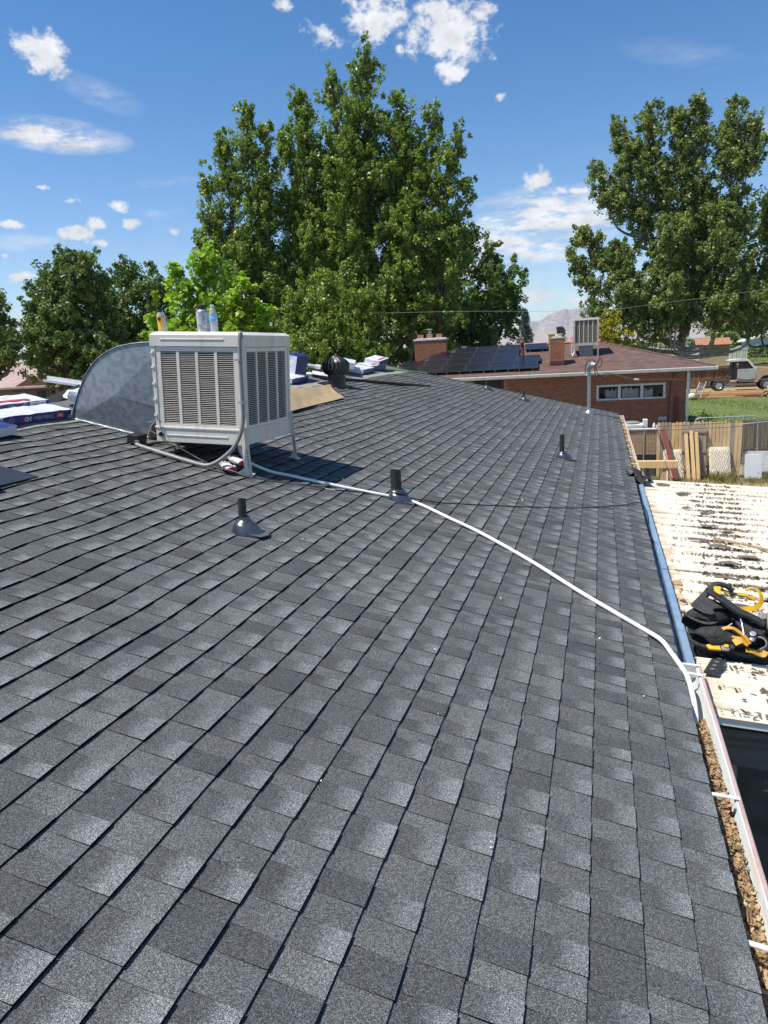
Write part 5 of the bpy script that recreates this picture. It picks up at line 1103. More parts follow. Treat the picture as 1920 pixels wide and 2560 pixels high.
def slab(label, x0, x1, h, seed, lean=.16):
    t = thing('quilted_pad', label, 'pad', ((x0+x1)/2, FY-.25, .03), None, 'cream quilted pads leaning on the board fence')
    r = random.Random(seed); b = MB(); nx, nzv = 12, 20; vs = []
    for j in range(nzv+1):
        for i in range(nx+1):
            u, v = i/nx, j/nzv; cx = .5-abs(u-.5); cz = .5-abs(v-.5); rnd = min(1, cx*9)*min(1, cz*14)
            sx = (x1-x0)*(u-.5)*(1-.06*(1-min(1, cz*16)))+.06*(1-v)
            bulge = .035*rnd+.012*rnd*math.cos((i*1.0+j*1.0)*math.pi/2+((i-j) % 4)*.9)
            vs.append(((x0+x1)/2+sx, FY-.06-lean*(1-v)*1.6-bulge, .04+h*v))
    k = nx+1; b.add(vs, [(j*k+i, j*k+i+1, (j+1)*k+i+1, (j+1)*k+i) for j in range(nzv) for i in range(nx)])
    b.prism([(vs[0][0], vs[0][1], vs[0][2]), (vs[nx][0], vs[nx][1], vs[nx][2]), vs[-1], vs[-1-nx]], (0, .04, 0))
    m, nt, bb, out = newmat('cream quilting'); bb.inputs['Roughness'].default_value = .9
    v = coords(nt, (1, .1, .62), (0, R(-28), 0)); wv = N(nt, 'TexWave', wave_type='BANDS', bands_direction='X'); nt.links.new(v, wv.inputs[0]); wv.inputs['Scale'].default_value = 6.5; wv.inputs['Distortion'].default_value = 7; wv.inputs['Detail'].default_value = 2; wv.inputs['Detail Scale'].default_value = 1.6
    nt.links.new(mixc(nt, ramp(nt, wv.outputs[1], .1, .7), (.60, .51, .39), (.72, .64, .51)), bb.inputs['Base Color']); bump(nt, bb, wv.outputs[1], .5, .03)
    b.build('cover', m, t, smooth=60)
slab('cream quilted pad leaning behind the red plank and the yellow beam', 1.55, 2.13, .93, 1)
slab('cream quilted pad leaning right of the grey slatted panel', 2.88, 3.50, .99, 2)
tb = thing('folding_table', 'white plastic folding table top leaning right of the board fence', 'table', (4.18, FY-.2, .05))
def rrect(x0, x1, z0, z1, r, y, n=4):
    P = []
    for cx, cz, a0 in ((x1-r, z1-r, 0), (x0+r, z1-r, 90), (x0+r, z0+r, 180), (x1-r, z0+r, 270)):
        P += [(cx+r*math.cos(R(a0+90*i/n)), y, cz+r*math.sin(R(a0+90*i/n))) for i in range(n+1)]
    return P
def lean(b, y0, k): b.v = [(x, y+(z)*k, z) for x, y, z in b.v]; return b
b = MB(); b.prism(rrect(3.93, 4.42, .06, .80, .05, FY-.3), (0, .045, 0)); lean(b, 0, .2).build('table_top', simple('white plastic', (.60, .62, .63), .45, c2=(.54, .555, .57), scale=3), tb, bevel=.006)
b = MB(); b.tube([(3.90, FY-.10, .06), (3.92, FY-.06, .82), (4.02, FY-.05, .83)], .014, 6); b.build('leg', M['steel'], tb)
b = MB(); b.prism([(3.98, FY+.02, .05), (5.6, FY+.02, .05), (5.6, FY+.12, .86), (3.98, FY+.12, .86)], (0, .03, 0)); tag(b.build('leaning_board', simple('off white board', (.66, .65, .63), .6)), 'large off white board standing behind the folding table', 'board')
gf = thing('gate_frame', 'bent galvanised tube gate frame standing behind the board fence', 'gate', (3.4, FY+.25, 0))
b = MB(); b.tube(cr_spline([(2.52, FY+.25, .1), (2.52, FY+.25, 1.0), (2.52, FY+.25, 1.78), (2.56, FY+.25, 1.88), (2.66, FY+.25, 1.915), (3.4, FY+.25, 1.93), (4.15, FY+.25, 1.945), (4.26, FY+.25, 1.92), (4.30, FY+.25, 1.82), (4.33, FY+.25, 1.0), (4.35, FY+.25, .1)], 5), .024, 8); b.build('tube', M['steel'], gf, smooth=60)
# old dark fence farther right with chain link in front
of = thing('old_fence', 'dark old board fence behind chain link at the right edge', 'fence', (5.2, 27, 0))
oldm = simple('dark grey old board', (.115, .085, .065), .9, c2=(.19, .15, .115), scale=3, stretch=(8, 8, .8), piece=.35)
for i in range(30):
    x = 4.0+i*.145; b = MB(); b.box((x, 27, .8), (.13, .02, 1.5+rr.uniform(-.03, .03))); b.build('board', oldm, of)
b = MB(); b.box((6.0, 26.95, .55), (4.2, .04, .09)); b.build('rail', oldm, of)
cl = thing('chain_link_fence', 'grey chain link fence with top rail in front of the old dark boards', 'fence', (6, 26.6, 0))
b = MB(); b.tube([(4.0, 26.6, 1.46), (5.1, 26.6, 1.55), (9, 26.6, 1.7)], .022, 6); b.build('top_rail', M['steel'], cl)
b = MB()
for i in range(60):
    x = 3.4+i*.09
    for s in (1, -1): b.bar((x, 26.6, .05 if s > 0 else 1.5), (x+.72, 26.6, 1.5 if s > 0 else .05), .006, .006, (0, 1, 0))
o = b.build('wire_mesh', simple('dull mesh', (.30, .29, .27), .5, .4), cl); o['kind'] = 'stuff'
b = MB(); [b.tube([(x, 26.6, 0), (x, 26.6, 1.6)], .03, 8) for x in (4.0, 6.6, 9.0)]; b.build('post', M['steel'], cl)
# lattice stretch at the left
lf = thing('lattice_fence', 'chain link and tan lattice fence left of the tall boards', 'fence', (.2, FY+.1, 0))
b = MB(); b.tube([(-2.6, FY+.1, 1.63), (1.36, FY+.1, 1.63)], .026, 8); b.build('top_rail', M['whitepaint'], lf)
b = MB(); [b.tube([(x, FY+.1, 0), (x, FY+.1, 1.64)], .022, 6) for x in (.98, -.6, -2.4)]; b.build('post', M['steel'], lf)
b = MB(); x = -3.8
while x < 1.4:
    for s in (1, -1):
        xa, xb = (x, x+.78) if s > 0 else (x+.78, x); za, zb = .80, 1.58
        b.bar((xa, FY+.12, za), (xb, FY+.12, zb), .030, .006, (0, 1, 0))
    x += .088
o = b.build('lattice_slat', simple('tan lattice', (.66, .46, .29), .8), lf); o['kind'] = 'stuff'
b = MB(); b.box((-.6, FY+.2, .4), (3.9, .03, .82)); b.build('lower_panel', simple('dark grey panel', (.075, .078, .09), .6), lf)
for i, x in enumerate((.12, .62, 1.1)):
    b = MB(); b.bar((x-.55, FY+.26, 1.6), (x+.2, FY+.24, .72), .10, .03, (0, 1, 0)); tag(b.build('red_plank', M['rust']), ['leftmost', 'middle', 'rightmost'][i]+' slanted dark red plank showing through the tan lattice', 'plank', 'red planks behind the lattice')
b = MB(); b.box((.5, FY+.5, .8), (3.4, .02, 1.5)); tag(b.build('dark_screen', simple('brown screen', (.10, .055, .045), .9)), 'dark brown screen standing behind the tan lattice', 'screen')
ac = thing('white_appliance', 'white and dark appliance top showing above the lattice fence rail', 'appliance', (.75, FY+1.0, 0))
b = MB(); b.box((.62, FY+1.1, .85), (.75, .6, 1.7)); b.build('cabinet', M['whitepaint'], ac, bevel=.02)
b = MB(); b.lathe((.62, FY+1.1, 1.70), [(.27, 0), (.27, .05), (.2, .08), (0, .08)], 16); b.build('fan_grille', M['conduit'], ac)
b = MB(); b.box((1.05, FY+1.0, .92), (.14, .3, 1.86)); b.build('white_box', M['whitepaint'], ac)
for x, h in ((1.33, .28), (1.44, .22)): b = MB(); b.lathe((x, FY+.9, 1.45), [(.05, 0), (.055, h*.6), (.03, h), (0, h)], 10); tag(b.build('white_jug', M['whitepaint']), ('taller' if h > .25 else 'shorter')+' pale jug on the shelf just behind the fence rail', 'jug', 'jugs behind the fence rail')
b = MB(); b.box((1.38, FY+.9, 1.43), (.4, .2, .03)); b.box((1.38, FY+.9, .7), (.05, .1, 1.44)); tag(b.build('jug_shelf', M['wood']), 'narrow wooden shelf holding pale jugs behind the fence rail', 'shelf')
# beam on a trestle
th = thing('trestle', 'wooden sawhorse trestle under the yellow beam', 'sawhorse', (1.6, FY-.9, 0))
for sx, sy in ((1, -1), (1, 1)):
    b = MB(); b.bar((1.62, FY-.85+sy*.3, .0), (1.62, FY-.85+sy*.03, .52), .10, .04, (1, 0, 0)); b.build('leg', WOODS[1], th)
b = MB(); b.prism([(1.37, FY-1.05, .0), (1.80, FY-1.05, .0), (1.68, FY-.95, .52), (1.50, FY-.95, .52)], (0, .02, 0)); b.build('plywood_gusset', M['wood'], th)
bm = MB(); bm.bar((-1.6, FY-.9, .645), (1.92, FY-.9, .635), .20, .22); tag(bm.build('timber_beam', WOODS[0], bevel=.006), 'thick pale yellow timber beam lying level on the trestle', 'beam')
b = MB(); b.prism([(.6, FY-1.1, .0), (1.06, FY-1.1, .0), (.93, FY-1.0, .42), (.5, FY-1.0, .42)], (0, .02, 0)); tag(b.build('plywood_offcut', M['wood']), 'pale plywood offcut standing below the yellow beam', 'plywood')
# weeds at the foot of the fence
def blades(name, P, H, mat, seed, wd=.006):
    r = np.random.default_rng(seed); P = np.asarray(P); n = len(P); a = r.uniform(0, 6.28, n); H = np.asarray(H)
    d = np.stack([np.cos(a), np.sin(a), np.zeros(n)], 1); e = np.stack([-np.sin(a), np.cos(a), np.zeros(n)], 1); ln = r.uniform(.1, .6, n)[:, None]*H[:, None]
    V = np.stack([P-e*wd, P+e*wd, P+d*ln*.4+np.array([0, 0, 1])*H[:, None]*.6+e*wd*.8, P+d*ln+np.array([0, 0, 1])*H[:, None]], 1).reshape(-1, 3)
    F = np.arange(n*4, dtype=np.int32); base = V.min(0); me = bpy.data.meshes.new(name); me.vertices.add(n*4); me.vertices.foreach_set('co', (V-base).ravel()); me.loops.add(n*4); me.loops.foreach_set('vertex_index', F)
    me.polygons.add(n); me.polygons.foreach_set('loop_start', np.arange(0, n*4, 4, dtype=np.int32)); me.polygons.foreach_set('loop_total', np.full(n, 4, np.int32)); me.update(calc_edges=True)
    at = me.attributes.new('v', 'FLOAT', 'FACE'); at.data.foreach_set('value', r.uniform(0, 1, n).astype(np.float32)); me.materials.append(mat); o = bpy.data.objects.new(name, me); COL.objects.link(o); o.location = base; return o
r = np.random.default_rng(3); n = 5200
P = np.stack([r.uniform(1.2, 7.5, n), r.normal(FY-.5, .45, n), np.full(n, .03)], 1); k = (P[:, 0] > 2.9) & (P[:, 0] < 3.6)
H = r.uniform(.04, .16, n)*(1+1.3*k+.8*(P[:, 0] > 4.4)); tag(blades('weeds', P, H, M['weed'], 1), 'dry yellow and green weeds at the foot of the fence and leaning pads', 'weeds', kind='stuff')
n = 16000; P = np.stack([r.uniform(3.4, 22, n), r.uniform(36, 57, n), np.full(n, .02)], 1)
tag(blades('lawn_grass', P, r.uniform(.03, .09, n), leaf_mat('lawn blades', [(.10, .15, .04), (.15, .20, .06), (.21, .25, .09)], trans=.2), 2, .03), 'tufts of mown green grass on the far lawn', 'grass', kind='stuff')

# ------------------------------------------------------------------ stripped pickup on the far pad
sheet('dirt_pad', 4.6, 40, 57.4, 66.5, .05, M['dirt'], 30, 8, lambda x, y: .27*min(1, max(0, (y-57.4)/2.2))+.01*math.sin(x*3))
tk = thing('pickup_truck', 'stripped pickup with silver door, tan fender and bare rear frame', 'pickup truck', (9.6, 60, .33))
silver = simple('silver paint', (.50, .50, .49), .35, .35, c2=(.40, .40, .39), scale=3); tanp = simple('tan primer', (.47, .345, .205), .5, c2=(.40, .29, .17), scale=2); cream_ = simple('cream paint', (.68, .66, .62), .4)
TX = lambda px: 9.37+(px-1838)*.0284
TZ = lambda py: 1.08+(951-py)*.0315
def tp(pts, y=60.0): return [(TX(a), y, TZ(c)) for a, c in pts]
def tpart(name, mat, pts, y0, d, bev=.015): b = MB(); b.prism(tp(pts, y0), (0, d, 0)); return b.build(name, mat, tk, bevel=bev)
tpart('roof', cream_, [(1818, 903), (1821, 901), (1845, 899.5), (1862, 901), (1866, 904), (1862, 905), (1820, 906)], 59.45, 1.5)
tpart('windscreen_pillar', cream_, [(1860, 903), (1866, 903), (1885, 924), (1879, 925)], 59.42, .07)
tpart('door', silver, [(1839, 925), (1842, 923.5), (1884, 923), (1884, 946), (1862, 948), (1839, 945)], 59.38, .08)
tpart('rocker', simple('dark grey paint', (.14, .14, .14), .5), [(1839, 946), (1862, 949), (1882, 947), (1880, 955), (1839, 953)], 59.40, .1)
tpart('door_window', simple('dark cab glass', (.012, .015, .018), .08), [(1841, 922), (1841, 906), (1858, 905.5), (1864, 908), (1878, 923)], 59.42, .02, None)
tpart('fender', tanp, [(1884, 923), (1914, 925), (1960, 928), (1985, 933), (1985, 950), (1930, 950), (1925, 943), (1912, 940), (1900, 941), (1893, 949), (1888, 955), (1880, 955)], 59.38, .09)
tpart('hood', tanp, [(1884, 922), (1886, 920.5), (1920, 922), (1965, 926), (1982, 931), (1960, 930), (1912, 925.5)], 59.46, 1.5)
tpart('seat', M['blackplastic'], [(1828, 942), (1826, 918), (1829, 907), (1834, 907), (1836, 942)], 59.6, 1.2)
tpart('white_panel_bit', M['whitepaint'], [(1821, 950), (1827, 948), (1834, 949), (1840, 947), (1838, 951), (1828, 952)], 59.35, .1)
tpart('cab_back', M['blackplastic'], [(1832, 905), (1836, 905), (1838, 946), (1830, 946)], 59.45, 1.4)
tpart('engine_bay', M['blackplastic'], [(1890, 940), (1925, 940), (1970, 950), (1970, 958), (1888, 957)], 59.5, 1.3)
b = MB(); b.bar((TX(1766), 59.7, TZ(947)), (TX(1840), 59.7, TZ(949)), .09, .16); b.bar((TX(1766), 60.6, TZ(947)), (TX(1840), 60.6, TZ(949)), .09, .16); b.bar((TX(1840), 59.7, TZ(955)), (TX(1985), 59.7, TZ(953)), .09, .16)
for px in (1768, 1785, 1815, 1838): b.bar((TX(px), 59.6, TZ(948)), (TX(px), 60.7, TZ(948)), .1, .1)
b.tube([(TX(1795), 59.3, TZ(961)), (TX(1795), 61, TZ(961))], .07, 8); b.tube([(TX(1768), 59.55, TZ(950)), (TX(1770), 59.55, TZ(966)), (TX(1775), 59.6, TZ(958))], .04, 6)
b.build('frame_rail', simple('dirty frame', (.06, .05, .045), .8), tk)
b = MB(); b.bar((TX(1806), 59.15, TZ(964)), (TX(1833), 59.15, TZ(962)), .05, .12); b.build('loose_rail', simple('teal grey rail', (.20, .25, .27), .5), tk)
b = MB(); b.tube(tp([(1816, 948), (1813, 940), (1818, 936), (1826, 938), (1830, 944)], 59.55), .05, 6); b.tube(tp([(1820, 946), (1830, 939), (1836, 944)], 59.8), .06, 6); b.build('cables_and_lines', M['cable'], tk)
for px in (1794.8, 1909):
    for yy in (59.35, 60.75):
        c = Vector((TX(px), yy, TZ(961)+.02)); ax = (0, -1 if yy < 60 else 1, 0)
        b = MB(); b.lathe(c, [(.24, -.10), (.36, -.115), (.415, -.08), (.43, 0), (.415, .08), (.36, .115), (.24, .10), (.24, -.10)], 28, ax); wv = b.build('wheel', simple('tyre', (.035, .034, .032), .85) if 'tyre' not in bpy.data.materials else bpy.data.materials['tyre'], tk, smooth=40)
        b = MB(); b.lathe(c, [(.245, .08), (.245, .10), (.21, .07), (.205, .0), (0, .0)], 24, ax)
        for k in range(5):
            a = 2*math.pi*k/5; d = Vector((math.cos(a), 0, math.sin(a))); b.bar(c+Vector(ax)*.05+d*.03, c+Vector(ax)*.075+d*.235, .075, .03, ax)
        b.lathe(c, [(.07, .03), (.07, .085), (0, .09)], 12, ax); b.build('rim', simple('alloy rim', (.52, .52, .52), .3, .6) if 'alloy rim' not in bpy.data.materials else bpy.data.materials['alloy rim'], wv, smooth=40)
bf = thing('brown_fence', 'long brown stained board fence behind the stripped pickup', 'fence', (11, 64, .3))
bmt = simple('brown stained board', (.27, .125, .05), .8, c2=(.115, .055, .03), scale=2.2, stretch=(8, 8, .8), piece=.35)
for i in range(96):
    x = 3.0+i*.17; b = MB(); b.box((x, 64, 1.15), (.155, .02, 1.85+rr.uniform(-.02, .02))); b.build('board', bmt, bf)
for z in (.55, 1.95): b = MB(); b.box((11.2, 63.93, z), (16.4, .08, .10)); b.build('rail', oldm, bf)
b = MB(); b.box((11.2, 63.9, 1.82), (16.4, .05, .2)); b.build('top_board', simple('dark top board', (.07, .045, .035), .85), bf)
# lumber stacked in front of the truck
lb = simple('orange lumber', (.55, .33, .155), .75, c2=(.44, .25, .11), scale=2, stretch=(.5, 8, 8), piece=.15)
for k, (x0, x1, y, z) in enumerate(((5.3, 11.6, 57.1, .22), (5.0, 10.8, 57.2, .34), (5.6, 12.2, 57.4, .46), (5.2, 9.4, 56.9, .10))):
    b = MB(); b.box(((x0+x1)/2, y, z), (x1-x0, .28, .10)); tag(b.build('lumber_plank', lb), ['thick orange lumber plank lying along the far lawn edge, second layer', 'orange lumber plank in the middle of the stack by the far lawn', 'topmost orange lumber plank stacked below the pickup wheels', 'lowest short plank of the stack along the far lawn edge'][k], 'plank', 'lumber stacked along the far lawn')
b = MB(); b.bar((8.9, 57.0, .12), (10.4, 56.9, .14), .22, .2); tag(b.build('red_tarp', simple('red wrap', (.34, .06, .05), .6)), 'red wrapped bundle lying on the lawn edge before the lumber', 'bundle')
wp = thing('rubble_pile', 'heap of split tan firewood and rubble by the pickup front wheel', 'firewood pile', (11.6, 57.6, .05))
for k in range(46):
    a = rr.uniform(0, 6.28); q = rr.random()**.6; x, y = 11.75+q*1.35*math.cos(a), 57.6+q*.8*math.sin(a); z = .08+.95*(1-q)*rr.uniform(.5, 1)
    b = MB(); d = Vector((rr.uniform(-1, 1), rr.uniform(-.5, .5), rr.uniform(-.35, .35))).normalized()*rr.uniform(.14, .26); b.bar(Vector((x, y, z))-d, Vector((x, y, z))+d, rr.uniform(.09, .15), rr.uniform(.08, .14)); b.build('log', simple('split wood', (.46, .34, .21), .85, c2=(.33, .23, .14), scale=6, piece=.3) if k == 0 else bpy.data.materials['split wood'], wp)
# ladder frames and teal post by the house corner
ld = thing('slatted_rack', 'pale slatted rack leaning by the brick house corner', 'rack', (6.4, 57.0, .1))
rk = simple('dusty rack paint', (.52, .47, .44), .6, c2=(.40, .36, .34), scale=4)
for x in (0, .42): b = MB(); b.bar((6.15+x, 56.6, .15), (6.55+x, 57.0, 1.25), .06, .05); b.build('side_rail', rk, ld)
for k in range(5): z = .30+k*.2; x = 6.15+(z-.15)*.364; b = MB(); b.bar((x, 56.6+(z-.15)*.364, z), (x+.42, 56.6+(z-.15)*.364, z), .05, .11); b.build('slat', rk if k % 2 else M['conduit'], ld)
b = MB(); b.box((5.72, 56.5, 1.1), (.22, .12, 1.7)); tag(b.build('teal_post', simple('teal paint', (.05, .27, .31), .6)), 'teal painted post beside the brick house corner', 'post')
crumple('white_bag', 'white bag lying beside the teal post by the lumber', 'bag', (5.95, 56.3, .1), (.55, .4, .42), 12, M['whitepaint'], Matrix.Identity(3))

# ------------------------------------------------------------------ tan shed, white fences, pale blue house, far houses
sh = thing('shed', 'small tan garden shed with orange brown roof beyond the brown fence', 'shed', (9.6, 75, 1.75))
tanw = simple('tan siding', (.50, .41, .33), .8, c2=(.46, .37, .29), scale=2)
b = MB(); b.box((9.75, 76, 2.7), (2.85, 2.0, 1.9)); b.build('wall', tanw, sh)
b = MB(); b.prism([(8.2, 74.75, 3.62), (11.35, 74.75, 3.62), (11.35, 76, 4.22), (8.2, 76, 4.22)], (0, 0, .07)); b.prism([(8.2, 76, 4.22), (11.35, 76, 4.22), (11.35, 77.25, 3.62), (8.2, 77.25, 3.62)], (0, 0, .07)); b.build('roof', simple('orange shingles', (.40, .19, .11), .9, c2=(.30, .14, .085), scale=5), sh)
b = MB(); b.box((11.2, 74.97, 2.7), (.10, .06, 1.9)); b.box((8.3, 74.97, 2.7), (.10, .06, 1.9)); b.build('corner_trim', M['whitepaint'], sh)
vf = thing('vinyl_fence', 'white vinyl fence panels standing left of the tan shed', 'fence', (7.6, 74, 1.75))
for i in range(10): b = MB(); b.box((4.9+i*.36, 74-.0*i, 2.72), (.345, .04, 1.75)); b.build('panel', M['whitepaint'], vf)
for x in (4.8, 6.2, 7.45, 8.35): b = MB(); b.box((x, 73.95, 2.75), (.13, .13, 1.95)); b.build('post', M['whitepaint'], vf)
vp = thing('picket_fence', 'white scalloped picket fence right of the tan shed', 'fence', (12.2, 80, 1.8))
for i in range(16): b = MB(); x = 11.3+i*.15; b.box((x, 80, 2.55+.07*math.sin(i*math.pi/4)), (.12, .03, 1.5+.14*math.sin(i*math.pi/4))); b.build('picket', M['whitepaint'], vp)
mf = thing('metal_fence', 'dark metal picket fence in front of the bright hedge', 'fence', (15, 76, 1.75))
b = MB(); b.box((16, 76, 3.0), (9.5, .04, .04)); b.box((16, 76, 1.95), (9.5, .04, .04)); b.build('rail', M['blackplastic'], mf)
for i in range(48): b = MB(); b.box((11.4+i*.19, 76, 2.5), (.028, .028, 1.25)); b.build('picket', M['blackplastic'], mf)
b = MB(); b.bar((11.9, 70, 1.9), (14.6, 70, 3.9), .05, .05); tag(b.build('slanted_pole', M['steel']), 'thin grey pole slanting up right behind the pickup cab', 'pole')
bh = thing('blue_house', 'pale blue cottage with white gable roof behind the hedge at right', 'house', (19, 95, 1.8))
b = MB(); b.box((19, 97, 2.9), (5.6, 4, 2.2)); b.build('wall', simple('pale blue siding', (.45, .53, .62), .7), bh)
b = MB(); b.prism([(15.7, 94.7, 3.75), (19.2, 94.7, 4.75), (22.7, 94.7, 3.75), (22.7, 94.7, 3.60), (19.2, 94.7, 4.55), (15.7, 94.7, 3.60)], (0, 4.6, 0)); b.build('roof', M['whitepaint'], bh)
b = MB(); b.box((17.2, 94.95, 2.9), (.5, .08, .7)); b.build('window', M['whitepaint'], bh)
fh = thing('far_house', 'far orange brown roof carrying a yellow cooler, left of the brick chimney', 'house', (-5.5, 62, 0))
b = MB(); b.box((-5.3, 64, 1.8), (8.5, 5, 3.6)); b.build('wall', tanw, fh)
b = MB(); b.prism([(-10.2, 61, 3.55), (-.6, 61, 3.55), (-2.6, 64, 4.62), (-8.0, 64, 4.62)], (0, 0, .1)); b.prism([(-8.0, 64, 4.62), (-2.6, 64, 4.62), (-.6, 67, 3.55), (-10.2, 67, 3.55)], (0, 0, .1)); b.build('roof', simple('rust shingles', (.36, .20, .13), .9, c2=(.27, .15, .10), scale=4), fh)
yc = thing('yellow_cooler', 'small yellow cooler box on the far orange roof', 'cooler', (-4.0, 62.8, 4.3))
ym = simple('yellow enamel', (.52, .33, .06), .6, c2=(.40, .24, .04), scale=6)
b = MB(); b.box((-4.05, 62.9, 4.95), (1.15, .9, .72)); b.build('cabinet', ym, yc, bevel=.03)
for k in range(9): b = MB(); b.box((-4.53+k*.12, 62.44, 4.93), (.05, .03, .6)); b.build('rib', ym, yc)
b = MB(); b.box((-4.05, 62.9, 4.42), (.7, .5, .35)); b.build('duct_box', M['galv'], yc); b = MB(); b.box((-4.05, 62.9, 5.33), (1.2, .95, .06)); b.build('top_pan', simple('pale yellow', (.66, .52, .22), .6), yc)
cu = thing('cupola_house', 'little far house with red roofed cupola seen between chimney and cooler', 'house', (-2.6, 90, 0))
b = MB(); b.box((-1.9, 91, 2.2), (3.6, 3, 4.4)); b.build('wall', simple('grey pink wall', (.40, .36, .36), .8), cu)
b = MB(); b.prism([(-4.0, 89.3, 4.35), (.2, 89.3, 4.35), (.2, 91, 5.2), (-4.0, 91, 5.2)], (0, 0, .1)); b.build('roof', simple('red roof', (.46, .13, .10), .8), cu)
b = MB(); b.box((-2.05, 90.5, 5.1), (.85, .85, 1.5)); b.build('cupola', simple('cupola wall', (.36, .33, .33), .8), cu)
b = MB(); b.lathe((-2.05, 90.5, 5.85), [(.72, 0), (.62, .08), (.0, .55)], 8); b.build('cupola_roof', simple('red roof', (.46, .13, .10), .8), cu)
b = MB(); [b.box((x, 90.05, 5.25), (.28, .04, .5)) for x in (-2.25, -1.85)]; b.build('window', M['blackplastic'], cu)

# house at the left, under the ash trees
lh = thing('tan_house', 'tan house with brown gabled porch under the dark trees at left', 'house', (-37, 39, 0))
tw = simple('tan stucco', (.30, .225, .145), .85, c2=(.25, .185, .12), scale=1)
b = MB(); b.box((-38.5, 43, 1.7), (9, 7, 3.5)); b.build('wall', tw, lh)
brn = simple('brown trim', (.14, .06, .04), .7)
b = MB(); b.prism([(-37.4, 38.3, 3.55), (-35.7, 38.3, 4.25), (-34.0, 38.3, 3.55), (-34.0, 38.3, 3.32), (-37.4, 38.3, 3.32)], (0, 3, 0)); b.build('porch_gable', brn, lh)
b = MB(); b.prism([(-44, 38.2, 3.5), (-33.6, 38.2, 3.5), (-33.6, 43, 5.2), (-44, 43, 5.2)], (0, 0, .12)); b.prism([(-44, 43, 5.2), (-33.6, 43, 5.2), (-33.6, 47.5, 3.5), (-44, 47.5, 3.5)], (0, 0, .12)); b.build('roof', simple('pinkish roof', (.40, .29, .25), .9, c2=(.30, .22, .19), scale=2), lh)
for x in (-36.5, -33.9): b = MB(); b.box((x, 38.4, 1.7), (.16, .16, 3.4)); b.build('porch_post', simple('orange brown post', (.33, .14, .06), .7), lh)
b = MB(); b.box((-36.75, 38.45, 1.7), (.10, .1, 3.4)); b.build('porch_post', M['conduit'], lh)
dr = MB(); dr.box((-36.05, 39.46, 2.2), (.75, .06, 2.3)); d_ = dr.build('door', simple('dark door', (.03, .035, .03), .4), lh); b = MB(); b.box((-35.62, 39.44, 2.2), (.10, .1, 2.4)); b.box((-36.48, 39.44, 2.2), (.10, .1, 2.4)); b.box((-36.05, 39.44, 3.38), (.96, .1, .1)); b.build('door_frame', tw, d_)
wd = MB(); wd.box((-34.95, 39.47, 2.7), (.62, .06, 1.25)); w_ = wd.build('window', M['blackplastic'], lh); b = MB(); b.box((-34.62, 39.42, 2.7), (.07, .06, 1.3)); b.box((-34.95, 39.42, 2.72), (.6, .06, .06)); b.box((-34.9, 39.42, 3.38), (.9, .08, .13)); b.build('window_frame', simple('cream trim', (.5, .44, .33), .7), w_)
b = MB(); b.box((-38.0, 39.47, 2.6), (.5, .06, .6)); b.build('window', M['blackplastic'], lh); b = MB(); b.box((-34.2, 39.46, 2.7), (.55, .05, 1.3)); b.build('shutter', brn, lh)

# ------------------------------------------------------------------ trees
def unit(a): return a/np.maximum(1e-9, np.linalg.norm(a, axis=-1, keepdims=True))
def leaf_mesh(name, Cn, Rd, outw, per, size, mat, rg, parent, upb=.25, aspect=.62, cv=None):
    """leaf-sized faces spread through clusters: centres Cn, radii Rd (n,3), outward directions"""
    n = len(Cn); k = n*per
    c = np.repeat(Cn, per, 0); rd = np.repeat(Rd, per, 0); ow = np.repeat(outw, per, 0)
    d = unit(rg.normal(size=(k, 3)))*(rg.uniform(0, 1, (k, 1))**.45); P = c+d*rd
    nr = unit(rg.normal(size=(k, 3))+ow*.55+unit(d)*.45+np.array([0, 0, upb])); t = unit(np.cross(nr, rg.normal(size=(k, 3)))); b = np.cross(nr, t)
    s = (size*rg.uniform(.6, 1.25, k))[:, None]
    V = np.stack([P-t*s*.5, P-b*s*aspect*.5+nr*s*.08, P+t*s*.55, P+b*s*aspect*.5+nr*s*.08], 1).reshape(-1, 3)
    base = np.array(WM[parent.name].translation); me = bpy.data.meshes.new(name); me.vertices.add(k*4); me.vertices.foreach_set('co', (V-base).ravel())
    me.loops.add(k*4); me.loops.foreach_set('vertex_index', np.arange(k*4, dtype=np.int32)); me.polygons.add(k)
    me.polygons.foreach_set('loop_start', np.arange(0, k*4, 4, dtype=np.int32)); me.polygons.foreach_set('loop_total', np.full(k, 4, np.int32)); me.update(calc_edges=True)
    v = np.repeat(rg.uniform(0, 1, n) if cv is None else cv, per)*.55+rg.uniform(0, 1, k)*.45
    at = me.attributes.new('v', 'FLOAT', 'FACE'); at.data.foreach_set('value', v.astype(np.float32)); me.materials.append(mat)
    o = bpy.data.objects.new(name, me); COL.objects.link(o); o.parent = parent; WM[o.name] = WM[parent.name]; return o
def lump(P, ph, f):
    return (np.sin(P[:, 0]*f+ph[0])*np.sin(P[:, 1]*f*1.1+ph[1])+np.sin(P[:, 2]*f*.9+ph[2])*np.sin((P[:, 0]+P[:, 1])*f*.7+ph[3]))*.5
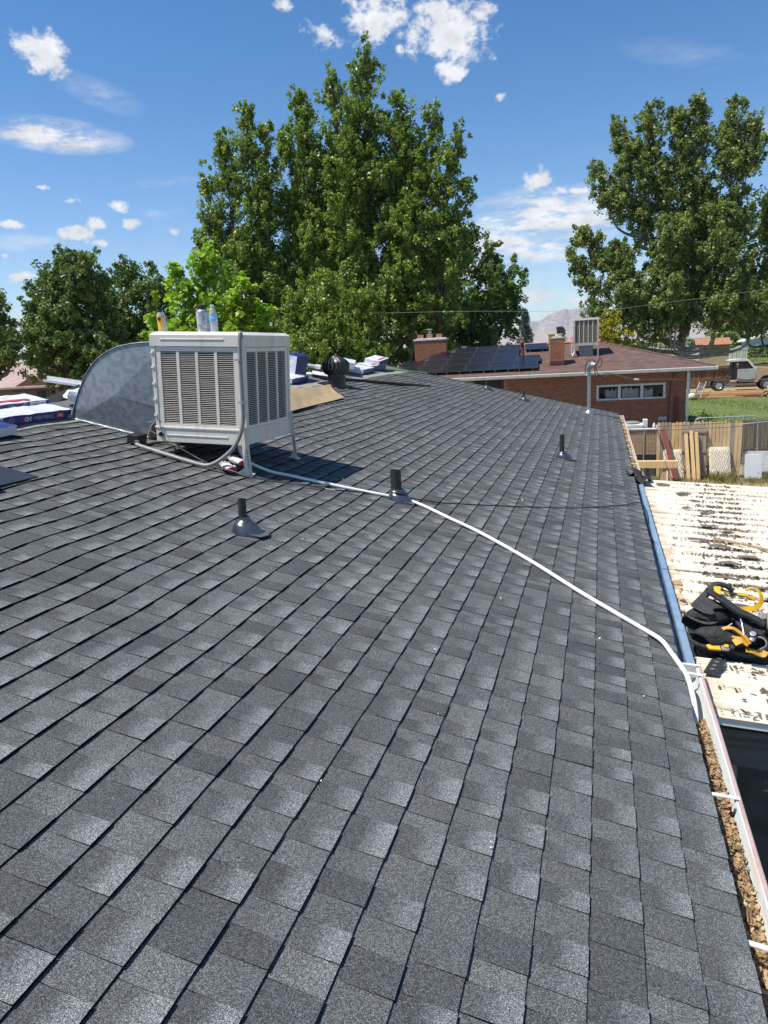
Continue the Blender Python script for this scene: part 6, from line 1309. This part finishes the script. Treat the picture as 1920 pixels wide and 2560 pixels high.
def tree(name, label, base, trunk_r, spires, ncl, per, size, clus, mat, bark, seed, form='spire', gap=.15, group=None, upb=.25, twig=.14, limb=1.):
    """spires: (foot xyz, tip xyz, radius) lobes of the crown, each with its own limb"""
    rg = np.random.default_rng(seed); r = random.Random(seed); t = thing(name, label, 'tree', base, None, group); B = Vector(base)
    vol = np.array([max(.2, (Vector(s[1])-Vector(s[0])).length*s[2]**1.6) for s in spires]); cnt = np.maximum(12, ncl*vol/vol.sum()).astype(int)
    tb = MB(); ctr = np.mean([np.array(s[0]) for s in spires], 0); zs = sorted(s[1][2] for s in spires); zt = B.z+(zs[-1]-B.z)*.72
    tx, ty = max(spires, key=lambda s: s[1][2])[1][:2]
    def axis(z):
        q = max(0, (z-B.z)/(zt-B.z)); w = q*q*.8; return Vector((B.x+(tx-B.x)*w, B.y+(ty-B.y)*w, z))
    zz = [B.z, B.z+.35]+list(np.linspace(B.z+1.2, zt, 9)); tb.tube([axis(z) for z in zz], [trunk_r*(1.3 if i == 0 else 1.02-.092*i) for i in range(11)], 10)
    C, Rr, O = [], [], []; ph = [r.uniform(0, 6.28) for _ in range(4)]
    for (f, tp_, rad), n in zip(spires, cnt):
        f, tp_ = np.array(f, float), np.array(tp_, float); ax = tp_-f; L = np.linalg.norm(ax); ax = ax/L
        u = unit(np.cross(ax, [.3, .9, .1])); w = np.cross(ax, u)
        hd = math.hypot(f[0]-axis(f[2]).x, f[1]-axis(f[2]).y); z0 = min(zt*.97, max(B.z+2.0, f[2]-.28*hd)); q0 = axis(z0)
        pts = [q0, q0.lerp(Vector(f), .55)+Vector((0, 0, -.06*hd)), Vector(f), Vector(f+ax*L*.5)+Vector((r.uniform(-.1, .1)*rad, r.uniform(-.1, .1)*rad, 0)), Vector(f+ax*L*.93)]
        r0 = min(trunk_r*.55, trunk_r*(1.05-.75*(z0-B.z)/(zt-B.z)))*limb
        tb.tube(cr_spline(pts, 4), [max(.016, r0*(1-i/16.5)**1.2) for i in range(17)], 6)
        # side boughs leave the limb all round and carry most of the leaves in tufts
        nb_ = int(10+5*L/max(.5, rad)) if form == 'spire' else 26; wts, segs = [], []
        for k in range(nb_):
            if form == 'spire':
                tt = r.uniform(.02, .93)**.9; bl = rad*(1.25*min(1, tt*2.5+.55)*(1-tt)**.5+.22)*r.uniform(.55, 1.25); a = r.uniform(0, 6.283); up_ = r.uniform(.55, 1.25)+.5*tt
            else:
                tt = r.uniform(.1, .8); a = r.uniform(0, 6.283); up_ = r.uniform(-.5, .9)+1.1*(tt-.4); bl = rad*r.uniform(.75, 1.12)*(1 if abs(up_) < .6 else .9)
            dv_ = unit(u*math.cos(a)+w*math.sin(a)+ax*up_+np.array([0, 0, .12])); s0 = f+ax*tt*L; e0_ = s0+dv_*bl
            segs.append((s0, e0_, dv_, bl)); wts.append(bl**1.5)
            if r.random() < .8: tb.tube([Vector(s0), Vector(s0).lerp(Vector(e0_), .5)+Vector((0, 0, -.04*bl)), Vector(s0).lerp(Vector(e0_), .92)], [max(.012, r0*.22), max(.01, r0*.14), .006], 4, cap=False)
        segs.append((f+ax*L*.45, tp_, ax, L*.5)); wts.append(sum(wts)*.16)
        wts = np.array(wts)/sum(wts); pick = rg.choice(len(segs), size=n, p=wts)
        S0 = np.array([q[0] for q in segs])[pick]; E0 = np.array([q[1] for q in segs])[pick]; DV = np.array([q[2] for q in segs])[pick]; BLn = np.array([q[3] for q in segs])[pick]
        q = rg.uniform(.12, 1.0, n)**.75; spread = np.minimum(.55, BLn*.24+.10)*(1.15-.75*q)
        P = S0+(E0-S0)*q[:, None]+rg.normal(0, 1, (n, 3))*spread[:, None]*np.array([1, 1, .9])
        keep = lump(P-ctr, ph, 1.05/clus*.55)+rg.normal(0, .25, n) > -1+gap*1.9; P, DV, q = P[keep], DV[keep], q[keep]
        C.append(P); O.append(unit(DV+unit(P-ctr)*.35)); Rr.append((clus*rg.uniform(.5, 1.25, len(P))*(1.15-.5*q))[:, None]*np.array([[1, 1, 1.35 if form == 'spire' else 1.0]]))
    C, Rr, O = np.concatenate(C), np.concatenate(Rr), np.concatenate(O)
    tb.build('trunk', bark, t, smooth=60); leaf_mesh('crown', C, Rr, O, per, size, mat, rg, t, upb); return t
BK, PB = M['bark'], M['palebark']
tree('poplar_tree', 'tallest dark green poplar with many pointed leaders behind the roof', (-14.2, 44, 0), .62, [
    ((-14.3, 44, 11), (-13.7, 44, 21.9), 1.75), ((-15.6, 44.3, 10), (-15.85, 44, 20.9), 1.55), ((-16.8, 43.8, 9), (-17.8, 43.6, 20.1), 1.75), ((-17.4, 44.4, 6.5), (-19.1, 44, 18.2), 1.6),
    ((-12.8, 44, 10), (-11.7, 44.2, 19.3), 1.6), ((-11.6, 44.2, 8.5), (-9.9, 44, 18.2), 1.65), ((-10.6, 43.9, 7.5), (-8.3, 44, 17.1), 1.35), ((-10.2, 44.5, 6), (-7.7, 44.3, 14.1), 1.4),
    ((-14.6, 42.7, 4), (-14.8, 42.8, 15.5), 2.6), ((-17.2, 43, 3.6), (-18.2, 43, 12.8), 2.2), ((-11.6, 42.9, 3.6), (-10.9, 43, 13.2), 2.3), ((-16.2, 44.6, 5), (-16.6, 44.6, 16.5), 2.2), ((-12.6, 45, 5), (-12.3, 45, 16), 2.2), ((-19.2, 44.4, 4), (-20.0, 44, 11.4), 1.5),
    ((-14.4, 43.4, 8), (-14.5, 43.5, 18.6), 2.5), ((-12.0, 43.8, 7), (-11.5, 44, 16.6), 2.3), ((-16.8, 43.6, 7), (-17.2, 43.8, 17), 2.3), ((-9.9, 43.6, 4), (-9.3, 43.6, 13.4), 2.0), ((-18.6, 43.4, 5), (-19.0, 43.6, 14.6), 1.7), ((-14.2, 42.2, 3), (-14, 42.2, 11), 2.8)],
    8200, 32, .18, .30, M['poplar'], BK, 1, gap=.12)
tree('poplar_tree', 'slimmer dark poplar leaning out left of the tallest poplar', (-21.6, 42, 0), .38, [
    ((-21.3, 42, 9), (-20.6, 42, 19.3), 1.35), ((-20.9, 42.2, 8), (-19.4, 42, 18.1), 1.1), ((-22.0, 42, 8), (-22.4, 42, 18.2), 1.2), ((-22.6, 41.9, 6.5), (-23.8, 42, 16.2), 1.15), ((-21.0, 42.4, 5), (-20.0, 42.5, 14.5), 1.6),
    ((-22.6, 41.6, 4.2), (-24.2, 41.5, 12.4), 1.4), ((-21.6, 41.4, 3), (-21.9, 41.5, 11.8), 2.1), ((-20.0, 41.8, 3), (-19.3, 41.8, 11.0), 1.7)],
    2500, 34, .18, .30, M['poplar'], BK, 2, gap=.14)
tree('round_tree', 'rounded dark leafy tree on the right flank of the tallest poplar', (-9.6, 50, 0), .4, [
    ((-9.8, 50, 4.5), (-9.6, 50, 12.2), 2.9), ((-7.8, 50, 4.6), (-7.4, 50, 11.2), 2.3), ((-6.9, 49.6, 5.3), (-6.6, 49.6, 9.4), 1.5), ((-11.5, 49.6, 2.8), (-11.2, 49.6, 9.5), 2.6), ((-8.8, 48.8, 2.8), (-8.6, 48.8, 8.2), 2.4), ((-13.4, 49, 2.2), (-13.2, 49, 7.6), 2.2), ((-6.9, 50.3, 5.9), (-5.8, 50.3, 8.6), 1.0)],
    1500, 42, .21, .40, M['dark'], BK, 3, form='ball', gap=.10)
tree('olive_tree', 'yellowish olive bushy tree in front of the tall poplar trunk', (-14.1, 36, 0), .25, [
    ((-14.1, 36, 3.2), (-14.1, 36, 8.6), 1.5), ((-15.4, 36, 2.8), (-15.7, 36, 7.7), 1.3), ((-12.7, 36, 2.8), (-12.1, 36, 7.4), 1.35), ((-16.3, 36.3, 2.4), (-16.9, 36.2, 6.0), 1.1), ((-14.4, 35.3, 2.0), (-14.4, 35.3, 6.2), 1.7), ((-12.2, 35.6, 2.0), (-11.9, 35.6, 5.4), 1.3), ((-17.6, 37, 2), (-18.4, 37, 6.2), 1.2)],
    1400, 32, .16, .28, M['olive'], BK, 4, gap=.16)
tree('catalpa_tree', 'bright lime green broad leaved tree just behind the cooler', (-12.6, 21, 0), .2, [
    ((-12.45, 21, 5.15), (-12.36, 21, 7.85), 1.00), ((-13.24, 21, 4.95), (-13.42, 21, 7.50), 0.76), ((-11.57, 21, 4.75), (-11.31, 21, 7.05), 0.80), ((-10.95, 21.2, 4.35), (-10.51, 21.2, 6.25), 0.72), ((-13.77, 20.8, 4.55), (-14.30, 20.8, 5.95), 0.60), ((-12.80, 20.3, 4.05), (-12.63, 20.3, 5.95), 1.04), ((-11.57, 20.3, 3.75), (-11.39, 20.3, 5.45), 0.96), ((-13.68, 20.5, 3.55), (-13.95, 20.5, 5.15), 0.80), ((-10.69, 20.8, 3.55), (-10.51, 20.8, 5.25), 0.72)],
    420, 24, .22, .30, M['lime'], BK, 5, form='ball', gap=.16, upb=.9)
tree('ash_tree', 'broad rounded dark green tree standing second from the left edge', (-22.8, 27, 0), .3, [((-21.7, 27, 4.7), (-21.7, 27, 9.3), 1.3), ((-23.0, 27, 4.9), (-23.2, 27, 9.0), 1.2), ((-24.0, 27, 4.9), (-24.3, 27, 8.2), .95), ((-24.5, 27, 4.6), (-24.9, 27, 6.9), .75), ((-22.6, 26.2, 4.2), (-22.6, 26.2, 7.2), 1.4), ((-21.0, 26.6, 2.9), (-20.8, 26.6, 6.4), 1.2), ((-23.6, 26.4, 4.7), (-23.6, 26.4, 6.4), 1.0)],
    1900, 40, .14, .27, M['ash'], BK, 6, gap=.13, form='ball')
tree('ash_tree', 'dark green tree with rounded twin top between the left ash and the lime tree', (-21.4, 30, 0), .3, [
    ((-21.9, 30, 4.45), (-21.8, 30, 9.55), 1.35), ((-20.8, 30, 4.25), (-20.3, 30, 8.75), 1.2), ((-22.9, 30.2, 4), (-22.9, 30.2, 8.35), 1.15), ((-20.3, 30.2, 3.25), (-19.8, 30.2, 7.4), 1.0), ((-21.6, 29.3, 2.6), (-21.6, 29.3, 6.85), 1.7), ((-19.8, 29.6, 2.5), (-19.5, 29.6, 6.0), 1.2)],
    1700, 40, .14, .27, M['ash'], BK, 7, gap=.13, form='ball')
tree('dark_tree', 'very dark tree cut off by the left edge of the photograph', (-24.4, 24, 0), .3, [((-24.0, 24, 4.7), (-23.8, 24, 7.6), 1.0), ((-23.6, 24, 4.6), (-23.2, 24, 6.2), .75), ((-25.2, 24, 4.4), (-25.4, 24, 8.4), 1.4), ((-24.5, 23.8, 4.3), (-24.3, 23.8, 5.6), .7)],
    330, 56, .15, .36, M['ash'], BK, 8, form='ball', gap=.12)
tree('cottonwood_tree', 'big airy grey green tree with pale limbs behind the neighbour roof', (6.28, 68, .75), .42, [
    ((3.82, 68.00, 11.55), (3.00, 68.00, 23.27), 1.99), ((5.69, 68.00, 12.13), (5.46, 68.00, 22.92), 1.58), ((7.10, 68.23, 12.13), (6.98, 68.00, 23.39), 1.64), ((8.51, 68.00, 12.13), (9.56, 68.00, 22.80), 1.76), ((9.80, 68.23, 10.38), (11.32, 68.00, 21.75), 1.64), ((2.29, 68.00, 12.72), (0.65, 68.00, 22.57), 1.58), ((0.89, 68.00, 13.89), (-1.11, 68.00, 19.40), 1.17),
    ((1.71, 68.00, 9.32), (-2.75, 68.00, 14.36), 1.47), ((0.77, 68.00, 7.68), (-3.45, 68.00, 12.37), 1.35), ((2.65, 66.83, 5.10), (0.77, 66.83, 12.60), 2.34), ((5.23, 66.59, 4.16), (4.99, 66.59, 14.01), 2.93), ((8.51, 66.59, 4.16), (8.74, 66.83, 14.71), 2.81), ((1.12, 67.30, 4.63), (-1.34, 67.30, 8.85), 1.52), ((6.87, 68.47, 5.10), (7.10, 68.47, 16.82), 2.70), ((5.6, 66.8, 3.6), (5.6, 66.8, 8.6), 2.5), ((2.9, 66.8, 3.3), (2.6, 66.8, 7.8), 2.1), ((8.6, 66.8, 3.8), (8.8, 66.8, 8.2), 2.3), ((11.2, 67, 3.6), (11.4, 67, 8), 2.0)],
    7400, 30, .24, .36, M['syc'], PB, 9, gap=.14, twig=.22, limb=1.0)
tree('cottonwood_tree', 'grey green leafy tree crowding the right edge beside the big airy tree', (15.3, 71.5, 1.4), .32, [((13.20, 71.52, 3.93), (13.20, 71.52, 16.36), 2.34), ((14.37, 71.52, 8.62), (14.14, 71.52, 18.70), 1.88), ((16.01, 71.05, 3.93), (16.25, 71.05, 15.65), 2.58), ((12.03, 71.05, 3.69), (11.56, 71.05, 10.38), 1.76)],
    1500, 36, .24, .38, M['syc'], BK, 19, gap=.16)
tree('yellow_tree', 'small yellow green tree peeking out left of the big airy tree', (.5, 66, 0), .15, [((.4, 66, 3.2), (.4, 66, 7.2), 1.0), ((-.3, 66, 3), (-.5, 66, 6.2), .8), ((1.3, 66, 2.6), (1.6, 66, 5.4), 1.0)], 130, 40, .22, .4, M['yellow'], BK, 10, form='ball')
def spruce(name, label, base, H, rad, seed, n=34):
    rg = np.random.default_rng(seed); r = random.Random(seed); t = thing(name, label, 'tree', base); B = Vector(base); tb = MB(); tb.tube([B, B+Vector((0, 0, H*.97))], [.16, .02], 7); C, O = [], []
    for i in range(n):
        z = H*(.12+.86*(i/n)**.92); L = rad*(1-(z/H))**.75+.08
        for k in range(7):
            a = r.uniform(0, 6.283); q = L*r.uniform(.7, 1.12); d = np.array([math.cos(a), math.sin(a), 0])
            for f in np.linspace(.25, 1, 6): C.append(np.array(base)+d*q*f+np.array([0, 0, z-.34*q*f**1.3+.05*math.sin(f*5)])); O.append(d*.6+np.array([0, 0, -.3]))
    tb.build('trunk', BK, t); C = np.array(C); leaf_mesh('crown', C, np.full((len(C), 3), .17)*np.array([1, 1, 1.5]), np.array(O), 14, .16, M['spruce'], rg, t, 0.1, .35)
spruce('spruce_tree', 'blue grey spruce with drooping boughs right of the brick chimney stack', (-7.75, 75, 0), 8.3, 1.75, 3)
spruce('spruce_tree', 'small dull green conifer top behind the yellow cooler', (-4.6, 84, 0), 6.6, 1.6, 4, 22)
def bush(name, label, cat, c, d, n, per, size, mat, seed, group=None):
    rg = np.random.default_rng(seed); t = thing(name, label, cat, c, None, group); u = unit(rg.normal(size=(n, 3))); u[:, 2] = np.abs(u[:, 2]); q = rg.uniform(.55, 1, (n, 1))**.5
    P = np.array(c)+u*q*np.array(d)*.5*np.array([1, 1, 2]); tb = MB()
    for i in range(7): p = Vector(P[i]); tb.tube([Vector(c)-Vector((0, 0, .05)), Vector(c).lerp(p, .6)+Vector((0, 0, .05)), p], [.03, .02, .008], 5)
    tb.build('stem', BK, t); leaf_mesh('foliage', P, np.full((n, 3), .22)*max(.6, min(d)/2.2), u, per, size, mat, rg, t, .4)
bush('bright_hedge', 'bright yellow green clipped hedge behind the metal fence at right', 'hedge', (16.8, 85, 1.75), (7.2, 2.2, 1.55), 420, 26, .17, M['hedge'], 5)
bush('corner_shrub', 'dark shrub in the shade at the corner of the brick house', 'shrub', (3.9, 33.2, 0), (1.1, 1.3, 1.35), 90, 34, .10, M['dark'], 6)
bush('green_shrub', 'green shrub at the foot of the big airy tree beyond the neighbour roof', 'shrub', (2.6, 62, .5), (3.2, 2, 3.0), 130, 34, .20, M['hedge'], 7, None)
bush('pale_shrub', 'pale green bush behind the blue cottage', 'shrub', (15.5, 102, 1.8), (6, 3, 4.6), 160, 34, .28, M['hedge'], 8, None)
bush('dark_hedge', 'tall dark leafy hedge closing the view between the left trees and the poplars', 'hedge', (-23, 52, 0), (9, 5, 6.2), 260, 40, .34, M['ash'], 9, None)
# far off tree belt over the valley floor
def belt():
    rg = np.random.default_rng(14); n = 900; x = rg.uniform(-700, 900, n); y = rg.uniform(260, 900, n); h = rg.uniform(2.0, 5.2, n)
    C = np.stack([x, y, h*.5], 1); t = thing('far_tree_belt', 'hazy low belt of far trees on the valley floor below the mountains', 'tree belt', (0, 500, 0)); o = leaf_mesh('far_trees', C, np.stack([h*.8, h*.8, h*.5], 1), np.tile([0, 0, 1.], (n, 1)), 26, 1.6, M['dark'], rg, t); o['kind'] = 'stuff'; t['kind'] = 'stuff'
belt()

# ------------------------------------------------------------------ tool belt heap on the patio cover
HS = .00037; H0 = Vector((.062, 3.97, pz(.1)+.012)); HA = R(31)
def hp(u, v, d=0.):
    """heap coordinates: u right, v up the slope of the heap (units of half a millimetre), d metres towards the sky side"""
    w = (1320-v)*HS; return H0+Vector((u*.000330, w*math.cos(HA)*.92, w*math.sin(HA)*.86))+Vector((0, -math.sin(HA), math.cos(HA)))*d
bt = thing('tool_belt', 'black tool belt harness with pouches and yellow straps heaped on the patio cover', 'tool belt', (.38, 4.5, pz(.38)))
FAB = simple('black nylon', (.016, .016, .018), .75, c2=(.028, .028, .031), scale=22, bmp=.9, bscale=17, bdist=.03); GRY = simple('charcoal flap', (.036, .036, .040), .7, c2=(.024, .024, .027), scale=12, bmp=.8, bscale=14, bdist=.03)
YEL = simple('yellow webbing', (.74, .43, .015), .55, c2=(.62, .33, .012), scale=20); ORG = simple('amber webbing', (.56, .29, .02), .6, c2=(.42, .20, .015), scale=18); OLV = simple('olive patch', (.40, .36, .03), .6); PADG = simple('grey rubber pad', (.23, .225, .22), .6, c2=(.19, .185, .18), scale=30)
def hpoly(name, mat, pts, t, d, bev=.004):
    b = MB(); n = Vector((0, -math.sin(HA), math.cos(HA))); b.prism([hp(u, v, d) for u, v in pts], n*t); return b.build(name, mat, bt, bevel=bev)
def hband(name, mat, pts, w, d, t=.004, tilt=0.):
    P = cr_spline([hp(u, v, q) for (u, v), q in zip(pts, d if isinstance(d, (list, tuple)) else [d]*len(pts))], 5); up = Vector((0, -math.sin(HA), math.cos(HA))); W_ = []
    for i in range(len(P)):
        dr = (P[min(i+1, len(P)-1)]-P[max(i-1, 0)]).normalized(); sd = dr.cross(up)
        sd = sd.normalized() if sd.length > .05 else Vector((0, 1, 0)); W_.append((sd*math.cos(tilt)+up*math.sin(tilt))*w*.4)
    b = MB(); b.ribbon(P, W_, t); return b.build(name, mat, bt, smooth=40)
def pouch(name, rings, mat):
    """open bag: rings of (centre u,v,d, half width vec u,v, half height d); the last ring is turned inwards"""
    b = MB(); n = 16; vs = []; up = Vector((0, -math.sin(HA), math.cos(HA)))
    for (u, v, d, wu, wv, hd) in rings:
        c = hp(u, v, d); wv_ = hp(u+wu, v+wv, d)-c
        vs += [c+wv_*math.cos(2*math.pi*j/n)*(1+.05*math.sin(j*2.3))+up*hd*math.sin(2*math.pi*j/n)*(1+.06*math.cos(j*1.7+u)) for j in range(n)]
    k = len(rings); b.add(vs, [(i*n+j, i*n+(j+1) % n, (i+1)*n+(j+1) % n, (i+1)*n+j) for i in range(k-1) for j in range(n)]+[tuple(range(n-1, -1, -1)), tuple((k-1)*n+j for j in range(n))]); return b.build(name, mat, bt, smooth=50)
pouch('pouch', [(640, 360, .05, 160, 60, .02), (600, 420, .07, 260, 90, .05), (500, 510, .085, 280, 95, .07), (380, 610, .085, 275, 95, .075), (290, 690, .075, 262, 90, .07), (278, 705, .07, 250, 86, .062), (330, 660, .07, 235, 80, .052), (430, 560, .07, 200, 70, .03)], FAB)
pouch('pouch', [(960, 860, .03, 60, 150, .02), (820, 880, .05, 120, 190, .045), (640, 900, .06, 170, 180, .06), (450, 950, .06, 180, 150, .065), (320, 1000, .05, 180, 125, .06), (300, 1010, .047, 170, 118, .052), (360, 985, .047, 150, 110, .042), (520, 930, .05, 110, 110, .02)], FAB)
hpoly('pouch_flap', GRY, [(160, 540), (230, 430), (340, 345), (430, 330), (560, 400), (700, 500), (730, 560), (560, 575), (505, 600), (530, 690), (470, 720), (350, 690), (250, 620)], .010, .162, .006)
hband('pouch_lip', GRY, [(40, 560), (170, 690), (320, 770), (450, 790), (550, 740), (540, 690)], .020, .12, .006)
hband('pouch_lip', FAB, [(140, 850), (150, 980), (230, 1060), (380, 1110), (640, 1100), (800, 1120)], .022, .05, .008)
hpoly('pouch_side', FAB, [(230, 330), (330, 220), (440, 195), (470, 330), (380, 350), (240, 420)], .03, .09)
hband('padded_band', GRY, [(240, 420), (420, 260), (500, 200), (600, 140), (740, 140), (860, 170)], .055, [.12, .16, .19, .21, .20, .17], .016, .5)
hband('padded_band', GRY, [(480, 200), (520, 320), (620, 420), (760, 540), (900, 620), (1080, 670), (1280, 740)], .062, [.19, .20, .20, .19, .17, .15, .12], .016, .35)
hpoly('padded_body', FAB, [(880, 640), (1290, 700), (1300, 860), (1240, 900), (1060, 880), (900, 760)], .05, .05)
hpoly('padded_body', FAB, [(640, 330), (760, 330), (900, 480), (1180, 640), (900, 620), (740, 500)], .06, .09)
hpoly('yellow_pad', YEL, [(530, 230), (600, 222), (650, 232), (628, 340), (630, 420), (570, 370), (530, 320)], .014, .213)
hband('strap_loop', ORG, [(660, 185), (720, 210), (790, 225)], .034, [.185, .18, .175], .005, .4)
hband('strap_loop', FAB, [(790, 225), (860, 240), (920, 250)], .034, [.175, .172, .17], .006, .4)
hpoly('label_patch', OLV, [(915, 200), (1075, 212), (1062, 290), (910, 262)], .008, .165, .002)
hband('strap_loop', ORG, [(1075, 250), (1130, 290), (1195, 330)], .038, [.165, .165, .16], .006, .3)
hband('strap_loop', YEL, [(1050, 195), (1120, 170), (1200, 180), (1262, 260), (1272, 370), (1215, 450), (1120, 475), (1010, 465), (900, 495)], .036, [.19, .20, .20, .19, .17, .155, .14, .13, .12], .006, .7)
hband('wide_belt', FAB, [(1270, 280), (1430, 290), (1600, 310), (1640, 340), (1610, 520), (1640, 700)], .05, [.13, .14, .14, .12, .09, .06], .010, .8)
hband('webbing_strap', GRY, [(1400, 370), (1460, 360), (1530, 400), (1560, 500)], .034, [.12, .13, .13, .10], .006, .4)
hpoly('mesh_panel', simple('grey mesh lining', (.10, .095, .09), .8), [(880, 310), (1050, 330), (1180, 380), (1100, 420), (960, 480), (880, 470)], .02, .10)
for k in range(3): hpoly('knee_pad_ridge', PADG, [(1175+k*45, 660), (1225+k*45, 500), (1265+k*45, 490), (1325+k*30, 600), (1255+k*30, 690)][:5] if k == 0 else [(1210+k*40, 640), (1250+k*28, 510), (1270+k*28, 510), (1250+k*42, 640)], .014+.004*k, .105)
hpoly('knee_pad_rim', FAB, [(1310, 800), (1330, 480), (1440, 450), (1620, 690), (1640, 740), (1460, 960), (1420, 955)], .035, .075, .01)
hpoly('knee_pad', PADG, [(1330, 790), (1350, 495), (1435, 495), (1590, 700), (1595, 745), (1450, 920), (1420, 915)], .012, .110, .006)
hband('knee_pad_groove', FAB, [(1375, 830), (1460, 905), (1600, 730), (1520, 610)], .006, .1235, .004)
hpoly('yellow_tab', YEL, [(1360, 980), (1395, 930), (1440, 965), (1550, 925), (1570, 950), (1450, 1010)], .014, .05)
hpoly('wide_belt_end', FAB, [(1500, 960), (1700, 880), (1700, 1080), (1560, 1040)], .04, .01)
hpoly('side_bag', FAB, [(1540, 560), (1700, 520), (1700, 880), (1600, 900), (1500, 960), (1640, 760)], .07, .0)
hpoly('base_pad', FAB, [(280, 1090), (800, 1130), (1000, 1190), (1250, 1160), (1330, 930), (1500, 980), (1560, 1040), (1330, 1020), (1250, 900), (600, 600), (200, 900)], .03, .002)
hpoly('leather_tongue', FAB, [(840, 650), (960, 720), (1090, 820), (1150, 900), (1140, 1020), (1095, 1130), (1040, 1050), (960, 950), (880, 800)], .018, .105)
b = MB(); b.lathe(hp(1083, 975, .128), [(.012, -.002), (.0165, 0), (.0165, .003), (.012, .004)], 16, (0, -math.sin(HA), math.cos(HA))); b.build('grommet', M['steel'], bt)
b = MB(); b.tube([hp(918, 655, .14), hp(930, 800, .145), hp(945, 1000, .125)], .0045, 8); b.tube([hp(690, 872, .125), hp(790, 790, .13)], .0045, 8); b.build('metal_bar', M['steel'], bt)
hband('amber_strap', ORG, [(615, 905), (680, 880), (790, 890), (880, 950), (960, 1030), (1030, 1140)], .024, [.115, .125, .13, .125, .12, .11], .006)
hband('amber_strap', ORG, [(790, 1120), (860, 1090), (930, 1075), (1010, 1130)], .05, [.10, .108, .11, .10], .006)
hband('amber_strap', ORG, [(970, 1180), (1080, 1190), (1180, 1205), (1240, 1215), (1275, 1160)], .034, [.07, .065, .05, .05, .06], .006)
hband('amber_strap', ORG, [(740, 960), (800, 1000), (880, 1010)], .02, .10, .005)
hband('leather_loop', PADG, [(1150, 930), (1230, 960), (1290, 1020), (1290, 1100), (1200, 1140), (1150, 1150)], .03, [.085, .09, .085, .07, .055, .05], .006, 1.1)
hband('leather_loop', FAB, [(1120, 880), (1240, 930), (1310, 1020), (1310, 1110), (1260, 1160)], .026, [.10, .10, .09, .07, .06], .006, 1.0)
hpoly('yellow_buckle_strap', YEL, [(380, 1110), (420, 1090), (590, 1088), (608, 1200), (470, 1190), (425, 1190)], .016, .05)
hpoly('grey_buckle', PADG, [(605, 1100), (740, 1085), (760, 1130), (720, 1205), (615, 1205)], .014, .055)
hpoly('yellow_clip', YEL, [(645, 1110), (715, 1100), (725, 1150), (700, 1175), (655, 1160)], .010, .07)
hpoly('black_clip', FAB, [(725, 1085), (800, 1080), (820, 1150), (770, 1190), (725, 1150)], .02, .055)
for q in ((650, 1045, .075, .009), (1050, 1085, .125, .014)): b = MB(); b.lathe(hp(*q[:3]), [(0, 0), (q[3], 0), (q[3]*.85, .007), (0, .009)], 12, (0, -math.sin(HA), math.cos(HA))); b.build('rivet', M['steel'], bt)
b = MB(); nu, nv = 14, 10; vs = []; rm = random.Random(6)
for j in range(nv+1):
    for i in range(nu+1):
        u, v = 170+1480*i/nu, 1150-900*j/nv; q = math.sin(math.pi*i/nu)**.5*math.sin(math.pi*j/nv)**.5; vs.append(hp(u, v, -.07+.125*q+rm.uniform(-.012, .012)*q))
b.add(vs, [(j*(nu+1)+i, j*(nu+1)+i+1, (j+1)*(nu+1)+i+1, (j+1)*(nu+1)+i) for j in range(nv) for i in range(nu)]); b.build('folded_webbing', FAB, bt, smooth=50)
# strap with eyelets lying flat on the sheet
e0, e1 = Vector((.30, 4.11, pz(.30)+.035)), Vector((.185, 3.80, pz(.185)+.024)); sdv = Vector((.9, -.35, -.06)).normalized()*.034
b = MB(); b.ribbon([e0, e0.lerp(e1, .5)+Vector((0, 0, .004)), e1], sdv, .005); b.build('eyelet_strap', FAB, bt)
for k in range(5):
    c = e0.lerp(e1, .22+.155*k)+Vector((0, 0, .0075)); b = MB(); b.lathe(c, [(.008, -.001), (.0125, 0), (.0125, .002), (.008, .0025)], 14, (.05, .05, 1)); b.lathe(c, [(0, -.0015), (.008, -.001)], 14, (.05, .05, 1)); b.build('eyelet', M['steel'], bt)

# ------------------------------------------------------------------ summer haze over the valley
m = bpy.data.materials.new('haze'); m.use_nodes = True; m.node_tree.nodes.clear()
_o = m.node_tree.nodes.new('ShaderNodeOutputMaterial'); _v = m.node_tree.nodes.new('ShaderNodeVolumePrincipled')
_v.inputs['Color'].default_value = (.86, .91, 1, 1); _v.inputs['Density'].default_value = .00007; _v.inputs['Anisotropy'].default_value = .2
m.node_tree.links.new(_v.outputs[0], _o.inputs['Volume'])
b = MB(); b.box((0, 3500, 169.5), (18400, 11400, 343)); hz_ = b.build('haze', m); hz_['kind'] = 'stuff'
